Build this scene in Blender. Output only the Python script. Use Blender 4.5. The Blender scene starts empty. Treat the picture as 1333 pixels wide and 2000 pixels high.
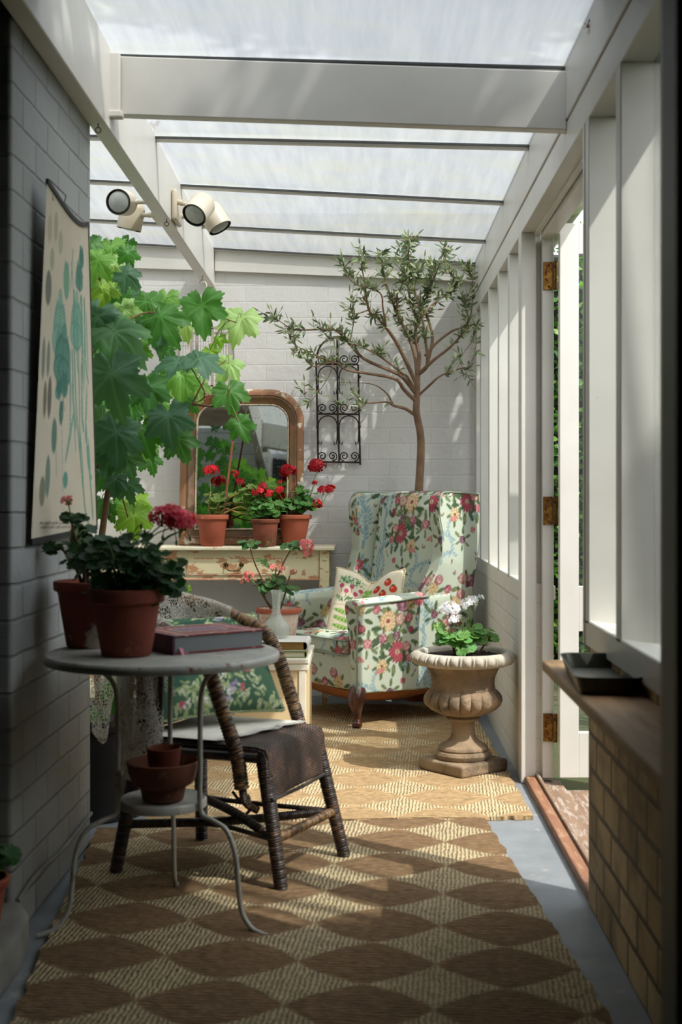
import bpy, bmesh, math, random
import numpy as np
from mathutils import Vector, Matrix, noise

random.seed(7)
SC = bpy.context.scene
COL = SC.collection
PI = math.pi

# ------------------------------------------------------------------ camera
F = 2500.0; CX = 722.0; CY = 965.0; H = 1.15
cam = bpy.data.cameras.new('camera')
cam_o = bpy.data.objects.new('camera', cam)
COL.objects.link(cam_o)
cam_o.location = (0, 0, H)
cam_o.rotation_euler = (math.radians(90), 0, 0)
cam.sensor_fit = 'VERTICAL'
cam.sensor_height = 36.0
cam.lens = F * 36.0 / 2000.0
cam.shift_x = -(CX - 666.5) / 2000.0
cam.shift_y = (CY - 1000.0) / 2000.0
cam.clip_start = 0.05
cam.clip_end = 200
cam.dof.use_dof = True
cam.dof.focus_distance = 6.3
cam.dof.aperture_fstop = 4.0
SC.camera = cam_o

# ------------------------------------------------------------------ light
SUN = Vector((1.0, -0.8, 1.65)).normalized()
world = bpy.data.worlds.new('world')
SC.world = world
world.use_nodes = True
wn = world.node_tree.nodes; wl = world.node_tree.links
bg = wn['Background']
sky = wn.new('ShaderNodeTexSky')
sky.sky_type = 'NISHITA'
sky.sun_disc = False
sky.sun_elevation = math.asin(SUN.z)
sky.sun_rotation = math.atan2(SUN.x, SUN.y)
sky.air_density = 1.6
sky.dust_density = 1.6
hs = wn.new('ShaderNodeHueSaturation'); hs.inputs['Saturation'].default_value = 0.25
wl.new(sky.outputs[0], hs.inputs['Color'])
wl.new(hs.outputs[0], bg.inputs['Color'])
bg.inputs['Strength'].default_value = 0.54

sun = bpy.data.lights.new('sun', 'SUN')
sun.energy = 4.5
sun.angle = math.radians(0.6)
sun.color = (1.0, 0.965, 0.915)
sun_o = bpy.data.objects.new('sun', sun)
COL.objects.link(sun_o)
sun_o.location = (6, -5, 9)
sun_o.rotation_euler = SUN.to_track_quat('Z', 'Y').to_euler()

SC.view_settings.view_transform = 'Standard'
SC.view_settings.look = 'None'
SC.view_settings.gamma = 1.0
SC.view_settings.exposure = 0.16
SC.view_settings.use_curve_mapping = False
SC.cycles.use_denoising = True
SC.cycles.max_bounces = 10
SC.cycles.diffuse_bounces = 6
SC.cycles.transmission_bounces = 8
SC.cycles.transparent_max_bounces = 16
SC.cycles.sample_clamp_indirect = 8.0
SC.cycles.caustics_reflective = False
SC.cycles.caustics_refractive = False

# ------------------------------------------------------------------ helpers
def at(x, y, Y):
    return Vector(((x - CX) * Y / F, Y, H - (y - CY) * Y / F))

def lin(c):
    if isinstance(c, str):
        c = c.lstrip('#'); c = [int(c[i:i+2], 16) / 255 for i in (0, 2, 4)]
    return tuple((v / 12.92 if v <= .04045 else ((v + .055) / 1.055) ** 2.4) for v in c[:3])

def lin_np(a):
    a = np.clip(a, 0, 1)
    return np.where(a <= .04045, a / 12.92, ((a + .055) / 1.055) ** 2.4)

MW = {}
def base_matrix(o):
    while o.parent is not None:
        o = o.parent
    return MW.get(o.name, Matrix.Identity(4))

def obj(name, bm, mat, parent=None, smooth=True, fix=True, angle=None):
    """link bm (world coordinates) as one mesh object"""
    if fix:
        bmesh.ops.recalc_face_normals(bm, faces=bm.faces)
    if parent is not None:
        bm.transform(base_matrix(parent).inverted())
    me = bpy.data.meshes.new(name)
    bm.to_mesh(me); bm.free()
    return link_mesh(name, me, mat, parent, smooth, angle)

def link_mesh(name, me, mat, parent=None, smooth=True, angle=None):
    if mat is not None:
        for m in (mat if isinstance(mat, (list, tuple)) else [mat]):
            me.materials.append(m)
    if smooth and len(me.polygons):
        me.polygons.foreach_set('use_smooth', np.ones(len(me.polygons), dtype=bool))
        me.set_sharp_from_angle(angle=math.radians(angle or 40))
    o = bpy.data.objects.new(name, me)
    COL.objects.link(o)
    if parent is not None:
        o.parent = parent
    return o

def tag(o, label=None, cat=None, group=None, kind=None):
    if label: o['label'] = label
    if cat: o['category'] = cat
    if group: o['group'] = group
    if kind: o['kind'] = kind
    return o

def thing(name, label, cat, loc=(0, 0, 0), rotz=0.0, group=None):
    o = bpy.data.objects.new(name, None)
    COL.objects.link(o)
    o.empty_display_size = .05
    o.location = loc; o.rotation_euler = (0, 0, rotz)
    MW[o.name] = Matrix.Translation(loc) @ Matrix.Rotation(rotz, 4, 'Z')
    return tag(o, label, cat, group)

def struct(name, bm, mat, parent=None, smooth=False):
    o = obj(name, bm, mat, parent, smooth=smooth)
    if parent is None: o['kind'] = 'structure'
    return o

def B():
    return bmesh.new()

def box(bm, x0, x1, y0, y1, z0, z1, bevel=0.0, seg=2, M=None):
    r = bmesh.ops.create_cube(bm, size=1.0)
    vs = r['verts']
    for v in vs:
        v.co = Vector(((x0 + x1) / 2 + v.co.x * (x1 - x0), (y0 + y1) / 2 + v.co.y * (y1 - y0), (z0 + z1) / 2 + v.co.z * (z1 - z0)))
    out = vs
    if bevel > 0:
        es = list({e for v in vs for e in v.link_edges})
        r = bmesh.ops.bevel(bm, geom=es, offset=bevel, segments=seg, affect='EDGES', profile=.5)
        out = list({v for f in r['faces'] for v in f.verts} | {v for v in vs if v.is_valid})
    if M is not None:
        bmesh.ops.transform(bm, matrix=M, verts=[v for v in out if v.is_valid])
    return out

def hexa(bm, p):
    """8 corner points: bottom 4 (ccw) then top 4"""
    v = [bm.verts.new(q) for q in p]
    for f in ((3, 2, 1, 0), (4, 5, 6, 7), (0, 1, 5, 4), (1, 2, 6, 5), (2, 3, 7, 6), (3, 0, 4, 7)):
        bm.faces.new([v[i] for i in f])
    return v

def beam(bm, a, b, w, h, up=Vector((0, 0, 1)), top=True):
    """bar from a to b, points are the middle of the top face (or centre)"""
    a = Vector(a); b = Vector(b)
    d = (b - a).normalized(); s = d.cross(up).normalized() * (w / 2); u = up.normalized()
    t0 = 0 if top else h / 2; t1 = -h if top else -h / 2
    hexa(bm, [a - s + u * t1, b - s + u * t1, b + s + u * t1, a + s + u * t1,
              a - s + u * t0, b - s + u * t0, b + s + u * t0, a + s + u * t0])

def smooth_path(pts, n=6, closed=False):
    """Catmull-Rom through points"""
    P = [Vector(p) for p in pts]
    out = []
    m = len(P)
    rng = range(m) if closed else range(m - 1)
    for i in rng:
        if closed:
            p0, p1, p2, p3 = P[(i-1) % m], P[i], P[(i+1) % m], P[(i+2) % m]
        else:
            p1, p2 = P[i], P[i+1]
            p0 = P[i-1] if i > 0 else p1 * 2 - p2
            p3 = P[i+2] if i + 2 < m else p2 * 2 - p1
        for k in range(n):
            t = k / n
            out.append(.5 * ((2 * p1) + (p2 - p0) * t + (2 * p0 - 5 * p1 + 4 * p2 - p3) * t * t + (3 * p1 - p0 - 3 * p2 + p3) * t ** 3))
    if not closed: out.append(P[-1])
    return out

def tube(bm, pts, r, seg=8, closed=False, cap=True, flat=1.0, wrap=None):
    """tube along pts; r number or list; wrap=(pitch, amp) gives a wound-cane surface"""
    P = [Vector(p) for p in pts]
    rr = r if isinstance(r, (list, tuple)) else [r] * len(P)
    if wrap:
        pitch, amp = wrap
        L = [0.0]
        for i in range(1, len(P)): L.append(L[-1] + (P[i] - P[i-1]).length)
        tot = L[-1]; n = max(4, int(tot / (pitch / 4)))
        NP, NR = [], []
        j = 0
        for k in range(n + 1):
            s = tot * k / n
            while j < len(L) - 2 and L[j+1] < s: j += 1
            t = (s - L[j]) / max(1e-9, L[j+1] - L[j])
            NP.append(P[j].lerp(P[j+1], min(1, t)))
            base = rr[j] + (rr[j+1] - rr[j]) * min(1, t)
            NR.append(base * (1 + amp * (abs(math.sin(PI * s / pitch)) - .6 + .5 * noise.noise(Vector((s * 90, 3, 1))) )))
        P, rr = NP, NR
    uvl = bm.loops.layers.uv.verify()
    n = len(P)
    T = []
    for i in range(n):
        a = P[(i-1) % n] if (closed or i > 0) else P[i]
        b = P[(i+1) % n] if (closed or i < n - 1) else P[i]
        d = (b - a)
        T.append(d.normalized() if d.length > 1e-9 else (T[-1] if T else Vector((0, 0, 1))))
    nrm = Vector((0, 0, 1)) if abs(T[0].z) < .9 else Vector((1, 0, 0))
    nrm = (nrm - T[0] * nrm.dot(T[0])).normalized()
    rings = []; L = 0; Ls = []
    for i in range(n):
        if i:
            nrm = (nrm - T[i] * nrm.dot(T[i]))
            nrm = nrm.normalized() if nrm.length > 1e-6 else T[i].orthogonal().normalized()
            L += (P[i] - P[i-1]).length
        Ls.append(L)
        bn = T[i].cross(nrm)
        rings.append([bm.verts.new(P[i] + (nrm * math.cos(2*PI*k/seg) + bn * math.sin(2*PI*k/seg) * flat) * rr[i]) for k in range(seg)])
    cnt = n if closed else n - 1
    for i in range(cnt):
        A, C = rings[i], rings[(i+1) % n]
        for k in range(seg):
            f = bm.faces.new((A[k], A[(k+1) % seg], C[(k+1) % seg], C[k]))
            l0 = Ls[i]; l1 = Ls[i+1] if i + 1 < n else Ls[i] + .01
            for lp, uv in zip(f.loops, ((k/seg, l0), ((k+1)/seg, l0), ((k+1)/seg, l1), (k/seg, l1))):
                lp[uvl].uv = uv
    if cap and not closed:
        bm.faces.new(rings[0][::-1]); bm.faces.new(rings[-1])

def lathe(bm, prof, c, seg=32, closed=False, fn=None):
    """revolve (r, z) profile around vertical axis at c"""
    c = Vector(c)
    rings = []
    for r, z in prof:
        if r < 1e-5:
            rings.append([bm.verts.new(c + Vector((0, 0, z)))])
        else:
            ring = []
            for k in range(seg):
                a = 2 * PI * k / seg
                q = r if fn is None else fn(r, z, a)
                ring.append(bm.verts.new(c + Vector((math.cos(a) * q, math.sin(a) * q, z))))
            rings.append(ring)
    m = len(rings)
    for i in range(m if closed else m - 1):
        A, C = rings[i], rings[(i+1) % m]
        if len(A) == 1 and len(C) == 1: continue
        for k in range(seg):
            k2 = (k + 1) % seg
            if len(A) == 1: bm.faces.new((A[0], C[k2], C[k]))
            elif len(C) == 1: bm.faces.new((A[k], A[k2], C[0]))
            else: bm.faces.new((A[k], A[k2], C[k2], C[k]))

def ball(bm, c, r, sx=1, sy=1, sz=1, sub=2, jit=0):
    q = bmesh.ops.create_icosphere(bm, subdivisions=sub, radius=r)
    for v in q['verts']:
        k = 1 + (noise.noise(v.co * (2.5 / r)) * jit if jit else 0)
        v.co = Vector((v.co.x * sx * k, v.co.y * sy * k, v.co.z * sz * k)) + Vector(c)

def prism(bm, poly, fn, t0, t1):
    """poly of 2D points extruded between t0 and t1; fn(u, v, t) gives a point"""
    a = [bm.verts.new(fn(u, v, t0)) for u, v in poly]
    b = [bm.verts.new(fn(u, v, t1)) for u, v in poly]
    bm.faces.new(a); bm.faces.new(b[::-1])
    n = len(poly)
    for i in range(n):
        bm.faces.new((a[i], b[i], b[(i+1) % n], a[(i+1) % n]))

def soften(bm, voxel=.006, smooth=8, factor=.5):
    """voxel-remesh and smooth a closed solid: rounded dense mesh, returned as mesh data"""
    bmesh.ops.recalc_face_normals(bm, faces=bm.faces)
    me = bpy.data.meshes.new('tmp'); bm.to_mesh(me); bm.free()
    o = bpy.data.objects.new('tmp', me); COL.objects.link(o)
    m = o.modifiers.new('r', 'REMESH'); m.mode = 'VOXEL'; m.voxel_size = voxel
    if smooth:
        s = o.modifiers.new('s', 'SMOOTH'); s.iterations = smooth; s.factor = factor
    dg = bpy.context.evaluated_depsgraph_get()
    out = bpy.data.meshes.new_from_object(o.evaluated_get(dg))
    bpy.data.objects.remove(o); bpy.data.meshes.remove(me)
    return out

def set_col(me, rgb):
    a = me.color_attributes.new('Col', 'FLOAT_COLOR', 'POINT')
    d = np.ones((len(me.vertices), 4), dtype=np.float32); d[:, :3] = rgb
    a.data.foreach_set('color', d.ravel())

def coords(me):
    c = np.empty(len(me.vertices) * 3, dtype=np.float32); me.vertices.foreach_get('co', c); c = c.reshape(-1, 3)
    n = np.empty(len(me.vertices) * 3, dtype=np.float32); me.vertices.foreach_get('normal', n)
    return c, n.reshape(-1, 3)

# ------------------------------------------------------------------ numpy pattern painter (colours of printed / woven cloth and paper)
class Print:
    def __init__(s, w, h, res, base, tile=True):
        s.w, s.h, s.res, s.tile = w, h, res, tile
        s.nx, s.ny = int(w / res), int(h / res)
        s.img = np.zeros((s.ny, s.nx, 3)); s.img[:] = s.c(base)
    def c(s, c):
        if isinstance(c, str):
            c = c.lstrip('#'); c = [int(c[i:i+2], 16) / 255 for i in (0, 2, 4)]
        return np.array(c[:3])
    def ell(s, x, y, rx, ry, ang=0, col='#000000', a=1.0, taper=0.0, edge=None):
        R = max(rx, ry) * 1.15; n = int(R / s.res) + 2
        ix, iy = int(x / s.res), int(y / s.res)
        gx = np.arange(ix - n, ix + n + 1); gy = np.arange(iy - n, iy + n + 1)
        if not s.tile:
            gx = gx[(gx >= 0) & (gx < s.nx)]; gy = gy[(gy >= 0) & (gy < s.ny)]
            if not len(gx) or not len(gy): return
        X, Y = np.meshgrid((gx + .5) * s.res - x, (gy + .5) * s.res - y)
        ca, sa = math.cos(ang), math.sin(ang)
        U = X * ca + Y * sa; V = -X * sa + Y * ca
        k = 1 + taper * U / rx if taper else 1.0
        d = (U / rx) ** 2 + (V / (ry * np.maximum(k, .05))) ** 2
        m = np.clip((1 - d) / .25, 0, 1)[..., None] * a
        I = np.ix_(gy % s.ny, gx % s.nx)
        cc = s.c(col)
        if edge is not None:
            e = np.clip((d - .45) / .4, 0, 1)[..., None]
            cc = cc * (1 - e) + s.c(edge) * e
        s.img[I] = s.img[I] * (1 - m) + cc * m
    def line(s, pts, r, col, a=1.0, r1=None):
        pts = [Vector((p[0], p[1], 0)) for p in pts]
        P = smooth_path(pts, 8) if len(pts) > 2 else pts
        L = sum((P[i+1] - P[i]).length for i in range(len(P) - 1))
        k = 0.0
        for i in range(len(P) - 1):
            seg = (P[i+1] - P[i]).length; n = max(1, int(seg / (r * .7)))
            for j in range(n):
                q = P[i].lerp(P[i+1], j / n); t = (k + seg * j / n) / max(L, 1e-6)
                rad = r + ((r1 if r1 is not None else r) - r) * t
                s.ell(q.x, q.y, rad, rad, 0, col, a)
            k += seg
    def leaf(s, x, y, L, ang, col='#5f7448', dark='#3d5235'):
        s.ell(x + math.cos(ang) * L / 2, y + math.sin(ang) * L / 2, L / 2, L * .2, ang, col, edge=dark)
        s.line([(x, y), (x + math.cos(ang) * L * .85, y + math.sin(ang) * L * .85)], s.res * .8, dark, .6)
    def daisy(s, x, y, R, col, dark, mid='#c9b98a', n=13, core='#4b6a35'):
        for ring, (q, k) in enumerate(((1.0, dark), (.92, col), (.62, dark), (.55, col))):
            off = ring * .25
            for i in range(n):
                a = 2 * PI * (i + off) / n
                s.ell(x + math.cos(a) * R * q * .55, y + math.sin(a) * R * q * .55, R * q * .45, R * q * .15, a, k, edge=dark)
        s.ell(x, y, R * .27, R * .22, 0, mid, edge=dark); s.ell(x, y, R * .12, R * .09, 0, core)
    def rose(s, x, y, R, col, dark, light):
        rnd = random.Random(int(x * 9999 + y * 777))
        s.ell(x, y, R, R * .92, 0, dark)
        for i in range(26):
            a = rnd.random() * 2 * PI; q = R * (1 - i / 30) * .85
            s.ell(x + math.cos(a) * q * .75, y + math.sin(a) * q * .75, R * .34 * (1 - i / 52), R * .2 * (1 - i / 52), a + PI / 2, (light if i % 3 == 0 else col), edge=dark)
        s.ell(x + R * .05, y + R * .1, R * .2, R * .13, .5, dark); s.ell(x + R * .05, y + R * .14, R * .12, R * .06, .5, col)
    def frond(s, x, y, L, ang, curl, col='#7f9fa6', light='#c4cdbf'):
        pts = []; a = ang; p = Vector((x, y)); n = 9
        for i in range(n):
            pts.append((p.x, p.y)); p = p + Vector((math.cos(a), math.sin(a))) * L / n; a += curl / n
        s.line(pts, L * .045, col, 1, L * .025)
        for i in range(2, n):
            q = pts[i]; b = math.atan2(pts[i][1] - pts[i-1][1], pts[i][0] - pts[i-1][0])
            sgn = -1 if curl > 0 else 1
            s.ell(q[0] + math.cos(b + sgn * 1.0) * L * .09, q[1] + math.sin(b + sgn * 1.0) * L * .09, L * .12, L * .045, b + sgn * .8, col, edge=light)
            s.ell(q[0] + math.cos(b - sgn * .9) * L * .03, q[1] + math.sin(b - sgn * .9) * L * .03, L * .045, L * .02, b, light)
    def sample(s, u, v):
        x = u / s.res - .5; y = v / s.res - .5
        x0 = np.floor(x).astype(int); y0 = np.floor(y).astype(int)
        fx = (x - x0)[:, None]; fy = (y - y0)[:, None]
        if s.tile:
            X0, X1, Y0, Y1 = x0 % s.nx, (x0 + 1) % s.nx, y0 % s.ny, (y0 + 1) % s.ny
        else:
            X0, X1 = np.clip(x0, 0, s.nx-1), np.clip(x0 + 1, 0, s.nx-1); Y0, Y1 = np.clip(y0, 0, s.ny-1), np.clip(y0 + 1, 0, s.ny-1)
        I = s.img
        c = I[Y0, X0] * (1-fx) * (1-fy) + I[Y0, X1] * fx * (1-fy) + I[Y1, X0] * (1-fx) * fy + I[Y1, X1] * fx * fy
        return lin_np(c)

# ------------------------------------------------------------------ materials
def new_mat(name):
    m = bpy.data.materials.new(name); m.use_nodes = True
    nt = m.node_tree
    return m, nt, nt.nodes, nt.links, nt.nodes['Principled BSDF']

def math_n(nt, op, a, b=None, c=None, clamp=False):
    n = nt.nodes.new('ShaderNodeMath'); n.operation = op; n.use_clamp = clamp
    for i, v in enumerate((a, b, c)):
        if v is None: continue
        if isinstance(v, (int, float)): n.inputs[i].default_value = v
        else: nt.links.new(v, n.inputs[i])
    return n.outputs[0]

def mix_n(nt, fac, a, b, mode='MIX'):
    n = nt.nodes.new('ShaderNodeMix'); n.data_type = 'RGBA'; n.blend_type = mode
    for i, v in ((0, fac), (6, a), (7, b)):
        if isinstance(v, (int, float)): n.inputs[i].default_value = v
        elif isinstance(v, tuple): n.inputs[i].default_value = (*v[:3], 1)
        else: nt.links.new(v, n.inputs[i])
    return n.outputs[2]

def ramp_n(nt, v, stops, interp='LINEAR'):
    n = nt.nodes.new('ShaderNodeValToRGB'); n.color_ramp.interpolation = interp
    e = n.color_ramp.elements
    while len(e) < len(stops): e.new(.5)
    for k, (p, c) in zip(e, stops):
        k.position = p; k.color = (*(c if isinstance(c, tuple) else (c, c, c)), 1)
    nt.links.new(v, n.inputs[0]); return n.outputs[0]

def noise_n(nt, vec, scale, detail=4, rough=.55, dist=0):
    n = nt.nodes.new('ShaderNodeTexNoise')
    n.inputs['Scale'].default_value = scale; n.inputs['Detail'].default_value = detail
    n.inputs['Roughness'].default_value = rough; n.inputs['Distortion'].default_value = dist
    if vec is not None: nt.links.new(vec, n.inputs['Vector'])
    return n.outputs['Fac']

def schlick(nt, f0=.04):
    g = nt.nodes.new('ShaderNodeLayerWeight'); g.inputs['Blend'].default_value = .5
    p = math_n(nt, 'POWER', g.outputs['Facing'], 5.0)
    return math_n(nt, 'MULTIPLY_ADD', p, 1 - f0, f0)

def coord_n(nt, which='Object'):
    return nt.nodes.new('ShaderNodeTexCoord').outputs[which]

def swz(nt, vec, order, scale=(1, 1, 1)):
    s = nt.nodes.new('ShaderNodeSeparateXYZ'); nt.links.new(vec, s.inputs[0])
    c = nt.nodes.new('ShaderNodeCombineXYZ')
    for i, k in enumerate(order):
        if k in 'xyz':
            o = s.outputs['xyz'.index(k)]
            if scale[i] != 1: o = math_n(nt, 'MULTIPLY', o, scale[i])
            nt.links.new(o, c.inputs[i])
    return c.outputs[0]

def bump_n(nt, h, strength, dist, bsdf, prev=None):
    b = nt.nodes.new('ShaderNodeBump'); b.inputs['Strength'].default_value = strength; b.inputs['Distance'].default_value = dist
    nt.links.new(h, b.inputs['Height'])
    if prev is not None: nt.links.new(prev, b.inputs['Normal'])
    nt.links.new(b.outputs[0], bsdf.inputs['Normal']); return b.outputs[0]

def plain(name, c1, c2=None, rough=.6, metal=0, scale=8, bump=.1, bdist=.002, stops=(.35, .65), c3=None, s3=20, st3=(.6, .65), spec=.5, stretch=None):
    """two-tone noise material with optional third worn tone"""
    m, nt, N, L, P = new_mat(name)
    v = coord_n(nt)
    if stretch: v = swz(nt, v, 'xyz', stretch)
    f = noise_n(nt, v, scale)
    col = ramp_n(nt, f, ((stops[0], lin(c1)), (stops[1], lin(c2 or c1))))
    if c3:
        g = noise_n(nt, v, s3, 5, .65)
        col = mix_n(nt, ramp_n(nt, g, ((st3[0], 0.0), (st3[1], 1.0))), col, lin(c3))
    L.new(col, P.inputs['Base Color'])
    P.inputs['Roughness'].default_value = rough; P.inputs['Metallic'].default_value = metal
    P.inputs['Specular IOR Level'].default_value = spec
    if bump: bump_n(nt, noise_n(nt, v, scale * 4, 6, .7), bump, bdist, P)
    return m

def brick_mat(name, order, c1, c2, mortar, bw=.235, bh=.09, ms=.006, bump=.6, rough=.75, dirt=None, grain=60, off=(0, 0)):
    m, nt, N, L, P = new_mat(name)
    v = swz(nt, coord_n(nt), order)
    wob = noise_n(nt, v, 9, 2)
    mp = N.new('ShaderNodeVectorMath'); mp.operation = 'MULTIPLY_ADD'
    cb = N.new('ShaderNodeCombineXYZ'); L.new(wob, cb.inputs[0]); L.new(wob, cb.inputs[1])
    L.new(cb.outputs[0], mp.inputs[0]); mp.inputs[1].default_value = (.010, .010, 0); L.new(v, mp.inputs[2])
    b = N.new('ShaderNodeTexBrick')
    L.new(mp.outputs[0], b.inputs['Vector'])
    b.inputs['Scale'].default_value = 1.0
    b.inputs['Brick Width'].default_value = bw; b.inputs['Row Height'].default_value = bh
    b.inputs['Mortar Size'].default_value = ms; b.inputs['Mortar Smooth'].default_value = .6
    b.inputs['Bias'].default_value = 0
    b.inputs['Color1'].default_value = (*lin(c1), 1); b.inputs['Color2'].default_value = (*lin(c2), 1)
    b.inputs['Mortar'].default_value = (*lin(mortar), 1)
    col = b.outputs['Color']
    if dirt:
        g = noise_n(nt, v, 3.5, 6, .65)
        col = mix_n(nt, ramp_n(nt, g, ((.42, 0.0), (.68, .85))), col, lin(dirt))
    L.new(col, P.inputs['Base Color'])
    P.inputs['Roughness'].default_value = rough; P.inputs['Specular IOR Level'].default_value = .3
    n1 = bump_n(nt, math_n(nt, 'SUBTRACT', 1.0, b.outputs['Fac']), bump, .006, P)
    bump_n(nt, noise_n(nt, v, grain, 4, .6), .35, .002, P, n1)
    bmp = nt.nodes[-1]
    n2 = bump_n(nt, noise_n(nt, v, 14, 3, .6), .5, .006, P, bmp.outputs[0])
    return m

def attr_mat(name, rough=.8, sheen=0, bump=None, spec=.3, weave=0):
    m, nt, N, L, P = new_mat(name)
    a = N.new('ShaderNodeAttribute'); a.attribute_name = 'Col'
    L.new(a.outputs['Color'], P.inputs['Base Color'])
    P.inputs['Roughness'].default_value = rough; P.inputs['Specular IOR Level'].default_value = spec
    if sheen: P.inputs['Sheen Weight'].default_value = sheen
    if bump:
        bump_n(nt, noise_n(nt, coord_n(nt), bump, 3, .6), .3, .002, P)
    return m

def leaf_mat(name, trans=.45, rough=.5, tcol=(1.0, 1.25, .35), spec=.4, bump=60, tint=None):
    """green surface from the mesh colours, letting light through"""
    m, nt, N, L, P = new_mat(name)
    a = N.new('ShaderNodeAttribute'); a.attribute_name = 'Col'
    col = a.outputs['Color']
    L.new(col, P.inputs['Base Color'])
    P.inputs['Roughness'].default_value = rough; P.inputs['Specular IOR Level'].default_value = spec
    if bump: bump_n(nt, noise_n(nt, coord_n(nt), bump, 3, .6), .35, .004, P)
    t = N.new('ShaderNodeBsdfTranslucent')
    L.new(mix_n(nt, 1.0, col, tcol, 'MULTIPLY'), t.inputs['Color'])
    x = N.new('ShaderNodeMixShader'); x.inputs[0].default_value = trans
    L.new(P.outputs[0], x.inputs[1]); L.new(t.outputs[0], x.inputs[2])
    L.new(x.outputs[0], N['Material Output'].inputs['Surface'])
    return m

M = {}
M['white'] = plain('white_paint', '#d9d6cf', '#cfccc4', .42, scale=3, bump=.08, c3='#b9ad98', s3=26, st3=(.70, .78))
M['white_dirty'] = plain('worn_white_paint', '#d6d2c8', '#c8c3b6', .5, scale=3, bump=.12, c3='#a08a6c', s3=30, st3=(.66, .76))
M['back_brick'] = brick_mat('white_painted_brick_back', 'xz', '#dad8d4', '#d2d0cd', '#d4d2cf', ms=.005, bump=.28, grain=30)
M['side_brick'] = brick_mat('white_painted_brick_side', 'yz', '#d8d6d0', '#d0cec8', '#cfccc5', ms=.006, bump=.35, grain=30)
M['grey_brick'] = brick_mat('grey_painted_block', 'yz', '#a0a3a1', '#969997', '#8c8f8d', bw=.26, bh=.092, ms=.006, bump=.8, grain=110)
M['grey_brick_x'] = brick_mat('grey_painted_block_end', 'xz', '#8d908d', '#868985', '#7c7f7c', bw=.26, bh=.092, ms=.006, bump=.8, grain=110)
M['raw_brick'] = brick_mat('bare_yellow_brick', 'yz', '#dcbf92', '#b89c72', '#6b604e', bw=.21, bh=.098, ms=.010, bump=1.2, dirt='#6e5f48', grain=70)
M['raw_brick_x'] = brick_mat('bare_yellow_brick_end', 'xz', '#a98f68', '#8d7858', '#6b6152', bw=.21, bh=.098, ms=.008, bump=1.0, dirt='#5e5545', grain=70)
M['concrete'] = plain('grey_floor_paint', '#83878a', '#73787a', .6, scale=6, bump=.25, bdist=.003, c3='#98968e', s3=9, st3=(.60, .68))
M['stone'] = plain('pale_cement', '#8e8b83', '#76736b', .85, scale=7, bump=.6, bdist=.006)
M['dark'] = plain('shade_dark_wall', '#1c1d1c', '#171817', .7, scale=4, bump=.05)  # near-black colour stands in for the shade of the unlit near end
M['olive'] = plain('dark_olive_frame_paint', '#8a8d80', '#7d8073', .5, scale=4, bump=.05)
M['gasket'] = plain('dark_rubber_gasket', '#4a4c4b', '#3a3c3c', .6, scale=20, bump=.05)
M['soil'] = plain('dark_potting_soil', '#3a2a1e', '#20160f', .95, scale=40, bump=1.0, bdist=.012)

# twin-wall plastic roof sheet
m, nt, N, L, P = new_mat('milky_roof_sheet')
v = coord_n(nt)
st = noise_n(nt, swz(nt, v, 'xyz', (14, 1.2, 1)), 1.6, 4, .6)
st2 = noise_n(nt, swz(nt, v, 'xyz', (1.5, 4, 1)), 1.2, 3, .6)
c = ramp_n(nt, st, ((.3, lin('#7a7e80')), (.7, lin('#8f908f'))))
c = mix_n(nt, ramp_n(nt, st2, ((.45, 0.0), (.75, .55))), c, lin('#8f8e74'))
tr = N.new('ShaderNodeBsdfTranslucent'); L.new(c, tr.inputs['Color'])
df = N.new('ShaderNodeBsdfDiffuse'); L.new(c, df.inputs['Color'])
tp = N.new('ShaderNodeBsdfTransparent'); tp.inputs[0].default_value = (.9, .92, .92, 1)
gl = N.new('ShaderNodeBsdfGlossy'); gl.inputs['Roughness'].default_value = .22
x1 = N.new('ShaderNodeMixShader'); x1.inputs[0].default_value = .35; L.new(tr.outputs[0], x1.inputs[1]); L.new(df.outputs[0], x1.inputs[2])
lw = N.new('ShaderNodeLayerWeight'); lw.inputs['Blend'].default_value = .5
cosv = math_n(nt, 'SUBTRACT', 1.0, lw.outputs['Facing'])
x2 = N.new('ShaderNodeMixShader'); L.new(math_n(nt, 'MULTIPLY', math_n(nt, 'POWER', cosv, 1.6), .72), x2.inputs[0]); L.new(x1.outputs[0], x2.inputs[1]); L.new(tp.outputs[0], x2.inputs[2])
x3 = N.new('ShaderNodeMixShader'); L.new(math_n(nt, 'MULTIPLY', schlick(nt), .5), x3.inputs[0]); L.new(x2.outputs[0], x3.inputs[1]); L.new(gl.outputs[0], x3.inputs[2])
L.new(x3.outputs[0], N['Material Output'].inputs['Surface'])
M['roof'] = m

# clear thin glass
def glass_mat(name, tint=(.93, .96, .95), rough=0.0, ior=1.5, dust=0.015):
    m, nt, N, L, P = new_mat(name)
    tp = N.new('ShaderNodeBsdfTransparent'); tp.inputs[0].default_value = (*tint, 1)
    gl = N.new('ShaderNodeBsdfGlossy'); gl.inputs['Roughness'].default_value = rough
    x = N.new('ShaderNodeMixShader'); L.new(schlick(nt), x.inputs[0]); L.new(tp.outputs[0], x.inputs[1]); L.new(gl.outputs[0], x.inputs[2])
    d = N.new('ShaderNodeBsdfDiffuse'); d.inputs[0].default_value = (.8, .8, .8, 1)
    y = N.new('ShaderNodeMixShader'); y.inputs[0].default_value = dust; L.new(x.outputs[0], y.inputs[1]); L.new(d.outputs[0], y.inputs[2])
    L.new(y.outputs[0], N['Material Output'].inputs['Surface'])
    return m
M['glass'] = glass_mat('window_glass', (.97, .985, .98))
# ================================================================== SETTING
YB = 7.30          # back wall
XR = 0.605         # inner face of the glazed wall
XL = -0.915        # grey block wall on the left
XBAY = -1.95       # far left wall of the planted bay

def zroof(X, Y):
    return 2.462 + (XR - X) * (.055 + (YB - min(Y, YB)) * .02)

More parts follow.
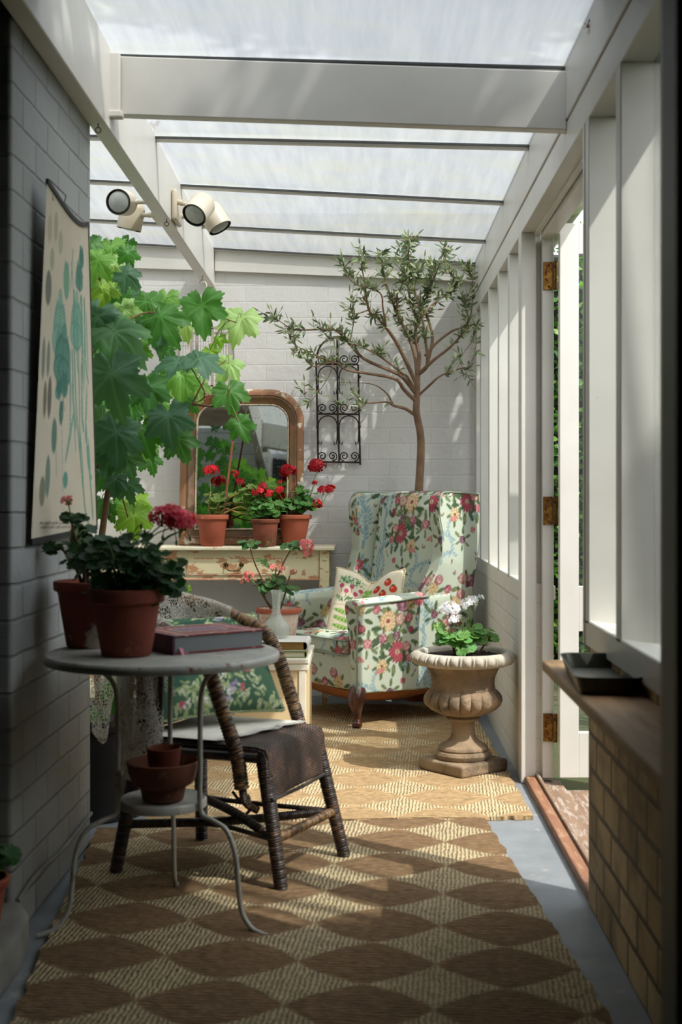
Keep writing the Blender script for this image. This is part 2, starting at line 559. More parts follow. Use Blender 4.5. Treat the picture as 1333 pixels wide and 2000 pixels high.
# floor
bm = B(); box(bm, -2.3, .62, -2.0, 7.6, -.12, 0); struct('floor', bm, M['concrete'])
# back wall and end of the bay
bm = B(); box(bm, -2.1, .78, YB, YB + .22, -.1, 2.75); struct('wall_back', bm, M['back_brick'])
bm = B(); box(bm, XBAY - .15, XBAY, 4.2, YB, -.1, 2.9); struct('wall_left', bm, M['side_brick'])
# grey block wall (left, near) with its return facing the bay
bm = B(); box(bm, XBAY - .15, XL, 3.27, 4.2, 0, 2.62, bevel=.012, seg=3)
struct('wall_left_near', bm, M['grey_brick'], smooth=True)
# dark recess left of the doorstep
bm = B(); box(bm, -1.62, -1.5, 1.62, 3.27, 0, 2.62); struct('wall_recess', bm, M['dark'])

# room the camera stands in
bm = B()
box(bm, .374, 1.9, 1.56, 1.64, 0, 2.7)
struct('wall_near_right', bm, M['olive'])
bm = B()
box(bm, -2.0, -.62, 1.56, 1.64, 0, 2.7)
box(bm, -.62, .374, 1.56, 1.64, 2.2, 2.7)
struct('wall_near_left', bm, M['dark'])
bm = B(); box(bm, -2.1, -2.0, -2, 1.56, 0, 2.7); struct('wall_room_left', bm, M['dark'])
bm = B(); box(bm, 1.9, 2.0, -2, 1.56, 0, 2.7); struct('wall_room_right', bm, M['dark'])
bm = B(); box(bm, -2.1, 2.0, -2.1, -2, 0, 2.7); struct('wall_room_rear', bm, M['dark'])
bm = B(); box(bm, -2.1, 2.0, -2.1, 1.56, 2.7, 2.78)
struct('ceiling_room', bm, M['dark'])
bm = B(); box(bm, .62, 2.0, -2.1, 1.64, -.12, 0.0); struct('floor_room', bm, M['dark'])
# unseen opaque ceiling added to shade the near end of the lean-to
bm = B(); box(bm, -2.1, .76, 1.64, 3.3, 2.44, 2.70); struct('ceiling_shade_near', bm, M['dark'])

# ---- roof sheets between glazing bars (left Y, right Y measured on the beam and on the wall plate)
bars = [(3.30, 3.06), (4.31, 3.95), (5.20, 4.83), (5.93, 5.75), (6.72, 6.63), (7.30, 7.30)]
def bar_y(b, X):
    return b[0] + (b[1] - b[0]) * (X + .87) / 1.475
for i in range(len(bars) - 1):
    bm = B()
    nx, ny = 14, 6
    a, b = bars[i], bars[i+1]
    for t in (0, .012):
        vs = [[None] * (ny + 1) for _ in range(nx + 1)]
        for ix in range(nx + 1):
            X = -2.05 + (.76 + 2.05) * ix / nx
            for iy in range(ny + 1):
                Y = bar_y(a, X) + (bar_y(b, X) - bar_y(a, X)) * iy / ny
                vs[ix][iy] = bm.verts.new((X, Y, zroof(X, Y) + t))
        for ix in range(nx):
            for iy in range(ny):
                bm.faces.new((vs[ix][iy], vs[ix+1][iy], vs[ix+1][iy+1], vs[ix][iy+1]))
        break
    o = struct('ceiling_sheet', bm, M['roof'], smooth=True)
# glazing bars: dark gasket line with white lip
for b in bars[1:]:
    t = bpy.data.objects.new('trim_glazing_bar', None); COL.objects.link(t); t['kind'] = 'structure'
    def P3(X, d, dz):
        Y = bar_y(b, X) + d
        if b[0] > 7.2: Y -= .03
        return Vector((X, Y, zroof(X, Y) + dz))
    bm = B(); beam(bm, P3(-2.0, -.024, -.001), P3(.60, -.024, -.001), .011, .008); obj('gasket', bm, M['gasket'], t, smooth=False)
    bm = B(); beam(bm, P3(-2.0, 0, -.002), P3(.60, 0, -.002), .030, .012); obj('lip', bm, M['white'], t, smooth=False)

# big cross beam and its hanger
b = bars[1]
bm = B()
p = [Vector((-.868, 4.275, 0)), Vector((.603, 3.915, 0))]
d = (p[1] - p[0]).normalized(); n = Vector((-d.y, d.x, 0)) * .05
def q(v, z): return Vector((v.x, v.y, z))
z0 = [zroof(p[0].x, p[0].y) - .018, zroof(p[1].x, p[1].y) - .018]
hexa(bm, [q(p[0], z0[0]-.195), q(p[1], z0[1]-.180), q(p[1]+n, z0[1]-.180), q(p[0]+n, z0[0]-.195), q(p[0], z0[0]), q(p[1], z0[1]), q(p[1]+n, z0[1]), q(p[0]+n, z0[0])])
bmesh.ops.bevel(bm, geom=bm.edges[:], offset=.003, segments=1, affect='EDGES')
o = struct('trim_cross_beam', bm, M['white'])
bm = B(); box(bm, -.866, -.828, 4.235, 4.262, z0[0] - .20, z0[0] - .002, bevel=.003); box(bm, -.868, -.818, 4.225, 4.265, z0[0] - .218, z0[0] - .196, bevel=.004)
struct('trim_hanger', bm, M['white'])

# long beam on the left, running to the back wall
bm = B()
A, C = Vector((-.850, 3.0, 2.365)), Vector((-.882, YB, 2.33))
def zr(v): return zroof(v.x, v.y) - .004
w = Vector((.058, 0, 0))
hexa(bm, [A - w, A, C, C - w, q(A - w, zr(A)), q(A, zr(A)), q(C, zr(C)), q(C - w, zr(C))])
bmesh.ops.bevel(bm, geom=bm.edges[:], offset=.003, segments=1, affect='EDGES')
struct('trim_long_beam', bm, M['white'])
# white board closing the gap between roof and back wall
bm = B()
hexa(bm, [(-.878, YB - .03, zroof(-.878, YB) - .125), (.60, YB - .03, zroof(.6, YB) - .105), (.60, YB, zroof(.6, YB) - .105), (-.878, YB, zroof(-.878, YB) - .125),
          (-.878, YB - .03, zroof(-.878, YB) - .006), (.60, YB - .03, zroof(.6, YB) - .006), (.60, YB, zroof(.6, YB) - .006), (-.878, YB, zroof(-.878, YB) - .006)])
hexa(bm, [(XBAY, YB - .03, zroof(XBAY, YB) - .15), (-.945, YB - .03, zroof(-.945, YB) - .125), (-.945, YB, zroof(-.945, YB) - .125), (XBAY, YB, zroof(XBAY, YB) - .15),
          (XBAY, YB - .03, zroof(XBAY, YB) - .006), (-.945, YB - .03, zroof(-.945, YB) - .006), (-.945, YB, zroof(-.945, YB) - .006), (XBAY, YB, zroof(XBAY, YB) - .006)])
struct('trim_wall_plate', bm, M['white'])

# ---- glazed wall on the right
ZS0, ZS1, ZH0, ZH1 = .73, .80, 2.19, 2.29
bm = B(); box(bm, XR - .004, .74, 1.64, YB, ZH1 + .006, 2.475, bevel=.003); struct('trim_fascia', bm, M['white'])
bm = B(); box(bm, XR, .715, 1.64, YB, ZH0, ZH1, bevel=.003); struct('trim_header', bm, M['white'])
for nm, y0, y1 in (('trim_sill_near', 1.64, 3.59), ('trim_sill_far', 5.09, YB)):
    bm = B()
    p = [(XR, ZS0), (XR, ZS1 - .003), (XR + .003, ZS1), (.72, ZS1 - .012), (.74, ZS1 - .016), (.74, ZS0)]
    prism(bm, p, lambda u, v, t: Vector((u, t, v)), y0, y1)
    struct(nm, bm, M['white'])
bm = B(); box(bm, XR + .010, .73, 1.64, 3.588, 0, ZS0); struct('wall_right_near', bm, M['raw_brick'])
bm = B(); box(bm, XR + .004, .73, 5.09, YB, 0, ZS0); struct('wall_right_far', bm, M['side_brick'])
# posts
bm = B(); box(bm, XR + .01, .70, 1.64, 2.61, ZS1 - .01, ZH0); struct('wall_light_block', bm, M['olive'])  # unseen solid panel added in place of near windows to dim the foreground
for y in (3.53, 3.08, 2.60):
    bm = B(); box(bm, XR, .705, y, y + .06, ZS1 - .01, ZH0, bevel=.002, seg=1)
    if y == 3.53:
        box(bm, XR - .003, .735, 3.585, 3.61, ZS0, ZH0, bevel=.002); box(bm, .66, .735, 3.588, 3.61, .04, ZS0, bevel=.002)
    struct('trim_post', bm, M['white'])
for y in (5.54, 5.98, 6.46, 6.94, 7.24):
    bm = B(); box(bm, XR, .705, y, y + .055, ZS1 - .01, ZH0, bevel=.002, seg=1); struct('trim_post', bm, M['white'])
# panes, one window per bay
ys = [1.76, 2.14, 2.60, 3.08, 3.53]
k = 1
for a, b2 in list(zip([2.66, 3.14], [3.08, 3.53])) + list(zip([5.18, 5.595, 6.035, 6.515, 6.995], [5.54, 5.98, 6.46, 6.94, 7.24])):
    bm = B(); box(bm, .684, .689, a, b2, ZS1 - .012, ZH0)
    o = struct('window_%d' % k, bm, M['glass']); k += 1
# far door jamb: stop, groove and rebate
bm = B()
box(bm, XR - .002, .664, 5.084, 5.18, 0.0, ZH0, bevel=.004)
box(bm, .664, .684, 5.105, 5.18, 0.03, ZH0, bevel=.002)
box(bm, .684, .728, 5.05, 5.18, 0.03, ZH0 - .03, bevel=.002)
struct('door_jamb', bm, M['white'])
# door head: stepped soffit above the opening
bm = B()
box(bm, .655, .675, 3.61, 5.09, ZH0 - .012, ZH0 + .01, bevel=.002)
box(bm, .680, .735, 3.61, 5.05, ZH0 - .03, ZH0 + .01, bevel=.002)
struct('door_head', bm, M['white'])
# open door leaf, swung outwards, facing the camera
t = bpy.data.objects.new('door_1', None); COL.objects.link(t); t['kind'] = 'structure'
t.location = (.742, 4.985, .045); MW[t.name] = Matrix.Translation(t.location)
x0, x1, y0, y1, zb, zt = .742, 1.46, 4.985, 5.03, .045, 2.205
bm = B()
poly_holes = [(x0 + .074, x1 - .10, .22, .615), (x0 + .074, x1 - .10, .79, 2.085)]
box(bm, x0, x0 + .074, y0, y1, zb, zt, bevel=.002)
box(bm, x1 - .1, x1, y0, y1, zb, zt, bevel=.002)
box(bm, x0 + .074, x1 - .1, y0 + .001, y1 - .001, zb, .22, bevel=.002)
box(bm, x0 + .074, x1 - .1, y0 + .001, y1 - .001, .615, .79, bevel=.002)
box(bm, x0 + .074, x1 - .1, y0 + .001, y1 - .001, 2.085, zt, bevel=.002)
obj('door_frame', bm, M['white'], t, smooth=False)
for (a, b2, c0, c1) in poly_holes:
    bm = B(); box(bm, a, b2, y0 + .02, y0 + .025, c0, c1); obj('door_pane', bm, M['glass'], t, smooth=False)
M['brass'] = plain('worn_brass', '#9c7433', '#6d4a20', .38, metal=.85, scale=45, bump=.3, c3='#5b3216', s3=60, st3=(.5, .6))
M['rust_screw'] = plain('rusty_screw', '#6b3f1c', '#4a2a14', .6, metal=.5, scale=80)
for zc in (2.01, 1.085, .23):
    h = thing('door_hinge', {2.01: 'worn brass butt hinge at the top of the white door', 1.085: 'worn brass butt hinge halfway up the white door', .23: 'worn brass butt hinge near the foot of the white door'}[zc], 'hinge', (.735, 5.05, zc))
    bm = B(); box(bm, .686, .722, 5.043, 5.049, zc - .055, zc + .055, bevel=.001); obj('hinge_plate', bm, M['brass'], h, smooth=False)
    bm = B(); tube(bm, [(.732, 5.036, zc - .056 + i * .0224) for i in range(6)], .0085, 10); obj('hinge_knuckle', bm, M['brass'], h)
    bm = B()
    for i in range(4):
        ball(bm, (.700 + (.008 if i in (0, 3) else -.003), 5.042, zc - .042 + i * .028), .0055, 1, .35, 1, 1)
    obj('hinge_screw', bm, M['rust_screw'], h)
# threshold
M['timber'] = plain('worn_threshold_timber', '#9a6e50', '#80573f', .6, scale=6, bump=.35, stretch=(6, 1, 6), c3='#b08f74', s3=14, st3=(.55, .7))
M['old_wood'] = plain('grey_weathered_timber', '#8a7059', '#77604c', .7, scale=5, bump=.5, stretch=(6, 1, 6), c3='#a8988a', s3=10, st3=(.5, .62))
bm = B()
box(bm, .618, .660, 3.60, 5.10, -.05, .030, bevel=.005); struct('door_sill', bm, M['timber'])
bm = B(); box(bm, .660, .674, 3.60, 5.10, -.05, .042, bevel=.004); struct('door_sill_rail', bm, M['old_wood'])
bm = B(); box(bm, .674, .76, 3.60, 5.10, -.06, .012, bevel=.003)
box(bm, .762, .98, 3.3, 5.02, -.07, -.01, bevel=.006)
struct('door_step', bm, M['old_wood'])

# concrete doorstep at lower left
bm = B()
pts = [(-1.5, 1.7), (-.835, 1.7), (-.835, 3.05), (-.85, 3.2), (-.895, 3.3), (-.96, 3.33), (-1.5, 3.33)]
prism(bm, pts, lambda u, v, t: Vector((u, v, t)), 0.0, .105)
me = soften(bm, .014, 6)
o = link_mesh('trim_doorstep', me, M['stone']); o['kind'] = 'structure'

# gutter outside, stained green below
M['gutter'] = plain('algae_stained_white_plastic', '#c9cdbf', '#8d9c72', .5, scale=7, bump=.1)
bm = B()
prof = []
for i in range(13):
    a = PI + PI * i / 12
    prof.append((math.cos(a) * .055, math.sin(a) * .055))
prof += [(math.cos(PI + PI * i / 12) * .050, math.sin(PI + PI * i / 12) * .050) for i in range(12, -1, -1)]
prism(bm, prof, lambda u, v, t: Vector((.80 + u, t, 2.305 + v)), 1.7, 7.5)
o = struct('trim_gutter', bm, M['gutter'], smooth=True)

# ------------------------------------------------------------------ garden
M['ground'] = plain('garden_soil_and_grass', '#4d4a2c', '#3c4a24', .95, scale=4, bump=.8, bdist=.02)
bm = B(); box(bm, .62, 30, 1.64, 34, -.30, -.08); box(bm, -12, .62, 7.6, 34, -.30, -.08); box(bm, 2.0, 30, -20, 1.64, -.30, -.08)
struct('ground', bm, M['ground'])
M['leaf'] = leaf_mat('garden_leaf', .35, .5)

def rnd_unit(r=random):
    z = r.uniform(-1, 1); a = r.uniform(0, 2 * PI); s = math.sqrt(1 - z * z)
    return Vector((s * math.cos(a), s * math.sin(a), z))

class Leaves:
    """fast collector of many simple leaf blades as one mesh"""
    def __init__(s): s.v = []; s.f = []; s.c = []
    def blade(s, p, d, n, L, W, col, bend=.15, fold=0.0):
        d = d.normalized(); sd = d.cross(n)
        sd = sd.normalized() if sd.length > 1e-4 else d.orthogonal().normalized()
        u = sd.cross(d)
        i = len(s.v)
        for t, w in ((0, 0), (.3, 1), (.65, .85), (1, 0)):
            c = p + d * (L * t) - u * (bend * L * t * t)
            if w == 0: s.v.append(c)
            else: s.v += [c + sd * (W * w / 2) + u * fold * W, c - sd * (W * w / 2) + u * fold * W]
        s.f += [(i, i+1, i+2), (i+1, i+3, i+4, i+2), (i+3, i+5, i+4)]
        s.c += [col] * 6
    def build(s, name, mat, parent=None, smooth=True):
        me = bpy.data.meshes.new(name)
        Mi = base_matrix(parent).inverted() if parent is not None else None
        me.from_pydata([tuple(Mi @ v) if Mi else tuple(v) for v in s.v], [], s.f)
        set_col(me, np.array(s.c, dtype=np.float32))
        o = link_mesh(name, me, mat, parent, smooth=False)
        return o

def vary(c, a=.12, r=random):
    k = 1 + r.uniform(-a, a); g = 1 + r.uniform(-a, a) * .5
    return (c[0] * k * g, c[1] * k, c[2] * k / g)

g1, g2 = lin('#3f6328'), lin('#6d9440')
rh = random.Random(3)
for nm, x0, x1, y0, y1, zt, cnt, lab in (('hedge', 2.45, 3.2, 4.6, 14.0, 2.1, 9000, 'clipped green garden hedge beyond the open white door'),
                               ('hedge', 2.3, 3.0, 1.75, 4.35, 2.0, 4500, 'unseen dark garden hedge added outside the near window posts to block sky light'),  # hedge added to cut sky light reaching the foreground
               ('shrub', .95, 2.0, 8.6, 9.6, 2.9, 6500, 'leafy garden shrub filling the gap beside the white door leaf')):
    t = thing(nm, lab, nm, ((x0 + x1) / 2, (y0 + y1) / 2, -.08))
    Lv = Leaves()
    for i in range(cnt):
        f = rh.random()
        if nm == 'hedge':
            p = Vector((x0 - .05 + rh.random() ** 2 * .4, rh.uniform(y0, y1), rh.uniform(-.05, zt))) if f < .75 else Vector((rh.uniform(x0, x1), rh.uniform(y0, y1), zt + rh.uniform(-.1, .1)))
        else:
            p = Vector((rh.uniform(x0 - .15, x1 + .1), y0 - .2 + rh.random() ** 2 * .5, rh.uniform(-.05, zt)))
        d = rnd_unit(rh); d.z = d.z * .5 + .2
        Lv.blade(p, d, rnd_unit(rh), rh.uniform(.05, .09), rh.uniform(.025, .045), vary(g1 if rh.random() < .6 else g2, .3, rh), .2)
    Lv.build('foliage', M['leaf'], t)
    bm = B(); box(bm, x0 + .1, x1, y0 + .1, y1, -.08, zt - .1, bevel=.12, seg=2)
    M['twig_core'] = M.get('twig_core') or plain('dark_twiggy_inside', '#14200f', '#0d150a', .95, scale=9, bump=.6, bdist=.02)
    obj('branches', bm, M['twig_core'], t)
# small weeds outside the threshold
t = thing('weed', 'small bright green weed sprouting by the threshold step', 'plant', (1.04, 4.78, -.08))
Lv = Leaves(); rw = random.Random(5)
for i in range(60):
    a = rw.uniform(0, 2 * PI); rr = rw.uniform(0, .16)
    p = Vector((1.0 + math.cos(a) * rr * .8, 4.75 + math.sin(a) * rr * 1.6, -.08 + rw.uniform(.02, .10)))
    Lv.blade(p, Vector((math.cos(a), math.sin(a), .3)), Vector((0, 0, 1)), rw.uniform(.03, .06), rw.uniform(.025, .04), vary(lin('#6f9a48'), .25, rw), .3)
Lv.build('foliage', M['leaf'], t)
bm = B()
for i in range(8):
    a = i * .8; tube(bm, [(1.0, 4.75, -.08), (1.0 + math.cos(a) * .04, 4.75 + math.sin(a) * .06, -.02), (1.0 + math.cos(a) * .08, 4.75 + math.sin(a) * .12, .02)], .0025, 5)
M['green_stem'] = plain('green_stem', '#6c8a44', '#587636', .6, scale=20)
obj('stem', bm, M['green_stem'], t)

# garden tree whose crown dapples the near windows and roof
t = thing('garden_tree', 'tall leafy garden tree standing outside the glazed wall', 'tree', (4.3, .5, -.08))
Lv = Leaves(); rt = random.Random(11)
def clump(c, R, n, size=(.09, .15)):
    for i in range(n):
        p = c + rnd_unit(rt) * R * rt.random() ** .4
        d = rnd_unit(rt); d.z -= .2
        Lv.blade(p, d, rnd_unit(rt), rt.uniform(*size), rt.uniform(size[0] * .5, size[1] * .5), vary(g1, .3, rt), .2)
base = Vector((.68, 3.0, 1.6))
sd = Vector((1, -.8, 1.65))
clumps = []
for i in range(70):
    # spread over the part of the sky the near windows and near roof look at
    Y = rt.uniform(1.1, 3.75); Z = rt.uniform(.9, 2.4); X = .68
    tt = rt.uniform(2.0, 3.0)
    clumps.append(Vector((X, Y, Z)) + sd * tt)
for i in range(60):
    X = rt.uniform(-.9, .5); Y = rt.uniform(2.9, 4.0)
    clumps.append(Vector((X, Y, 2.55)) + sd * rt.uniform(1.4, 2.2))
keep = [Vector((x, y, 0)) for x in (-.5, -.3, -.1, .1, .3, .5) for y in (4.15, 4.35, 4.6, 4.9)] + [Vector((.38, 5.2, .3)), Vector((.35, 5.15, .5))]
keep += [at(px, py, 2875.0 / (py - CY)) for px, py in ((700, 1722), (770, 1700), (640, 1752), (440, 1735), (420, 1792), (390, 1700), (560, 1700), (700, 1770), (470, 1800))]
keep += [at(1172, 950, 3.53), at(1172, 600, 3.53), at(1185, 760, 3.53), at(1250, 980, 3.08), at(1240, 620, 3.08)]
def blocks(c, R):
    return any(((c - p) - sd * ((c - p).dot(sd) / sd.dot(sd))).length < R for p in keep)
def tgt(px, py): return at(px, py, 2875.0 / (py - CY))
for px, py in ((620, 1725), (520, 1745), (560, 1790), (350, 1760), (820, 1760), (760, 1760), (330, 1840), (600, 1850), (700, 1850), (850, 1850), (1000, 1850), (900, 1760), (1000, 1780), (480, 1880), (300, 1930), (640, 1930), (900, 1930), (1050, 1930), (250, 1820)):
    clumps.append(tgt(px, py) + sd * rt.uniform(2.5, 3.3))
clumps = [c for c in clumps if not blocks(c, .27)]
for c in clumps: clump(c, rt.uniform(.14, .22), 75)
Lv.build('foliage', M['leaf'], t)
bm = B()
tr = Vector((4.3, .5, -.08))
tube(bm, smooth_path([tr, tr + Vector((-.05, .05, 1.5)), tr + Vector((-.25, .1, 3.0)), tr + Vector((-.5, .2, 4.6)), tr + Vector((-.8, .3, 6.0))], 5), [.16 - .006 * i for i in range(21)], 10)
for c in clumps[::5]:
    if any(blocks(tr.lerp(c, k / 12) + Vector((0, 0, 2.6 * (1 - k / 12))), .06) for k in range(13)): continue
    s = tr + Vector((-.25, .1, 2.6 + .3 * (hash(c.x) % 3)))
    tube(bm, smooth_path([s, s.lerp(c, .5) + Vector((0, 0, .2)), c], 4), [.028 - .0028 * i for i in range(9)], 6)
M['bark'] = plain('grey_brown_bark', '#6d5a48', '#4e4034', .9, scale=12, bump=.8, bdist=.01)
obj('trunk', bm, M['bark'], t)
# ================================================================== OBJECTS
M['terra'] = plain('terracotta', '#a4553a', '#8f452f', .85, scale=9, bump=.25, c3='#c58f74', s3=12, st3=(.62, .72))
M['terra_old'] = plain('old_terracotta_with_lime_bloom', '#8a4330', '#6e3526', .9, scale=7, bump=.35, c3='#b3a797', s3=9, st3=(.54, .6))
M['terra_plain'] = plain('plain_terracotta', '#84402d', '#733727', .88, scale=9, bump=.25, c3='#9c6a54', s3=10, st3=(.62, .72))
M['terra_brown'] = plain('brown_weathered_terracotta', '#8b4a34', '#6a3b28', .9, scale=14, bump=.3, c3='#8a7a4c', s3=9, st3=(.58, .66))
M['terra_white'] = plain('chalky_white_washed_terracotta', '#d9c8b8', '#c9a993', .9, scale=22, bump=.3, c3='#b06a52', s3=26, st3=(.55, .64))
M['terra_dark'] = plain('dusty_brown_terracotta', '#7a4a34', '#5f3828', .9, scale=10, bump=.4, c3='#8c6b52', s3=18, st3=(.6, .7))
M['wire'] = plain('chipped_white_enamel', '#b8b6ab', '#9fa097', .45, scale=14, bump=.1, c3='#7a4a2c', s3=30, st3=(.6, .68))
M['woody'] = plain('woody_stem', '#6f5236', '#58402a', .85, scale=30, bump=.4)
M['iron'] = plain('rusty_dark_iron', '#33231b', '#20150f', .7, metal=.3, scale=40, bump=.4)
M['ger_leaf'] = leaf_mat('geranium_leaf', .3, .55)
M['vine_leaf'] = leaf_mat('vine_leaf', .42, .45, bump=45)
M['olive_leaf'] = leaf_mat('olive_leaf', .15, .5, tcol=(1, 1.1, .6))
M['petal'] = leaf_mat('petal', .3, .6, tcol=(1, .9, .9), bump=0)
M['cord'] = plain('twisted_cream_cord', '#cfc3a4', '#b3a582', .85, scale=60, bump=.4)

def pot(parent, c, r_top, r_bot, h, mat, rim=.03, thick=.008, soil=True, rim_out=.006, seg=40):
    """flower pot with a collar; c is the middle of the base"""
    x = Vector(c)
    rb = r_bot; rt = r_top - rim_out
    rr = rt - (rt - rb) * rim / h
    prof = [(0, 0), (rb - .004, 0), (rb, .004), (rr, h - rim), (rr + rim_out, h - rim + .002), (r_top, h - rim + .006), (r_top + .001, h - .004), (r_top - .002, h),
            (r_top - thick, h), (r_top - thick - .002, h - .006), (rr - thick, h - rim), (rb - thick, .012), (0, .012)]
    bm = B(); lathe(bm, prof, x, seg); obj('pot', bm, mat, parent)
    if soil:
        bm = B(); rs = rt - thick + .001
        rnd = random.Random(int(abs(x.x) * 1000))
        lathe(bm, [(0, h - rim * .7 + .004)] + [(rs * k / 6, h - rim * .7 + rnd.uniform(-.002, .004)) for k in range(1, 7)], x, 24)
        for v in bm.verts: v.co.z += noise.noise(v.co * 60) * .006
        obj('soil', bm, M['soil'], parent)

def ger_leaf(Lq, p, d, n, R, col, rnd):
    """round scalloped, slightly cupped leaf as its own small fan in collector lists"""
    d = d.normalized(); s = d.cross(n)
    s = s.normalized() if s.length > 1e-4 else d.orthogonal().normalized()
    u = s.cross(d)
    N1 = 22
    i0 = len(Lq.v); c = p + d * R * .25
    Lq.v.append(c - u * R * .10); Lq.c.append(tuple(k * 1.15 for k in col))
    for ring, q in ((1, .55), (2, 1.0)):
        for k in range(N1):
            a = -PI + 2 * PI * (k + .5) / N1
            r = R * q
            if ring == 2:
                r *= 1 + .07 * math.cos(8 * a) + .02 * rnd.uniform(-1, 1)
                if abs(abs(a) - PI) < .28: r *= .45
            z = .22 * R * (q ** 2) * .5 + (R * .06 * math.cos(7 * a) if ring == 2 else 0)
            Lq.v.append(p + d * (R * .75 + math.cos(a) * r) * 1.0 + s * math.sin(a) * r + u * z - d * R * .1)
            f = .78 if ring == 1 else 1.0
            Lq.c.append(tuple(k2 * f for k2 in col))
    for k in range(N1):
        a = i0 + 1 + k; b = i0 + 1 + (k + 1) % N1
        Lq.f += [(i0, a, b), (a, a + N1, b + N1, b)]

def flower_head(parent, c, R, col, rnd, n=16, fl=.014, up=Vector((0, 0, 1)), name='flower_head', stem=None):
    Lq = Leaves(); c = Vector(c)
    for i in range(n):
        for _ in range(20):
            u = rnd_unit(rnd)
            if u.dot(up) > -.35: break
        p = c + Vector((u.x, u.y, u.z * .78)) * R * rnd.uniform(.75, 1.0)
        nn = (u + rnd_unit(rnd) * .35).normalized()
        a1 = nn.orthogonal().normalized(); a2 = nn.cross(a1)
        ph = rnd.random() * 6; sz = fl * rnd.uniform(.85, 1.15)
        cc = vary(col, .16, rnd)
        for k in range(5):
            a = ph + 2 * PI * k / 5
            d = a1 * math.cos(a) + a2 * math.sin(a); s = nn.cross(d)
            q = len(Lq.v)
            Lq.v += [p, p + d * sz * .45 + s * sz * .28 + nn * sz * .12, p + d * sz * .9 + s * sz * .42 + nn * sz * .1, p + d * sz * 1.12 + nn * sz * .02,
                     p + d * sz * .9 - s * sz * .42 + nn * sz * .1, p + d * sz * .45 - s * sz * .28 + nn * sz * .12]
            Lq.f.append((q, q+1, q+2, q+3, q+4, q+5))
            Lq.c += [tuple(v * .75 for v in cc)] + [cc] * 5
    o = Lq.build(name, M['petal'], parent)
    bm = B()
    for i in range(6):
        u = rnd_unit(rnd); u.z = abs(u.z) * .5
        tube(bm, [c - up * R * .55, c + u * R * .6], .0012, 4)
    tube(bm, [c - up * R * .75, c - up * R * .5], [.002, .004], 6)
    o2 = obj('pedicel', bm, M['green_stem'], o)
    return o

def geranium(t, stems, leaf_spec, heads, seed=1, leaf_col='#3f6a34', leaf_r=(.018, .03), stem_r=.005, stem_mat='woody'):
    """stems: list of polylines; leaf_spec: list of (centre, radii, count); heads: (point, radius, colour, florets, base point)"""
    rnd = random.Random(seed)
    bm = B()
    for s in stems:
        P = smooth_path(s, 5)
        tube(bm, P, [stem_r * (1 - .45 * i / len(P)) for i in range(len(P))], 7)
    obj('stem', bm, M[stem_mat], t)
    Lq = Leaves(); bp = B()
    nodes = [p for s in stems for p in smooth_path(s, 5)[2:]]
    for c, rad, n in leaf_spec:
        c = Vector(c)
        for i in range(n):
            u = rnd_unit(rnd) * rnd.random() ** .35
            p = c + Vector((u.x * rad[0], u.y * rad[1], u.z * rad[2]))
            near = min(nodes, key=lambda q: (q - p).length + rnd.random() * .02)
            out = (p - near); out.z *= .4
            if out.length < .004: out = rnd_unit(rnd)
            out.normalize()
            nrm = (Vector((0, -.55, 1)) + rnd_unit(rnd) * .55 + out * .3).normalized()
            d = (out - nrm * out.dot(nrm)).normalized()
            R = rnd.uniform(*leaf_r)
            col = vary(lin(leaf_col), .28, rnd)
            ger_leaf(Lq, p, d, nrm, R, col, rnd)
            tube(bp, [near, near.lerp(p, .6) + Vector((0, 0, .006)), p + d * R * .2], .0011, 4, cap=False)
    if Lq.v:
        fo = Lq.build('foliage', M['ger_leaf'], t)
        tag(obj('leaf_stalk', bp, M['green_stem'], fo), kind='stuff')
    else: bp.free()
    for h in heads:
        c, R, col, n, base = h
        R *= 1.3; n = int(n * 1.25)
        o = flower_head(t, c, R, lin(col), rnd, n, fl=max(.011, R * .40))
        b2 = B(); base = Vector(base); c = Vector(c)
        mid = base.lerp(c, .5) + Vector((rnd.uniform(-.008, .008), 0, .005))
        tube(b2, smooth_path([base, mid, c - Vector((0, 0, R * .6))], 5), .002, 5)
        obj('flower_stalk', b2, M['green_stem'], o)

# ------------------------------------------------------------------ white metal table (front left)
TC = Vector((-.562, 3.48, 0)); TZ = .725
t = thing('round_table', 'round white enamelled metal table with thin curved legs against the grey wall', 'table', TC)
bm = B(); lathe(bm, [(0, TZ - .004), (.300, TZ - .004), (.310, TZ - .003), (.316, TZ - .008), (.318, TZ - .016), (.314, TZ - .026), (.304, TZ - .028), (.298, TZ - .022), (.296, TZ - .010), (0, TZ - .010)], TC, 72); obj('tabletop', bm, M['wire'], t)
SZ = .322
bm = B(); lathe(bm, [(0, SZ), (.108, SZ), (.114, SZ + .004), (.119, SZ - .002), (.119, SZ - .018), (.112, SZ - .021), (.108, SZ - .006), (0, SZ - .006)], TC, 48); obj('lower_shelf', bm, M['wire'], t)
for ang in (-30, 210, 90):
    a = math.radians(ang); u = Vector((math.cos(a), math.sin(a), 0))
    pr = [(.285, TZ - .012), (.23, TZ - .02), (.165, TZ - .05), (.132, TZ - .10), (.127, TZ - .2), (.127, .42), (.126, .33), (.135, .295), (.17, .283), (.215, .262), (.243, .20), (.252, .12), (.262, .06), (.29, .022), (.325, .010), (.345, .008)]
    if ang == 90:
        pr = [(r * .78 if z < .3 else r, z) for r, z in pr]
    bm = B(); tube(bm, smooth_path([TC + u * r + Vector((0, 0, z)) for r, z in pr], 5), .0068, 10)
    obj('leg', bm, M['wire'], t)

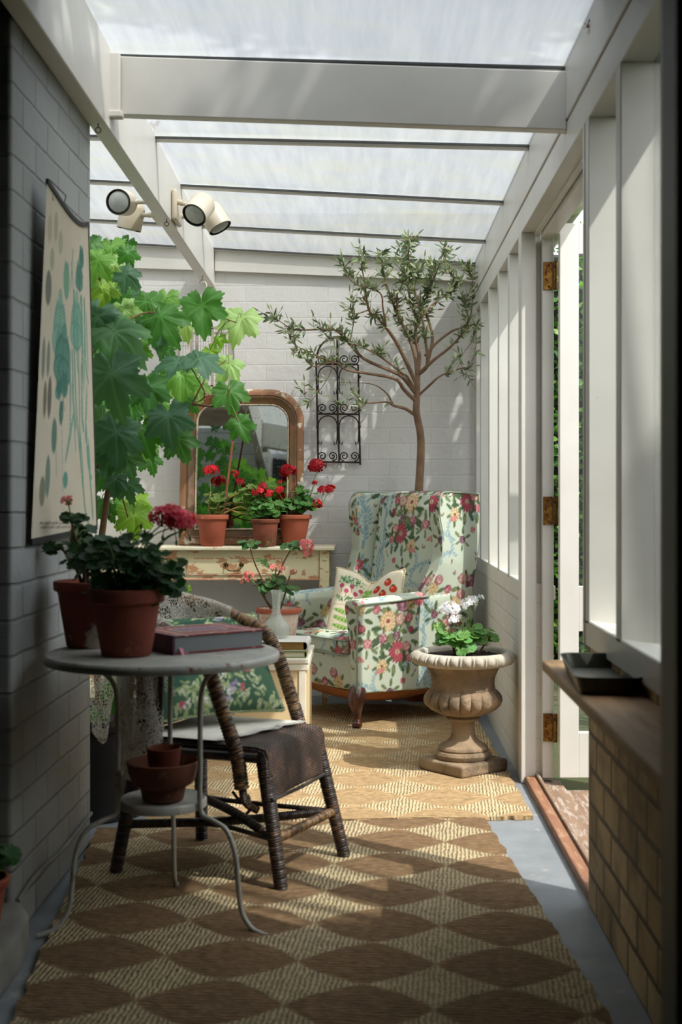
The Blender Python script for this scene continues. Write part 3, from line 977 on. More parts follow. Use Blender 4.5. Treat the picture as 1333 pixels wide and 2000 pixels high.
# ---- bowl and small pot on the lower shelf
c = Vector((-.557, 3.455, SZ + .004))
bowl = thing('terracotta_bowl', 'wide brown terracotta bowl on the lower shelf of the round table', 'bowl', c)
bm = B(); lathe(bm, [(0, 0), (.052, 0), (.055, .003), (.062, .036), (.080, .046), (.085, .052), (.098, .100), (.099, .104), (.094, .106), (.090, .102), (.076, .056), (.05, .02), (0, .016)], c, 44)
obj('bowl', bm, M['terra_dark'], bowl)
c2 = c + Vector((0.0, .0, .0165))
o = B(); lathe(o, [(0, 0), (.033, 0), (.036, .003), (.046, .098), (.0475, .102), (.044, .104), (.041, .10), (.031, .008), (0, .008)], c2 + Vector((.002, .0, .02)), 36)
small = tag(obj('small_pot', o, M['terra_plain']), 'small empty terracotta pot standing inside the wide brown bowl', 'flower pot')

# ------------------------------------------------------------------ geraniums on the table
RED, PINK, CORAL = '#b3122c', '#e8797c', '#c2253c'
c = Vector((-.647, 3.405, TZ - .003))
t = thing('potted_geranium', 'pink-red geranium in a plain terracotta pot in front on the round table', 'potted plant', c)
pot(t, c, .101, .066, .178, M['terra_plain'], rim=.04)
top = c + Vector((0, 0, .16))
st = [[top + Vector((dx * .3, dy * .3, 0)), top + Vector((dx * .6, dy * .6, .06)), top + Vector((dx, dy, z))] for dx, dy, z in ((-.05, 0, .10), (.03, -.02, .12), (.09, .01, .10), (.0, .05, .13), (-.02, -.05, .09))]
hp = at(334, 1012, 3.42)
geranium(t, st, [(top + Vector((.005, -.01, .09)), (.135, .08, .07), 120), (top + Vector((.06, -.03, .05)), (.08, .05, .06), 34), (top + Vector((-.03, -.01, .02)), (.08, .06, .03), 26)],
         [(hp, .034, '#e85566', 18, top + Vector((.03, 0, .1))), (hp + Vector((.028, .0, -.012)), .030, '#ee6470', 16, top + Vector((.05, 0, .1))), (hp + Vector((-.024, -.004, .004)), .028, '#e04e60', 14, top + Vector((.02, 0, .1))),
          (at(362, 1023, 3.42), .020, '#f07478', 9, top + Vector((.07, 0, .1)))],
         seed=4, leaf_col='#33552c', leaf_r=(.017, .027))
# drooping buds around the big flower head
rnd = random.Random(8)
for (px, py) in ((318, 1050), (345, 1060), (352, 1045), (372, 1052), (276, 1028), (283, 1040), (215, 1008)):
    bm = B(); p = at(px, py, 3.41); ball(bm, p, .006, .7, .7, 1.5, 1); q2 = hp if px > 300 else top + Vector((.0, 0, .13)); tube(bm, smooth_path([p + Vector((0, 0, .006)), p.lerp(q2, .4) + Vector((0, 0, .012)), q2], 4), .0013, 4)
    obj('flower_bud', bm, M['green_stem'], t)

c = Vector((-.783, 3.60, TZ - .003))
t = thing('potted_geranium', 'leggy geranium with one pink bloom in a lime-stained pot beside the grey wall', 'potted plant', c)
pot(t, c, .104, .068, .185, M['terra_old'], rim=.03)
b0 = c + Vector((0, 0, .17))
s1 = [at(165, 1140, 3.58), at(163, 1110, 3.56), at(150, 1060, 3.54), at(143, 1035, 3.53), at(140, 1015, 3.52)]
s2 = [at(160, 1140, 3.58), at(145, 1100, 3.55), at(132, 1085, 3.53), at(118, 1068, 3.52)]
s3 = [at(172, 1140, 3.62), at(172, 1095, 3.62), at(185, 1055, 3.60)]
s4 = [at(185, 1140, 3.6), at(195, 1100, 3.6), at(205, 1060, 3.6)]
geranium(t, [s1, s2, s3, s4],
         [(at(142, 1012, 3.52), (.03, .02, .012), 9), (at(118, 1072, 3.52), (.028, .02, .014), 9), (at(170, 1045, 3.58), (.04, .03, .03), 16), (at(190, 1085, 3.6), (.07, .04, .05), 34), (at(150, 1100, 3.56), (.03, .03, .02), 8)],
         [(at(134, 979, 3.52), .013, '#f08084', 4, s1[-1])], seed=9, leaf_col='#2f4f2a', leaf_r=(.014, .023), stem_r=.0055)

# ------------------------------------------------------------------ thick patterned book on the table
def place_box_mesh(c, ex, ey, ez, inset=0):
    pass
bk = [Vector((-.520, 3.405, 0)), Vector((-.292, 3.577, 0))]
ex = (bk[1] - bk[0]).normalized(); ey = Vector((-ex.y, ex.x, 0))
Wb, Db, Hb = .285, .235, .050
zb = TZ - .0025
t = thing('book', 'thick red and blue carpet-patterned book with pink ribbon on the round table', 'book', bk[0] + Vector((0, 0, zb)))
def L3(u, v, z): return bk[0] + ex * u + ey * v + Vector((0, 0, zb + z))
bm = B(); hexa(bm, [L3(.004, .004, .004), L3(Wb - .006, .004, .004), L3(Wb - .006, Db - .004, .004), L3(.004, Db - .004, .004), L3(.004, .004, Hb - .004), L3(Wb - .006, .004, Hb - .004), L3(Wb - .006, Db - .004, Hb - .004), L3(.004, Db - .004, Hb - .004)])
m, nt, N, L, P = new_mat('page_edges')
w = N.new('ShaderNodeTexWave'); w.bands_direction = 'Z'; w.inputs['Scale'].default_value = 160; w.inputs['Distortion'].default_value = 1.0
L.new(coord_n(nt), w.inputs['Vector'])
L.new(ramp_n(nt, w.outputs['Fac'], ((0, lin('#6d7073')), (1, lin('#8d9092')))), P.inputs['Base Color']); P.inputs['Roughness'].default_value = .8
M['pages'] = m
obj('page_block', bm, M['pages'], t, smooth=False)
pr = Print(.30, .25, .0016, '#7d2a30', tile=False)
rb = random.Random(2)
for i in range(420):
    pr.ell(rb.uniform(0, .3), rb.uniform(0, .25), rb.uniform(.002, .008), rb.uniform(.0015, .004), rb.uniform(0, 3), rb.choice(['#2a3560', '#a33a3c', '#c9c2b4', '#51708e', '#8f2b33', '#c7825e', '#39406e']))
for x0, x1, y0, y1, cc in ((.0, .3, .012, .018, '#c9b6a8'), (.0, .3, .23, .236, '#c9b6a8'), (.035, .045, 0, .25, '#c08d86'), (.046, .049, 0, .25, '#5b2430'), (.245, .255, 0, .25, '#c08d86'), (.24, .243, 0, .25, '#5b2430')):
    pr.img[int(y0/pr.res):int(y1/pr.res), int(x0/pr.res):int(x1/pr.res)] = pr.c(cc)
def rect(x0, x1, y0, y1, cc): pr.img[int(y0/pr.res):int(y1/pr.res), int(x0/pr.res):int(x1/pr.res)] = pr.c(cc)
rect(.07, .22, .085, .165, '#bdb8b6'); rect(.076, .214, .092, .158, '#2b2f55'); rect(.082, .208, .098, .152, '#8a6a78'); rect(.086, .204, .103, .147, '#23264a')
for i in range(10):
    x = .094 + i * .0112
    pr.ell(x, .125, .0042, .014, 0, '#d07f95'); 
    if i % 2: pr.ell(x, .125, .0018, .008, 0, '#23264a')
    else: pr.ell(x, .132, .0018, .005, 0, '#23264a')
def cover_mesh(name, z, th, parent):
    nx, ny = 150, 124
    bm = B(); g = [[bm.verts.new(L3(Wb * i / nx, Db * j / ny, z + th)) for j in range(ny + 1)] for i in range(nx + 1)]
    for i in range(nx):
        for j in range(ny): bm.faces.new((g[i][j], g[i+1][j], g[i+1][j+1], g[i][j+1]))
    r = bmesh.ops.extrude_face_region(bm, geom=bm.faces[:])
    bmesh.ops.translate(bm, vec=(0, 0, -th), verts=[v for v in r['geom'] if isinstance(v, bmesh.types.BMVert)])
    bmesh.ops.recalc_face_normals(bm, faces=bm.faces)
    inv = base_matrix(parent).inverted(); 
    me = bpy.data.meshes.new(name); bm.to_mesh(me)
    c, n = coords(me)
    rel = c - np.array(bk[0]); u = rel @ np.array(ex); v = rel @ np.array(ey)
    set_col(me, pr.sample(u, v)); me.transform(inv); bm.free()
    return link_mesh(name, me, M['print'], parent, smooth=False)
M['print'] = attr_mat('printed_paper', .45, spec=.5)
cover_mesh('front_cover', Hb - .004, .0035, t); cover_mesh('back_cover', 0, .0035, t)
bm = B(); hexa(bm, [L3(-.003, 0, 0), L3(.003, 0, 0), L3(.003, Db, 0), L3(-.003, Db, 0), L3(-.003, 0, Hb), L3(.003, 0, Hb), L3(.003, Db, Hb), L3(-.003, Db, Hb)])
M['navy'] = plain('navy_red_book_cloth', '#2a2340', '#5c2632', .5, scale=30, bump=.1, c3='#8a5a4c', s3=60, st3=(.6, .66))
obj('spine', bm, M['navy'], t)
bm = B()
rp = [L3(.022, .01, .018), L3(.020, -.002, .014), L3(.023, -.006, .002), L3(.024, -.007, -.012), L3(.030, -.010, -.020)]
for i in range(len(rp) - 1):
    w = ex * .005
    bm.faces.new([bm.verts.new(q) for q in (rp[i] - w, rp[i] + w, rp[i+1] + w, rp[i+1] - w)])
bmesh.ops.remove_doubles(bm, verts=bm.verts, dist=1e-5)
bmesh.ops.solidify(bm, geom=bm.faces[:], thickness=.0006)
M['ribbon'] = plain('pink_ribbon', '#d98c9f', '#c97a90', .5, bump=0)
obj('ribbon', bm, M['ribbon'], t)

# ------------------------------------------------------------------ botanical wall chart on the grey wall
PW, PH = .62, .95
ch = Print(PW, PH, .0032, '#c6bda9', tile=False)
rc = random.Random(21)
for i in range(90): ch.ell(rc.uniform(0, PW), rc.uniform(0, PH), rc.uniform(.02, .08), rc.uniform(.02, .06), rc.uniform(0, 3), rc.choice(['#c9c0ab', '#bfb59e', '#cdc6b3']), .35)
def fx(px, py):
    """photo pixel on the chart -> chart coordinates"""
    v = (py - 400) / 650.0
    l = 92 - 32 * v; r = 172 + 18 * v; u = (px - l) / (r - l)
    top = 352 + 88 * u; bot = 1058 - 35 * u
    return (u * PW, PH * (1 - (py - top) / (bot - top)))
G1, G2, G3 = '#5f9080', '#86ab97', '#3f6d60'
def cleaf(px, py, w, h, ang=0, c1=G1, c2=G3, n=5):
    x, y = fx(px, py); sx = PW / 100.0; sy = PH / 690.0
    ch.ell(x, y, h * sy * .62, w * sx * .5, PI / 2 + ang, c1, edge=c2)
    if w > 14:
        ch.ell(x - w * sx * .12, y - h * sy * .22, h * sy * .34, w * sx * .42, PI / 2 + ang, c1, edge=c2); ch.ell(x + w * sx * .10, y - h * sy * .25, h * sy * .32, w * sx * .40, PI / 2 + ang, c1, edge=c2)
        ch.ell(x - math.sin(ang) * h * sy * .6, y + h * sy * .6, h * sy * .22, w * sx * .16, PI / 2 + ang, c1, edge=c2)
        ch.line([(x, y - h * sy * .5), (x + .012, y - h * sy * .85), (x + .03, y - h * sy * 1.1)], .003, G3, .8)
    for k in range(-n, n + 1):
        q = k / (n + 1)
        ch.line([(x, y + q * h * sy * .5), (x + w * sx * .35, y + q * h * sy * .5 + .02)], .0022, c2, .5); ch.line([(x, y + q * h * sy * .5), (x - w * sx * .35, y + q * h * sy * .5 + .02)], .0022, c2, .5)
    ch.line([(x, y - h * sy * .6), (x, y + h * sy * .6)], .0026, c2, .8)
def cline(pts, r, col, r1=None, a=.95): ch.line([fx(*p) for p in pts], r * 1.35, col, a, (r1 or r) * 1.5)
cleaf(108, 640, 22, 105, .05, G2, G1); cleaf(113, 700, 28, 95, -.12, G1, G3); cleaf(139, 628, 26, 95, 0, G2, G1, 6)
cleaf(150, 490, 16, 40, .15, G1, G3); cleaf(145, 530, 20, 55, .1, G1, G3); cleaf(119, 538, 12, 70, .1, '#86a883', G1)
cleaf(106, 760, 12, 30, .4, G1, G3); cleaf(116, 750, 12, 42, -.1, G1, G3); cleaf(110, 805, 7, 40, 0, G3, G3)
for pts, r in (([(133, 560), (135, 700), (140, 800), (150, 900), (157, 960)], .007), ([(150, 575), (153, 680), (152, 790), (157, 840)], .012), ([(158, 580), (162, 700), (170, 745)], .010), ([(140, 610), (146, 760), (148, 860), (157, 955), (162, 1010)], .006),
               ([(130, 680), (134, 800), (139, 880)], .006), ([(163, 830), (168, 900), (178, 930)], .008), ([(155, 940), (163, 1000), (180, 1040)], .007), ([(147, 830), (155, 910), (156, 960)], .005), ([(130, 470), (126, 560)], .004), ([(128, 500), (132, 570)], .004),
               ([(168, 870), (176, 960), (180, 1010)], .010), ([(125, 690), (127, 780), (126, 850)], .007)):
    cline(pts, r, G1, r * .5)
for px, py, L_, a in ((126, 850, .09, -.5), (134, 790, .08, .4), (163, 800, .10, -.2), (172, 900, .09, .15), (152, 760, .10, .1), (158, 690, .12, -.1), (166, 660, .10, .1)):
    x, y = fx(px, py); ch.ell(x, y, L_, .011, PI / 2 + a, '#8fb0a0', edge=G1); ch.ell(x, y, L_ * .8, .004, PI / 2 + a, G3, .5)
for pts in (([(100, 850), (102, 930)]), ([(111, 800), (113, 960)]), ([(97, 540), (94, 620)])): cline(pts, .002, '#8a9a88')
for px, py, w, h, c1 in ((92, 560, 9, 60, '#6e7268'), (83, 700, 5, 70, '#7c8276'), (90, 700, 5, 60, '#7c8276'), (84, 780, 5, 60, '#74705c'), (91, 775, 6, 70, '#6a665a'), (98, 850, 8, 60, '#5c7a6c'), (87, 930, 7, 70, '#6a8270'), (78, 960, 8, 50, '#7a7c66'), (96, 440, 7, 50, '#b0a890'), (104, 430, 7, 55, '#a8a48c'), (118, 935, 8, 30, G1), (98, 500, 7, 40, '#a3a48a'), (110, 460, 8, 45, '#a9a78f')):
    cleaf(px, py, w, h, 0, c1, c1, 0)
for k, y0 in enumerate((1022, 1030)):
    x = 74
    while x < 150 - 6 * k:
        w = rc.uniform(1.5, 4.5); cline([(x, y0 + (x - 74) * -.06), (x + w, y0 + (x + w - 74) * -.06)], .0022, '#6d675c', a=.7); x += w + 1.2
M['chart'] = attr_mat('aged_printed_chart_paper', .8)
t = thing('botanical_chart', 'long aged botanical wall chart of green bean plants hanging on the grey wall', 'wall chart', (-.90, 3.7, 1.25))
def chart_pt(u, v):
    """u 0 near edge .. 1 far edge, v 0 bottom .. 1 top"""
    l = at(92, 356, 3.47).lerp(at(61, 1058, 3.40), 1 - v); r = at(172, 440, 3.98).lerp(at(189, 1030, 4.08), 1 - v)
    p = l.lerp(r, u)
    bow = .03 * math.sin(PI * u) * (.35 + .65 * v) 
    p.x += bow * .5; p.z -= .045 * math.sin(PI * u) * v ** 6 + .0 
    p.x = max(p.x, XL + .006)
    return p
nx, ny = 190, 290
bm = B(); g = [[bm.verts.new(chart_pt(i / nx, j / ny)) for j in range(ny + 1)] for i in range(nx + 1)]
for i in range(nx):
    for j in range(ny): bm.faces.new((g[i][j], g[i+1][j], g[i+1][j+1], g[i][j+1]))
me = bpy.data.meshes.new('paper'); bm.to_mesh(me); bm.free()
uu = np.repeat(np.arange(nx + 1) / nx, ny + 1); vv = np.tile(np.arange(ny + 1) / ny, nx + 1)
set_col(me, ch.sample(uu * PW, vv * PH)); me.transform(base_matrix(t).inverted())
link_mesh('paper', me, M['chart'], t)
M['tape_and_rim_shadow'] = plain('black_tape_and_rim_shadow', '#1f1d1b', '#151412', .7, bump=.1)
def strip(name, pts, w, th, mat, parent):
    bm = B()
    for i in range(len(pts) - 1): beam(bm, pts[i], pts[i+1], w, th, up=Vector((1, 0, 0)), top=False)
    return obj(name, bm, mat, parent, smooth=False)
strip('edge_tape', [chart_pt(1.003, v / 20) for v in range(21)], .010, .004, M['tape_and_rim_shadow'], t)
strip('top_batten', [chart_pt(u / 12, 1.0) + Vector((0, 0, .004)) for u in range(13)], .014, .008, M['tape_and_rim_shadow'], t)
strip('bottom_batten', [chart_pt(u / 12, 0) for u in range(13)], .016, .006, M['tape_and_rim_shadow'], t)
bm = B()
nail = Vector((-.905, 3.62, at(0, 352, 3.62).z))
for a, b2 in ((at(96, 352, 3.50), at(104, 392, 3.52)), (at(98, 352, 3.5), at(129, 382, 3.70)), (at(129, 382, 3.70), at(124, 406, 3.66)), (nail, at(98, 352, 3.5))):
    tube(bm, [a, b2], .0016, 5)
obj('hanging_string', bm, M['tape_and_rim_shadow'], t)
# ------------------------------------------------------------------ rugs
def rug_mat(name, light, dark, cw, cd, theta, contrast=1.0, ou=0.0, ov=0.0):
    """sewn seagrass squares: woven diamonds, braided stitches running with u or v"""
    m, nt, N, L, P = new_mat(name)
    v0 = coord_n(nt)
    rot = N.new('ShaderNodeVectorRotate'); rot.rotation_type = 'Z_AXIS'; rot.inputs['Angle'].default_value = theta; L.new(v0, rot.inputs['Vector'])
    sp = N.new('ShaderNodeSeparateXYZ'); L.new(rot.outputs[0], sp.inputs[0])
    wob = math_n(nt, 'MULTIPLY', math_n(nt, 'SUBTRACT', noise_n(nt, rot.outputs[0], 5, 3, .6), .5), .09)
    U = math_n(nt, 'ADD', math_n(nt, 'MULTIPLY_ADD', sp.outputs[0], 1 / cw, ou), wob); V = math_n(nt, 'ADD', math_n(nt, 'MULTIPLY_ADD', sp.outputs[1], 1 / cd, ov), wob)
    a = math_n(nt, 'PINGPONG', U, .5); b = math_n(nt, 'PINGPONG', V, .5)
    s = math_n(nt, 'MULTIPLY', math_n(nt, 'ADD', math_n(nt, 'POWER', math_n(nt, 'MULTIPLY', a, 2.0), 1.25), math_n(nt, 'POWER', math_n(nt, 'MULTIPLY', b, 2.0), 1.25)), .5)            # 0..1, diamond distance
    dk = ramp_n(nt, s, ((.47, 1.0), (.53, 0.0)))       # 1 in dark diamonds
    # stitches
    w1 = N.new('ShaderNodeTexWave'); w1.bands_direction = 'X'; w1.inputs['Scale'].default_value = 25; w1.inputs['Distortion'].default_value = 3.5; w1.inputs['Detail'].default_value = 2; w1.inputs['Detail Scale'].default_value = 1.2
    w2 = N.new('ShaderNodeTexWave'); w2.bands_direction = 'Y'; w2.inputs['Scale'].default_value = 20; w2.inputs['Distortion'].default_value = 3.5; w2.inputs['Detail'].default_value = 2; w2.inputs['Detail Scale'].default_value = 1.2
    for w in (w1, w2): L.new(rot.outputs[0], w.inputs['Vector'])
    fine = N.new('ShaderNodeTexVoronoi'); fine.inputs['Scale'].default_value = 1.0
    L.new(swz(nt, rot.outputs[0], 'xy ', (95, 125, 1)), fine.inputs['Vector'])
    fine2 = N.new('ShaderNodeTexVoronoi'); fine2.inputs['Scale'].default_value = 1.0
    L.new(swz(nt, rot.outputs[0], 'xy ', (42, 125, 1)), fine2.inputs['Vector'])
    hl = math_n(nt, 'ADD', math_n(nt, 'MULTIPLY', w1.outputs['Fac'], .6), math_n(nt, 'MULTIPLY', math_n(nt, 'SUBTRACT', 1.0, fine.outputs['Distance']), .8))
    hd = math_n(nt, 'ADD', math_n(nt, 'MULTIPLY', w2.outputs['Fac'], .7), math_n(nt, 'MULTIPLY', math_n(nt, 'SUBTRACT', 1.0, fine2.outputs['Distance']), .7))
    hm = N.new('ShaderNodeMix'); hm.data_type = 'FLOAT'; L.new(dk, hm.inputs[0]); L.new(hl, hm.inputs[2]); L.new(hd, hm.inputs[3])
    h = hm.outputs[0]
    bl = noise_n(nt, rot.outputs[0], 30, 4, .7)
    cl = mix_n(nt, ramp_n(nt, bl, ((.3, 0.0), (.7, 1.0))), lin(light), tuple(x * .66 for x in lin(light)))
    cd_ = mix_n(nt, ramp_n(nt, bl, ((.3, 0.0), (.7, 1.0))), lin(dark), tuple(x * .7 for x in lin(dark)))
    col = mix_n(nt, math_n(nt, 'MULTIPLY', dk, contrast), cl, cd_)
    shade = ramp_n(nt, h, ((.40, .60), (.95, 1.15)))
    col = mix_n(nt, 1.0, col, shade, 'MULTIPLY')
    L.new(col, P.inputs['Base Color']); P.inputs['Roughness'].default_value = .95; P.inputs['Specular IOR Level'].default_value = .1
    big = math_n(nt, 'PINGPONG', math_n(nt, 'MULTIPLY', s, 9), 1.0)
    n1 = bump_n(nt, math_n(nt, 'ADD', h, math_n(nt, 'MULTIPLY', big, .35)), .9, .007, P)
    return m

def rug(name, label, corners, th, mat, n=70):
    """corners: near-left, near-right, far-right, far-left"""
    c = [Vector((x, y, 0)) for x, y in corners]
    bm = B(); g = []
    for i in range(n + 1):
        row = []
        for j in range(n + 1):
            u, v = i / n, j / n
            p = (c[0].lerp(c[1], u)).lerp(c[3].lerp(c[2], u), v)
            e = min(u, 1 - u, v, 1 - v)
            p.x += (noise.noise(Vector((v * 30, 7, 0))) * .012) if min(u, 1 - u) == 0 else 0
            p.y += (noise.noise(Vector((u * 40, 3, 0))) * .010) if min(v, 1 - v) == 0 else 0
            p.z = .0015 + th + noise.noise(Vector((p.x * 4, p.y * 4, 0))) * .0025
            row.append(bm.verts.new(p))
        g.append(row)
    for i in range(n):
        for j in range(n): bm.faces.new((g[i][j], g[i+1][j], g[i+1][j+1], g[i][j+1]))
    r = bmesh.ops.extrude_face_region(bm, geom=bm.faces[:])
    for v in r['geom']:
        if isinstance(v, bmesh.types.BMVert): v.co.z = .0012
    return tag(obj(name, bm, mat, None, smooth=True), label, 'rug')

M['rug_front'] = rug_mat('woven_seagrass_front', '#c0ad88', '#8c7154', .335, .274, .08, 1.0, .753, -.294)
M['rug_back'] = rug_mat('woven_seagrass_back', '#d3bb92', '#b9976a', .335, .30, .06, .7)
rug('rug', 'seagrass rug with dark woven diamonds filling the front of the floor', [(-.735, 2.35), (.555, 2.35), (.405, 4.50), (-.93, 4.37)], .012, M['rug_front'])
rug('rug', 'paler coiled seagrass rug under the floral armchair and stone urn', [(-.785, 4.43), (.578, 4.515), (.535, 6.95), (-.785, 6.85)], .014, M['rug_back'])

# ------------------------------------------------------------------ wicker chair
M['cane'] = None
def cane_mat(name, c_dark, c_worn, amt, pitch_scale=1.0):
    m, nt, N, L, P = new_mat(name)
    uv = coord_n(nt, 'UV')
    w = N.new('ShaderNodeTexWave'); w.bands_direction = 'Y'; w.inputs['Scale'].default_value = 50 * pitch_scale; w.inputs['Distortion'].default_value = .6
    L.new(uv, w.inputs['Vector'])
    g = noise_n(nt, swz(nt, uv, 'xy ', (3, 90, 1)), 1.0, 2, .5)
    g2 = noise_n(nt, coord_n(nt), 6, 2, .5)
    f = ramp_n(nt, math_n(nt, 'ADD', math_n(nt, 'MULTIPLY', g, .6), math_n(nt, 'MULTIPLY', g2, .5)), ((amt, 0.0), (amt + .12, 1.0)))
    col = mix_n(nt, f, lin(c_dark), lin(c_worn))
    L.new(mix_n(nt, 1.0, col, ramp_n(nt, w.outputs['Fac'], ((0, .45), (.5, 1.0))), 'MULTIPLY'), P.inputs['Base Color'])
    P.inputs['Roughness'].default_value = .38; P.inputs['Specular IOR Level'].default_value = .6
    bump_n(nt, w.outputs['Fac'], .7, .003, P)
    return m
M['cane_dark'] = cane_mat('wrapped_dark_cane', '#2c1f17', '#6b4a2e', .60)
M['cane_worn'] = cane_mat('wrapped_worn_cane', '#3a281b', '#a37c50', .50)
# woven seat fibre
m, nt, N, L, P = new_mat('woven_loom_seat')
v = coord_n(nt)
ck = N.new('ShaderNodeTexBrick'); ck.inputs['Scale'].default_value = 1; ck.inputs['Brick Width'].default_value = .012; ck.inputs['Row Height'].default_value = .0075; ck.inputs['Mortar Size'].default_value = .0016; ck.inputs['Mortar Smooth'].default_value = 1
sxy = N.new('ShaderNodeSeparateXYZ'); L.new(v, sxy.inputs[0])
cb = N.new('ShaderNodeCombineXYZ'); L.new(math_n(nt, 'ADD', sxy.outputs[1], math_n(nt, 'MULTIPLY', sxy.outputs[0], .15)), cb.inputs[0]); L.new(math_n(nt, 'ADD', sxy.outputs[2], sxy.outputs[0]), cb.inputs[1])
L.new(cb.outputs[0], ck.inputs['Vector'])
g = noise_n(nt, v, 9, 5, .7)
col = ramp_n(nt, g, ((.38, lin('#33271f')), (.52, lin('#4d3a30')), (.66, lin('#80614f'))))
col = mix_n(nt, ck.outputs['Fac'], col, lin('#100c0a'))
L.new(col, P.inputs['Base Color']); P.inputs['Roughness'].default_value = .55
bump_n(nt, math_n(nt, 'SUBTRACT', 1.0, ck.outputs['Fac']), .9, .002, P)
M['loom'] = m

CH = Vector((-.428, 3.946, 0)); FW = Vector((.93, -.37, 0)).normalized(); SD = Vector((-.37, -.93, 0)).normalized()
def C3(x, s, z): return CH + FW * x + SD * s + Vector((0, 0, z))
t = thing('wicker_chair', 'dark worn wicker armchair with woven seat, draped with white lace, behind the table', 'chair', CH)
# seat: rounded box of woven fibre with deep apron at the front
SZt = .422
prof = [(-.24, SZt - .045), (-.24, SZt - .008), (-.225, SZt), (.19, SZt + .002), (.222, SZt - .006), (.232, SZt - .03), (.240, SZt - .148), (.226, SZt - .148), (.218, SZt - .045)]
bm = B()
nst = 12
rows = []
for k in range(nst + 1):
    s = -.205 + .41 * k / nst
    e = 1 - .02 * (abs(k - nst / 2) / (nst / 2)) ** 6
    rows.append([bm.verts.new(C3(x * e, s, z - .004 * (abs(k - nst/2) / (nst/2)) ** 4 - (.006 * math.cos(s / .205 * PI / 2) if z > SZt - .01 and abs(x) < .2 else 0))) for x, z in prof])
for k in range(nst):
    for i in range(len(prof)):
        j = (i + 1) % len(prof)
        bm.faces.new((rows[k][i], rows[k][j], rows[k+1][j], rows[k+1][i]))
bm.faces.new(rows[0]); bm.faces.new(rows[-1][::-1])
bmesh.ops.recalc_face_normals(bm, faces=bm.faces)
bmesh.ops.bevel(bm, geom=[e for e in bm.edges if len(e.link_faces) == 2 and e.calc_face_angle(0) > 1.2], offset=.006, segments=2, affect='EDGES')
obj('seat', bm, M['loom'], t)
bm = B()
for s in (-1, 1):
    tube(bm, smooth_path([C3(-.23, .205 * s, SZt - .03), C3(0, .21 * s, SZt - .032), C3(.2, .207 * s, SZt - .03)], 4), .013, 8)
tube(bm, [C3(-.23, -.2, SZt - .03), C3(-.23, .2, SZt - .03)], .013, 8)
tube(bm, smooth_path([C3(.238, -.2, SZt - .15), C3(.243, 0, SZt - .152), C3(.238, .2, SZt - .15)], 4), .006, 8)
obj('seat_rail', bm, M['cane_dark'], t)
feet = {(1, 1): Vector((-.254, 3.686, .012)), (1, -1): Vector((-.079, 4.02, .012)), (-1, 1): Vector((-.764, 3.854, .012)), (-1, -1): Vector((-.552, 4.21, .012))}
legtop = {(1, 1): C3(.205, .185, SZt - .04), (1, -1): C3(.205, -.185, SZt - .04), (-1, 1): C3(-.21, .185, SZt - .03), (-1, -1): C3(-.21, -.185, SZt - .03)}
for k in feet:
    bm = B(); tube(bm, [feet[k], feet[k].lerp(legtop[k], .5), legtop[k]], [.020, .021, .023], 14, wrap=(.0085, .10))
    obj('leg', bm, M['cane_dark'], t)
# stretchers crossing low
zz = .155
mid = {k: feet[k].lerp(legtop[k], .38) for k in feet}
bm = B()
tube(bm, [mid[(1, 1)], mid[(1, -1)]], .014, 10, wrap=(.008, .1)); obj('stretcher', bm, M['cane_worn'], t)
for a, b2 in (((1, 1), (-1, -1)), ((1, -1), (-1, 1))):
    bm = B(); p, q2 = mid[a], mid[b2]; m2 = p.lerp(q2, .5)
    tube(bm, smooth_path([p, m2 + Vector((0, 0, .012 if a == (1, 1) else -.01)), q2], 6), .014, 10, wrap=(.008, .08)); obj('stretcher', bm, M['cane_dark'], t)
bm = B(); tube(bm, smooth_path([mid[(1, -1)], C3(.02, -.07, .185), mid[(-1, -1)]], 6), .008, 8); tube(bm, smooth_path([mid[(-1, 1)], C3(-.04, .05, .14), mid[(1, 1)]], 6), .008, 8)
obj('stretcher', bm, M['cane_dark'], t)
# hoop: arms sweeping back into a low curved back
arm = [(.150, .215, .300), (.135, .22, .40), (.085, .225, .54), (.045, .225, .645), (.0, .225, .705), (-.08, .225, .74), (-.18, .215, .775), (-.27, .15, .805), (-.30, 0, .815)]
full = [C3(*a) for a in arm] + [C3(x, -s, z) for x, s, z in arm[-2::-1]]
P_ = smooth_path(full, 8)
P_[-1] = C3(.155, -.205, .30)
bm = B(); tube(bm, P_, [.0215] * len(P_), 16, wrap=(.0095, .12)); obj('arm_hoop', bm, M['cane_worn'], t)
# back panel woven between seat and hoop
bm = B()
bk_low = [C3(-.12, .215, SZt), C3(-.20, .21, SZt), C3(-.235, .13, SZt), C3(-.245, 0, SZt), C3(-.235, -.13, SZt), C3(-.20, -.21, SZt), C3(-.12, -.215, SZt)]
bk_hi = [C3(-.10, .225, .735), C3(-.19, .213, .77), C3(-.265, .14, .795), C3(-.295, 0, .805), C3(-.265, -.14, .795), C3(-.19, -.213, .77), C3(-.10, -.225, .735)]
lo, hi = smooth_path(bk_low, 6), smooth_path(bk_hi, 6)
g = [[bm.verts.new(a.lerp(b2, k / 10)) for k in range(11)] for a, b2 in zip(lo, hi)]
for i in range(len(g) - 1):
    for k in range(10): bm.faces.new((g[i][k], g[i+1][k], g[i+1][k+1], g[i][k+1]))
bmesh.ops.recalc_face_normals(bm, faces=bm.faces); bmesh.ops.solidify(bm, geom=bm.faces[:], thickness=.008)
obj('backrest', bm, M['loom'], t)
bm = B()
p = C3(.12, .215, .29)
tube(bm, smooth_path([p, p + Vector((.02, -.01, -.02)), p + Vector((.045, 0, -.012)), p + Vector((.05, 0, -.05)), p + Vector((.04, 0, -.065))], 4), .005, 6)
tube(bm, smooth_path([C3(.15, .215, .31), C3(.16, .21, .26), C3(.19, .19, .235)], 4), .012, 8)
obj('loose_cane', bm, M['cane_dark'], t)

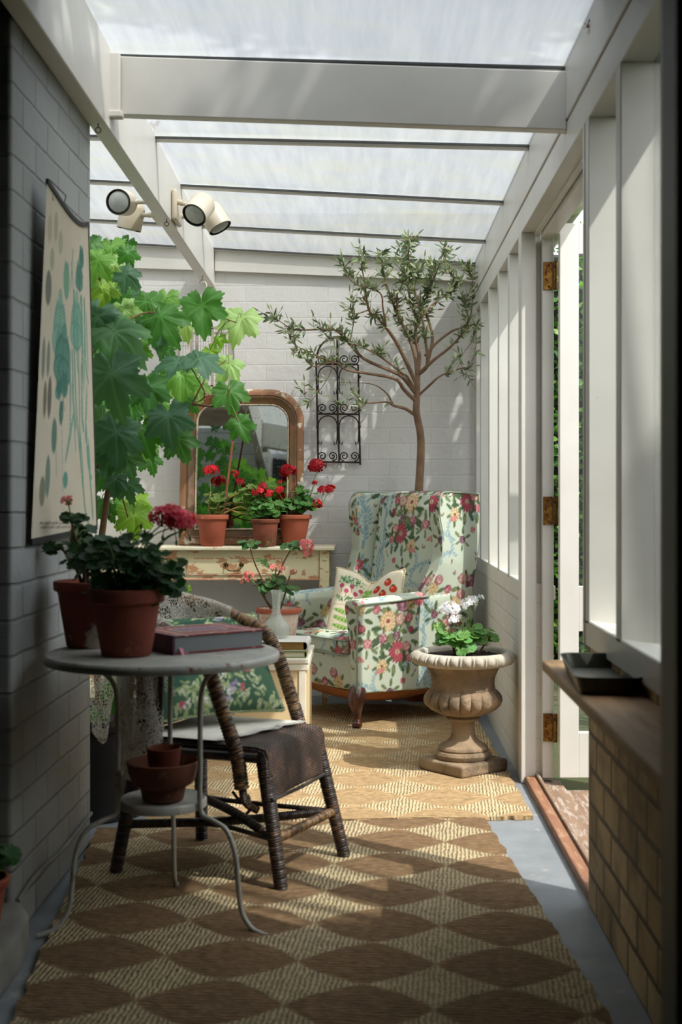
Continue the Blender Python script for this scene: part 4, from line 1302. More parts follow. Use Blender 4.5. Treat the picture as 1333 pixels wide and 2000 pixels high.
# lace throw (crochet net) over the chair back
def lace_mat(name, scale, hole=.36, tone='#d5d0c2', fine=0.0):
    m, nt, N, L, P = new_mat(name)
    uv = coord_n(nt, 'UV')
    vo = N.new('ShaderNodeTexVoronoi'); vo.feature = 'DISTANCE_TO_EDGE'; vo.inputs['Scale'].default_value = scale; vo.inputs['Randomness'].default_value = .7
    L.new(uv, vo.inputs['Vector'])
    v2 = N.new('ShaderNodeTexVoronoi'); v2.feature = 'DISTANCE_TO_EDGE'; v2.inputs['Scale'].default_value = scale * 2.6; L.new(uv, v2.inputs['Vector'])
    zone = ramp_n(nt, noise_n(nt, uv, scale * .16, 2), ((.5, 0.0), (.53, 1.0)))
    h1 = math_n(nt, 'GREATER_THAN', vo.outputs['Distance'], .085)
    h2 = math_n(nt, 'GREATER_THAN', v2.outputs['Distance'], .15)
    hole_f = math_n(nt, 'MULTIPLY', h1, math_n(nt, 'ADD', math_n(nt, 'MULTIPLY', h2, 0.0), 1.0))
    mx = N.new('ShaderNodeMix'); mx.data_type = 'FLOAT'; L.new(zone, mx.inputs[0]); L.new(hole_f, mx.inputs[2]); L.new(h2, mx.inputs[3])
    P.inputs['Base Color'].default_value = (*lin(tone), 1); P.inputs['Roughness'].default_value = .9
    bump_n(nt, vo.outputs['Distance'], .6, .003, P)
    tp = N.new('ShaderNodeBsdfTransparent')
    tl = N.new('ShaderNodeBsdfTranslucent'); tl.inputs[0].default_value = (*lin(tone), 1)
    y = N.new('ShaderNodeMixShader'); y.inputs[0].default_value = .3; L.new(P.outputs[0], y.inputs[1]); L.new(tl.outputs[0], y.inputs[2])
    x = N.new('ShaderNodeMixShader'); L.new(mx.outputs[0], x.inputs[0]); L.new(y.outputs[0], x.inputs[1]); L.new(tp.outputs[0], x.inputs[2])
    L.new(x.outputs[0], N['Material Output'].inputs['Surface'])
    return m
M['lace'] = lace_mat('crochet_lace', 95)
M['lace_fine'] = lace_mat('fine_lace', 170, tone='#e4e1d8')
M['linen'] = plain('white_linen', '#dcd8cc', '#cfcabd', .85, scale=20, bump=.3)
def cloth(rows, name, mat, parent=None, thick=0, sub=5):
    """rows: list of polylines (same length), lofted smoothly, UVs in metres"""
    R = [smooth_path(r, sub) for r in rows]
    cols = list(zip(*R)); G = [smooth_path(list(c), sub) for c in cols]     # G[i] along rows
    bm = B(); uvl = bm.loops.layers.uv.verify()
    V = [[bm.verts.new(p) for p in c] for c in G]
    U = [[None] * len(V[0]) for _ in V]
    for i in range(len(V)):
        for j in range(len(V[0])):
            a = U[i-1][j][0] + (G[i][j] - G[i-1][j]).length if i else 0
            b2 = U[i][j-1][1] + (G[i][j] - G[i][j-1]).length if j else 0
            U[i][j] = (a, b2)
    for i in range(len(V) - 1):
        for j in range(len(V[0]) - 1):
            f = bm.faces.new((V[i][j], V[i+1][j], V[i+1][j+1], V[i][j+1]))
            for lp, k in zip(f.loops, ((i, j), (i+1, j), (i+1, j+1), (i, j+1))): lp[uvl].uv = U[k[0]][k[1]]
    if thick:
        bmesh.ops.recalc_face_normals(bm, faces=bm.faces); bmesh.ops.solidify(bm, geom=bm.faces[:], thickness=thick)
    return obj(name, bm, mat, parent)
t = thing('lace_throw', 'white crochet lace throw hanging over the back of the wicker chair', 'throw', C3(-.30, 0, .6))
def drape(k0, k1, nrow, zlow, front=.10, seed=0):
    """rows hang over the hoop between stations k0..k1 of the control list"""
    rnd = random.Random(seed); rows = []
    for k in range(nrow):
        kk = k0 + (k1 - k0) * k / (nrow - 1); i = int(kk); p = full[i].lerp(full[min(i + 1, len(full) - 1)], kk - i)
        o = p - C3(-.05, 0, p.z); o.z = 0; o.normalize()
        ph = math.sin(k * 2.3 + seed) * .016; r = .0275
        Z = Vector((0, 0, 1))
        rows.append([p - o * (r + .012 + ph * .3) - Z * front, p - o * (r + .003) - Z * front * .4, p - o * r * .9 + Z * r * .6, p + Z * (r + .001), p + o * r * .9 + Z * r * .5, p + o * (r + .006) - Z * .06,
                     p + o * (r + .010 + ph) - Z * .16, p + o * (r + .010 - ph) - Z * (p.z - zlow) * .62, p + o * (r + .012 + ph) - Z * (p.z - zlow + rnd.uniform(-.02, .02))])
    return rows
cloth(drape(5.2, 7.0, 6, .30, .20, 1), 'crochet_panel', M['lace'], t)
cloth(drape(6.95, 7.6, 3, .46, .12, 2), 'linen_band', M['linen'], t)
cloth(drape(7.55, 10.7, 11, .34, .13, 5), 'crochet_panel', M['lace'], t)
# part hanging forward over the near arm side, seen below the table top
def W(px, py, Y): return at(px, py, Y)
cloth([[W(232, 1300, 3.80), W(236, 1330, 3.79), W(240, 1380, 3.80), W(245, 1410, 3.78)], [W(248, 1296, 3.78), W(250, 1340, 3.77), W(255, 1390, 3.78), W(254, 1430, 3.77)], [W(262, 1294, 3.80), W(262, 1340, 3.79), W(262, 1385, 3.79), W(262, 1420, 3.79)]], 'linen_fold', M['linen'], t)
cloth([[W(246, 1300, 3.80), W(243, 1370, 3.79), W(241, 1430, 3.80), W(245, 1490, 3.79)], [W(262, 1295, 3.77), W(262, 1370, 3.76), W(258, 1430, 3.77), W(262, 1478, 3.78)], [W(280, 1290, 3.80), W(278, 1370, 3.81), W(276, 1430, 3.79), W(278, 1488, 3.80)], [W(300, 1290, 3.77), W(298, 1370, 3.78), W(300, 1430, 3.77), W(300, 1480, 3.78)], [W(318, 1295, 3.80), W(316, 1350, 3.80), W(320, 1400, 3.79), W(318, 1450, 3.80)]], 'crochet_panel', M['lace'], t)
cloth([[W(176, 1300, 4.28), W(178, 1340, 4.27), W(176, 1380, 4.28), W(180, 1430, 4.27)], [W(192, 1300, 4.25), W(194, 1350, 4.24), W(196, 1400, 4.25), W(198, 1452, 4.25)], [W(212, 1300, 4.26), W(214, 1350, 4.27), W(212, 1390, 4.26), W(210, 1440, 4.26)], [W(232, 1296, 4.2), W(232, 1320, 4.2), W(226, 1345, 4.2), W(218, 1370, 4.22)]], 'crochet_edge', M['lace'], t)
# lace cloth on the seat
t = thing('lace_seat_cloth', 'white lace-edged cloth lying on the woven seat of the wicker chair', 'cloth', C3(0, 0, SZt))
cloth([[C3(-.20, s, SZt + .006), C3(-.1, s, SZt + .007), C3(.0, s, SZt + .007), C3(.05 + .10 * ((.2 - s) / .4) + .010 * math.sin(k * 2.6), s, SZt + .007)] for k, s in enumerate([-.19, -.14, -.09, -.04, .01, .06, .11, .16, .195])], 'cloth', M['linen'], t, .0015)
cloth([[C3(.045 + .10 * ((.2 - s) / .4) + .010 * math.sin(k * 2.6), s, SZt + .010), C3(.075 + .10 * ((.2 - s) / .4) + .010 * math.sin(k * 2.6), s, SZt + .009)] for k, s in enumerate([-.19, -.14, -.09, -.04, .01, .06, .11, .16, .195])], 'lace_edge', M['lace_fine'], t, .001)

# ---- cushions painted by hand
def cushion_mesh(Wd, Hd, T, pinch=.10, n=110, sag=0.0):
    """closed pillow in local xy (width, height) with z thickness"""
    bm = B(); G = [[], []]
    top = []; bot = []
    for i in range(n + 1):
        rt_, rb_ = [], []
        for j in range(n + 1):
            a = -1 + 2 * i / n; b2 = -1 + 2 * j / n
            x = a * (1 - pinch * (1 - b2 * b2) ** 1 * abs(a) ** 3 * .9); y = b2 * (1 - pinch * (1 - a * a) * abs(b2) ** 3 * .9)
            z = T * (max(0, 1 - a ** 4) * max(0, 1 - b2 ** 4)) ** .55
            z *= 1 + .08 * noise.noise(Vector((a * 2.2, b2 * 2.2, Wd * 10)))
            rt_.append(bm.verts.new((x * Wd / 2, y * Hd / 2, z)))
            rb_.append(rt_[-1] if (i in (0, n) or j in (0, n)) else bm.verts.new((x * Wd / 2, y * Hd / 2, -z)))
        top.append(rt_); bot.append(rb_)
    for i in range(n):
        for j in range(n):
            bm.faces.new((top[i][j], top[i+1][j], top[i+1][j+1], top[i][j+1]))
            f = (bot[i][j], bot[i][j+1], bot[i+1][j+1], bot[i+1][j])
            try: bm.faces.new(f)
            except ValueError: pass
    edge = [top[i][0].co.copy() for i in range(n)] + [top[n][j].co.copy() for j in range(n)] + [top[i][n].co.copy() for i in range(n, 0, -1)] + [top[0][j].co.copy() for j in range(n, 0, -1)]
    return bm, edge
def add_cushion(name, label, Mw, Wd, Hd, T, prnt, mat, cordmat, pinch=.1, cord=.006, bend=None):
    t = thing(name, label, 'cushion', Mw.translation)
    bm, edge = cushion_mesh(Wd, Hd, T, pinch)
    me = bpy.data.meshes.new('cover'); bmesh.ops.recalc_face_normals(bm, faces=bm.faces); bm.to_mesh(me); bm.free()
    c, n_ = coords(me)
    set_col(me, prnt.sample(c[:, 0] + Wd / 2, c[:, 1] + Hd / 2))
    if bend:
        c2 = c.copy()
        for k in range(len(c2)): c2[k] = bend(Vector(c[k]))
        me.vertices.foreach_set('co', c2.ravel()); edge = [bend(e) for e in edge]
    me.transform(base_matrix(t).inverted() @ Mw)
    link_mesh('cover', me, mat, t)
    bm = B()
    P = [Mw @ e for e in edge[::3]]
    for ph in (0, PI):      # two twisted strands
        pts = []
        L = 0
        for i, p in enumerate(P):
            nx_ = P[(i + 1) % len(P)]; d = (nx_ - p).normalized(); s = d.orthogonal().normalized(); u = d.cross(s)
            for q in range(2):
                pp = p.lerp(nx_, q / 2); L += (nx_ - p).length / 2
                a = L / .011 * PI + ph
                zax = (Mw.to_3x3() @ Vector((0, 0, 1))).normalized(); yax = d.cross(zax).normalized()
                pts.append(pp + (zax * math.cos(a) + yax * math.sin(a)) * cord * .5)
        tube(bm, pts, cord * .62, 6, closed=True)
    obj('rope_piping', bm, cordmat, t)
    return t
# green tapestry cushion
gp = Print(.46, .46, .0024, '#4c6b54', tile=False)
rg = random.Random(5)
for i in range(60): gp.ell(rg.uniform(0, .46), rg.uniform(0, .46), rg.uniform(.02, .06), rg.uniform(.01, .04), rg.uniform(0, 3), rg.choice(['#33524a', '#4f6f56', '#2f4b46']), .5)
for i in range(520):
    x, y = rg.uniform(0, .46), rg.uniform(0, .46); a = rg.uniform(0, 6)
    if noise.noise(Vector((x * 9, y * 9, 2))) > -.05:
        for k in range(3): gp.ell(x + rg.uniform(-.014, .014), y + rg.uniform(-.014, .014), rg.uniform(.006, .014), rg.uniform(.003, .006), a + rg.uniform(-.8, .8), rg.choice(['#a9b484', '#b5be94', '#94a372', '#c4caa8']))
for i in range(26):
    x, y = rg.uniform(.03, .43), rg.uniform(.03, .43); cc = rg.choice(['#b4a3c4', '#d4ccd8', '#c75e72', '#9f8bb4', '#e0d8d4'])
    for k in range(5): gp.ell(x + rg.uniform(-.011, .011), y + rg.uniform(-.011, .011), .006, .004, rg.uniform(0, 3), cc)
for i in range(5):
    x, y = rg.uniform(.08, .4), rg.uniform(.08, .4)
    gp.ell(x, y, .02, .014, .3, '#cfd8a4'); gp.ell(x, y, .012, .008, .3, '#8fae3c')
M['tapestry'] = attr_mat('wool_tapestry', .95, bump=700, spec=.1)
M['green_cord'] = plain('pale_green_cord', '#a9b48c', '#8f9c74', .9, scale=80, bump=.3)
# cushion leaning back across the seat
xax = Vector((.87, .49, 0)).normalized(); yax = Vector((-.34, .52, .78)).normalized(); yax = (yax - xax * yax.dot(xax)).normalized(); zax = xax.cross(yax)
ctr = Vector((-.470, 3.995, SZt + .012)) + yax * .185 + zax * .045
Mc = Matrix((( xax.x, yax.x, zax.x, ctr.x), (xax.y, yax.y, zax.y, ctr.y), (xax.z, yax.z, zax.z, ctr.z), (0, 0, 0, 1)))
add_cushion('cushion', 'green floral tapestry cushion leaning on the wicker chair seat', Mc, .42, .37, .052, gp, M['tapestry'], M['green_cord'], .08)

# ------------------------------------------------------------------ black planter with the grapevine
M['black_plastic'] = plain('black_plastic_tub', '#1d1f22', '#141517', .5, scale=5, bump=.05)
c = Vector((-1.03, 4.66, 0))
t = thing('grapevine', 'leafy green grapevine growing from a black tub behind the grey wall', 'potted plant', c)
bm = B(); lathe(bm, [(0, 0), (.225, 0), (.232, .005), (.262, .32), (.275, .325), (.280, .345), (.276, .365), (.262, .365), (.256, .33), (.22, .02), (0, .02)], c, 48); obj('tub', bm, M['black_plastic'], t)
bm = B(); lathe(bm, [(0, .31), (.1, .308), (.2, .312), (.255, .305)], c, 32)
for v in bm.verts: v.co.z += noise.noise(v.co * 30) * .012
obj('soil', bm, M['soil'], t)
vine_col = {'d': '#4c7a44', 'b': '#4b7257', 'm': '#4c8038', 'l': '#78a84c', 'p': '#a3c078', 'y': '#8fb445'}
vrnd = random.Random(17)
VL = Leaves()
LOBES = [(0, 1.0, .42), (.98, .90, .42), (-.98, .90, .42), (2.0, .74, .44), (-2.0, .74, .44)]
def vine_r(a):
    r = .60
    for la, lr, lw in LOBES:
        d = abs((a - la + PI) % (2 * PI) - PI)
        r = max(r, lr * (1 - .82 * (d / (lw * 2.1)) ** 1.3) if d < lw * 2.1 else 0)
    d = abs(abs(a) - PI)
    if d < .34: r *= .25 + .75 * (d / .34)
    return r
def vine_leaf(p, R, tip, nrm, col, droop=.25, rnd=vrnd):
    tip = (tip - nrm * tip.dot(nrm)).normalized(); s = tip.cross(nrm).normalized()
    N1 = 128; i0 = len(VL.v)
    rings = [0, .25, .5, .75, .92, 1.0]
    col = vary(col, .10, rnd); vein = tuple(min(1, k * 1.5 + .03) for k in col)
    ph = rnd.uniform(0, 10); fold = rnd.uniform(.1, .35)
    def P3_(a, q):
        r = vine_r(a) * R
        if q > .99: r *= 1 + .15 * (abs((a * 4.6) % 1.0 - .5) * 2 - .5)
        r *= q
        x, y = math.cos(a) * r, math.sin(a) * r
        z = -droop * (r / R) ** 2 * R * (1 + .8 * max(0, math.cos(a))) + fold * abs(y) * .35 + noise.noise(Vector((x / R * 2.2 + ph, y / R * 2.2, 0))) * R * .13 + noise.noise(Vector((x / R * 7 + ph, y / R * 7, 5))) * R * .035
        z -= .012 * R * abs(math.sin(a * 6 + ph)) * q
        return p + tip * x + s * y + nrm * z
    VL.v.append(P3_(0, 0)); VL.c.append(vein)
    for q in rings[1:]:
        for k in range(N1):
            a = -PI + 2 * PI * (k + .5) / N1
            VL.v.append(P3_(a, q))
            dv = min(abs((a - la + PI) % (2 * PI) - PI) for la, _, _ in LOBES) * q
            f = max(0, 1 - dv / .045) * .7 if q < .95 else .12
            sv = .12 * max(0, noise.noise(Vector((math.cos(a) * q * 5 + ph, math.sin(a) * q * 5, 3))))
            f = min(1, f + sv)
            VL.c.append(tuple(c0 * (1 - f) + v0 * f for c0, v0 in zip(col, vein)))
    for k in range(N1):
        b2 = (k + 1) % N1
        if k == N1 - 1: continue
        VL.f.append((i0, i0 + 1 + k, i0 + 1 + b2))
        for r_ in range(len(rings) - 2):
            o = i0 + 1 + r_ * N1
            VL.f.append((o + k, o + N1 + k, o + N1 + b2, o + b2))
# (px, py, width px, tip angle in the picture in degrees from straight down (+ = towards right), tone, depth)
spec = [(179, 478, 55, 10, 'm', 4.75), (219, 492, 75, 10, 'l', 4.85), (252, 500, 52, 20, 'm', 4.75), (188, 520, 80, -20, 'l', 4.7), (222, 524, 62, 20, 'p', 4.8), (252, 540, 62, 60, 'b', 4.7), (200, 570, 75, 10, 'y', 4.75), (228, 578, 60, 20, 'd', 4.85),
        (186, 632, 100, -15, 'b', 4.6), (244, 612, 65, 25, 'p', 4.8), (238, 660, 135, 50, 'd', 4.55), (287, 600, 85, 10, 'm', 4.9), (322, 632, 100, 30, 'm', 4.85), (326, 590, 62, 5, 'l', 5.1), (362, 632, 75, 10, 'p', 5.1), (395, 612, 110, 5, 'm', 4.9),
        (468, 634, 92, -15, 'p', 5.1), (335, 708, 80, -80, 'b', 4.8), (402, 706, 92, 70, 'b', 4.75), (352, 745, 95, 0, 'l', 4.95), (442, 720, 72, -30, 'p', 4.95), (450, 775, 82, 15, 'm', 4.85), (472, 836, 62, 30, 'm', 4.8), (222, 752, 145, 10, 'b', 4.45),
        (292, 770, 92, 5, 'd', 4.7), (330, 828, 108, 10, 'b', 4.6), (284, 858, 88, 20, 'm', 4.7), (352, 868, 80, 25, 'd', 4.68), (228, 862, 110, 0, 'b', 4.55), (212, 895, 85, -10, 'b', 4.6), (250, 905, 72, 20, 'd', 4.6), (225, 945, 58, 0, 'b', 4.65), (252, 955, 60, 15, 'b', 4.65),
        (195, 990, 52, -10, 'm', 4.8), (214, 1003, 42, 20, 'm', 4.8), (266, 985, 62, 10, 'y', 4.85), (262, 1018, 80, 0, 'y', 4.8), (386, 760, 62, 10, 'p', 5.0), (195, 830, 90, -20, 'd', 4.65), (188, 730, 80, -10, 'm', 4.7), (225, 700, 70, 15, 'm', 4.85),
        (270, 690, 60, 10, 'l', 4.95), (182, 690, 60, -30, 'm', 4.8), (300, 655, 55, 10, 'l', 5.0), (260, 800, 70, 10, 'm', 4.85), (310, 800, 60, 20, 'l', 4.95), (196, 930, 60, -10, 'd', 4.75), (414, 690, 40, 30, 'y', 5.1), (430, 665, 32, 10, 'y', 5.1), (362, 788, 62, -10, 'm', 5.05),
        (345, 1158, 34, 10, 'y', 4.9), (365, 1152, 22, 20, 'y', 4.95), (325, 1160, 30, -10, 'y', 4.9), (215, 1350, 60, 10, 'm', 4.5), (228, 1380, 55, 15, 'd', 4.5), (190, 1400, 50, 0, 'd', 4.5), (185, 560, 60, -10, 'm', 4.95), (205, 610, 60, 10, 'd', 4.95)]
pts_v = []
for (px, py, wpx, ang, tone, Y) in spec:
    p = at(px, py, Y); R = wpx * Y / F * .62
    a = math.radians(ang)
    tip = Vector((math.sin(a), vrnd.uniform(-.35, .15), -math.cos(a)))
    nrm = Vector((vrnd.uniform(-.35, .35), -1, vrnd.uniform(.15, .75))).normalized()
    if abs(ang) > 65: nrm = Vector((.1, -.6, .8)).normalized()
    o = p - tip.normalized() * R * .25
    vine_leaf(o, R, tip, nrm, lin(vine_col[tone]), vrnd.uniform(.12, .4))
    pts_v.append((o, R, tip))
# leaves deeper in the plant, behind the named ones
for i in range(60):
    px, py = vrnd.uniform(165, 330), vrnd.uniform(470, 1040)
    if px > 250 and (py > 900 or py < 580): continue
    Y = vrnd.uniform(4.95, 5.5); p = at(px, py, Y); R = vrnd.uniform(.05, .085)
    vine_leaf(p, R, Vector((vrnd.uniform(-.8, .8), vrnd.uniform(-.4, .4), -1)), Vector((vrnd.uniform(-.5, .5), -1, vrnd.uniform(0, .8))).normalized(), lin(vine_col[vrnd.choice('mldmb')]), .3)
for i in range(46):   # to the left, hidden from the front but present
    p = Vector((vrnd.uniform(-1.75, -1.05), vrnd.uniform(4.6, 5.6), vrnd.uniform(.7, 2.2))); 
    vine_leaf(p, vrnd.uniform(.05, .09), Vector((vrnd.uniform(-.8, .8), vrnd.uniform(-.4, .4), -1)), Vector((vrnd.uniform(-.6, .6), -1, vrnd.uniform(0, .9))).normalized(), lin(vine_col[vrnd.choice('mldm')]), .3)
VL.build('foliage', M['vine_leaf'], t).data.polygons.foreach_set('use_smooth', np.ones(len(VL.f), dtype=bool))
bm = B()
trunk = [c + Vector((.05, 0, .3)), at(186, 1180, 4.75), at(205, 1000, 4.75), at(214, 920, 4.72), at(168, 905, 4.72), at(160, 860, 4.75), at(168, 760, 4.75), at(176, 700, 4.7), at(186, 640, 4.75), at(190, 560, 4.8), at(212, 500, 4.85)]
Pt = smooth_path(trunk, 6); tube(bm, Pt, [.014 - .010 * i / len(Pt) for i in range(len(Pt))], 8)
shoots = [[at(190, 880, 4.75), at(250, 870, 4.72), at(310, 820, 4.75), at(375, 790, 4.85), at(400, 770, 4.85), at(372, 715, 4.8)],
          [at(375, 790, 4.85), at(430, 792, 4.85), at(450, 760, 4.85)], [at(180, 690, 4.72), at(230, 640, 4.72), at(290, 610, 4.85), at(350, 628, 4.95), at(400, 612, 4.95), at(462, 630, 5.08)],
          [at(214, 920, 4.72), at(235, 960, 4.72), at(250, 1010, 4.75)], [at(375, 790, 4.85), at(405, 735, 4.9), at(440, 705, 4.95)], [at(168, 760, 4.75), at(205, 740, 4.6), at(222, 735, 4.5)],
          [c + Vector((.1, .05, .3)), at(330, 1200, 4.9), at(345, 1160, 4.9), at(367, 1150, 4.95)], [c + Vector((.05, -.05, .3)), at(222, 1330, 4.5)]]
for s_ in shoots:
    Ps = smooth_path(s_, 6); tube(bm, Ps, [.0045 - .0025 * i / len(Ps) for i in range(len(Ps))], 6)
obj('vine_stem', bm, M['woody'], t)
nodes = [q for s_ in [trunk] + shoots for q in smooth_path(s_, 5)]
bm = B()
for o, R, tip in pts_v:
    nn = min(nodes, key=lambda q: (q - o).length)
    if (nn - o).length < .4: tube(bm, smooth_path([nn, nn.lerp(o, .55) + Vector((0, .01, .03)), o], 4), .0016, 5, cap=False)
tag(obj('leaf_stalk', bm, M['green_stem'], t), kind='stuff')
# ------------------------------------------------------------------ cream chest with books, bottle and pink geranium
M['chippy'] = plain('chipped_cream_paint', '#d6c29a', '#cdb68c', .6, scale=5, bump=.2, c3='#8a6a48', s3=22, st3=(.69, .72))
M['chippy_top'] = plain('worn_pale_paint', '#dad6c8', '#c9c0aa', .6, scale=6, bump=.2, c3='#5a3f2c', s3=26, st3=(.64, .67))
M['rust'] = plain('brown_rusted_iron', '#5b3420', '#3c241a', .75, metal=.4, scale=40, bump=.4)
X0, X1, Y0, Y1, ZT = -1.05, -.258, 5.47, 5.99, .445
t = thing('chest', 'old cream chest with chipped paint and rusty handle beside the floral armchair', 'chest', ((X0 + X1) / 2, (Y0 + Y1) / 2, 0))
bm = B(); box(bm, X0 + .012, X1 - .012, Y0 + .012, Y1 - .01, .045, ZT - .030, bevel=.003); obj('body', bm, M['chippy'], t, smooth=False)
bm = B(); box(bm, X0, X1, Y0, Y1, ZT - .022, ZT, bevel=.005); obj('lid', bm, M['chippy_top'], t, smooth=False)
bm = B(); box(bm, X0 + .004, X1 - .004, Y0 + .003, Y1 - .005, ZT - .050, ZT - .0225, bevel=.003); obj('lid_rail', bm, M['chippy_top'], t, smooth=False)
for x in (X0 + .02, X1 - .045):
    bm = B(); box(bm, x, x + .03, Y0 + .006, Y0 + .013, .02, ZT - .05, bevel=.002); obj('corner_post', bm, M['chippy_top'], t, smooth=False)
for x in (X0 + .05, X1 - .05):
    for y in (Y0 + .05, Y1 - .06):
        bm = B(); lathe(bm, [(0, 0.014), (.02, 0.014), (.028, .024), (.03, .035), (.02, .046), (0, .046)], (x, y, 0), 16); obj('foot', bm, M['chippy'], t)
hz = H - (1362 - CY) * Y0 / F
hc = Vector(((470 - CX) * Y0 / F, Y0 - .012, hz))
bm = B(); tube(bm, smooth_path([hc + Vector((-.03, .02, 0)), hc + Vector((-.025, -.012, 0)), hc + Vector((.09, -.014, .002)), hc + Vector((.12, -.012, 0)), hc + Vector((.125, .02, 0))], 4), [.005] * 12 + [.009] * 5, 10); obj('handle', bm, M['rust'], t)
bm = B(); box(bm, hc.x + .112, hc.x + .145, Y0 + .004, Y0 + .014, hz - .015, hz + .015, bevel=.004); obj('handle_plate', bm, M['rust'], t, smooth=False)
bm = B()
for px in (487, 496): ball(bm, at(px, 1302 + (3 if px == 496 else 0), Y0 - .001), .006, 1, .5, 1, 1)
obj('nail_head', bm, M['rust'], t)

M['green_book'] = plain('olive_green_book_cloth', '#77853a', '#6c7a34', .6, bump=.05)
M['white_book'] = plain('white_book_cover', '#dcdad2', '#d2d0c8', .5, bump=.03)
M['gold_pages'] = plain('golden_brown_page_edges', '#8b6b30', '#745626', .7, scale=90, bump=.3, stretch=(.2, .2, 3))
M['cream_pages'] = plain('cream_page_edges', '#cfc6ae', '#bfb59b', .8, scale=90, bump=.3, stretch=(.2, .2, 3))
M['blue_card'] = plain('blue_card', '#2f57a8', '#284b94', .5, bump=0)
def flat_book(name, label, c, w, d, h, rz, cover, pages, group=None, round_spine=False):
    t = thing(name, label, 'book', c, rz, group)
    Mx = Matrix.Translation(c) @ Matrix.Rotation(rz, 4, 'Z')
    bm = B(); box(bm, -w/2 + .006, w/2 - .008, -d/2 + .005, d/2 - .005, .003, h - .003, M=Mx); obj('page_block', bm, pages, t, smooth=False)
    bm = B(); box(bm, -w/2, w/2, -d/2, d/2, 0, .003, bevel=.001, seg=1, M=Mx); obj('back_cover', bm, cover, t, smooth=False)
    bm = B(); box(bm, -w/2, w/2, -d/2, d/2, h - .003, h, bevel=.001, seg=1, M=Mx); obj('front_cover', bm, cover, t, smooth=False)
    bm = B()
    n = 10; pts = []
    for i in range(n + 1):
        a = -PI/2 + PI * i / n; pts.append((w/2 - .002 + math.cos(a) * (.014 if round_spine else .004), h/2 + math.sin(a) * (h/2)))
    pts += [(w/2 - .002 + math.cos(-PI/2 + PI * i / n) * ((.011 if round_spine else .001)), h/2 + math.sin(-PI/2 + PI * i / n) * (h/2 - .003)) for i in range(n, -1, -1)]
    prism(bm, pts, lambda u, v, k: Mx @ Vector((u, k, v)), -d/2, d/2); obj('spine', bm, cover, t)
    return t
flat_book('book', 'olive green book lying at the bottom of the pile on the cream chest', Vector((-.475, 5.63, ZT + .001)), .40, .25, .026, .03, M['green_book'], M['cream_pages'])
flat_book('book', 'white book with golden page edges on top of the green book', Vector((-.445, 5.64, ZT + .0285)), .34, .235, .040, -.02, M['white_book'], M['gold_pages'], round_spine=True)
bm = B(); box(bm, -.52, -.435, 5.56, 5.66, ZT + .069, ZT + .0715, bevel=.0008, seg=1); tag(obj('booklet', bm, M['blue_card'], None, smooth=False), 'small blue booklet edge showing on the white book beside the glass bottle', 'booklet')

m, nt, N, L, P = new_mat('cloudy_bottle_glass')
g = noise_n(nt, swz(nt, coord_n(nt), 'xyz', (60, 60, 8)), 1.0, 3)
P.inputs['Base Color'].default_value = (.75, .8, .78, 1); P.inputs['Roughness'].default_value = .12
L.new(ramp_n(nt, g, ((.35, lin('#d9dcd6')), (.62, lin('#c9cfc8')), (.70, lin('#c8c83c')))), P.inputs['Base Color'])
tp = N.new('ShaderNodeBsdfTransparent'); tp.inputs[0].default_value = (.95, .97, .95, 1)
x = N.new('ShaderNodeMixShader'); x.inputs[0].default_value = .76; L.new(P.outputs[0], x.inputs[1]); L.new(tp.outputs[0], x.inputs[2]); L.new(x.outputs[0], N['Material Output'].inputs['Surface'])
M['bottle'] = m
c = Vector(((540 - CX) * 5.66 / F, 5.66, ZT + .072))
bm = B(); lathe(bm, [(0, 0), (.045, 0), (.058, .012), (.062, .035), (.055, .058), (.034, .082), (.021, .105), (.018, .15), (.021, .185), (.028, .207), (.025, .208), (.018, .19), (.0145, .15), (.018, .107), (.031, .084), (.051, .058), (.058, .035), (.054, .014), (.042, .006), (0, .006)], c, 36, fn=lambda r, z, a: r * (1 + .03 * math.cos(12 * a) * (1 if z < .09 else 0)))
tag(obj('glass_bottle', bm, M['bottle']), 'cloudy long-necked glass bottle standing on the white book', 'bottle')

c = at(545, 1266, 5.86); c.z = ZT + .001
t = thing('potted_geranium', 'leggy salmon-pink geranium in a whitewashed pot with red rim on the chest', 'potted plant', c)
pot(t, c, .104, .070, .183, M['terra_white'], rim=.0225, rim_out=.009)
bm = B(); lathe(bm, [(.1025, .1615), (.1055, .163), (.1065, .172), (.1055, .181), (.102, .1845), (.095, .1845)], c, 44); obj('rim_band', bm, M['terra'], t)
Yp = 5.84
sP = [[at(536, 1190, Yp), at(518, 1168, Yp), at(513, 1135, Yp), at(497, 1098, Yp), at(488, 1066, Yp)], [at(542, 1190, Yp), at(535, 1150, Yp), at(550, 1108, Yp), at(566, 1078, Yp), at(574, 1070, Yp)],
      [at(540, 1190, Yp), at(541, 1150, Yp), at(538, 1118, Yp)], [at(548, 1190, Yp), at(560, 1150, Yp), at(566, 1125, Yp)], [at(530, 1190, Yp), at(512, 1160, Yp), at(498, 1140, Yp)]]
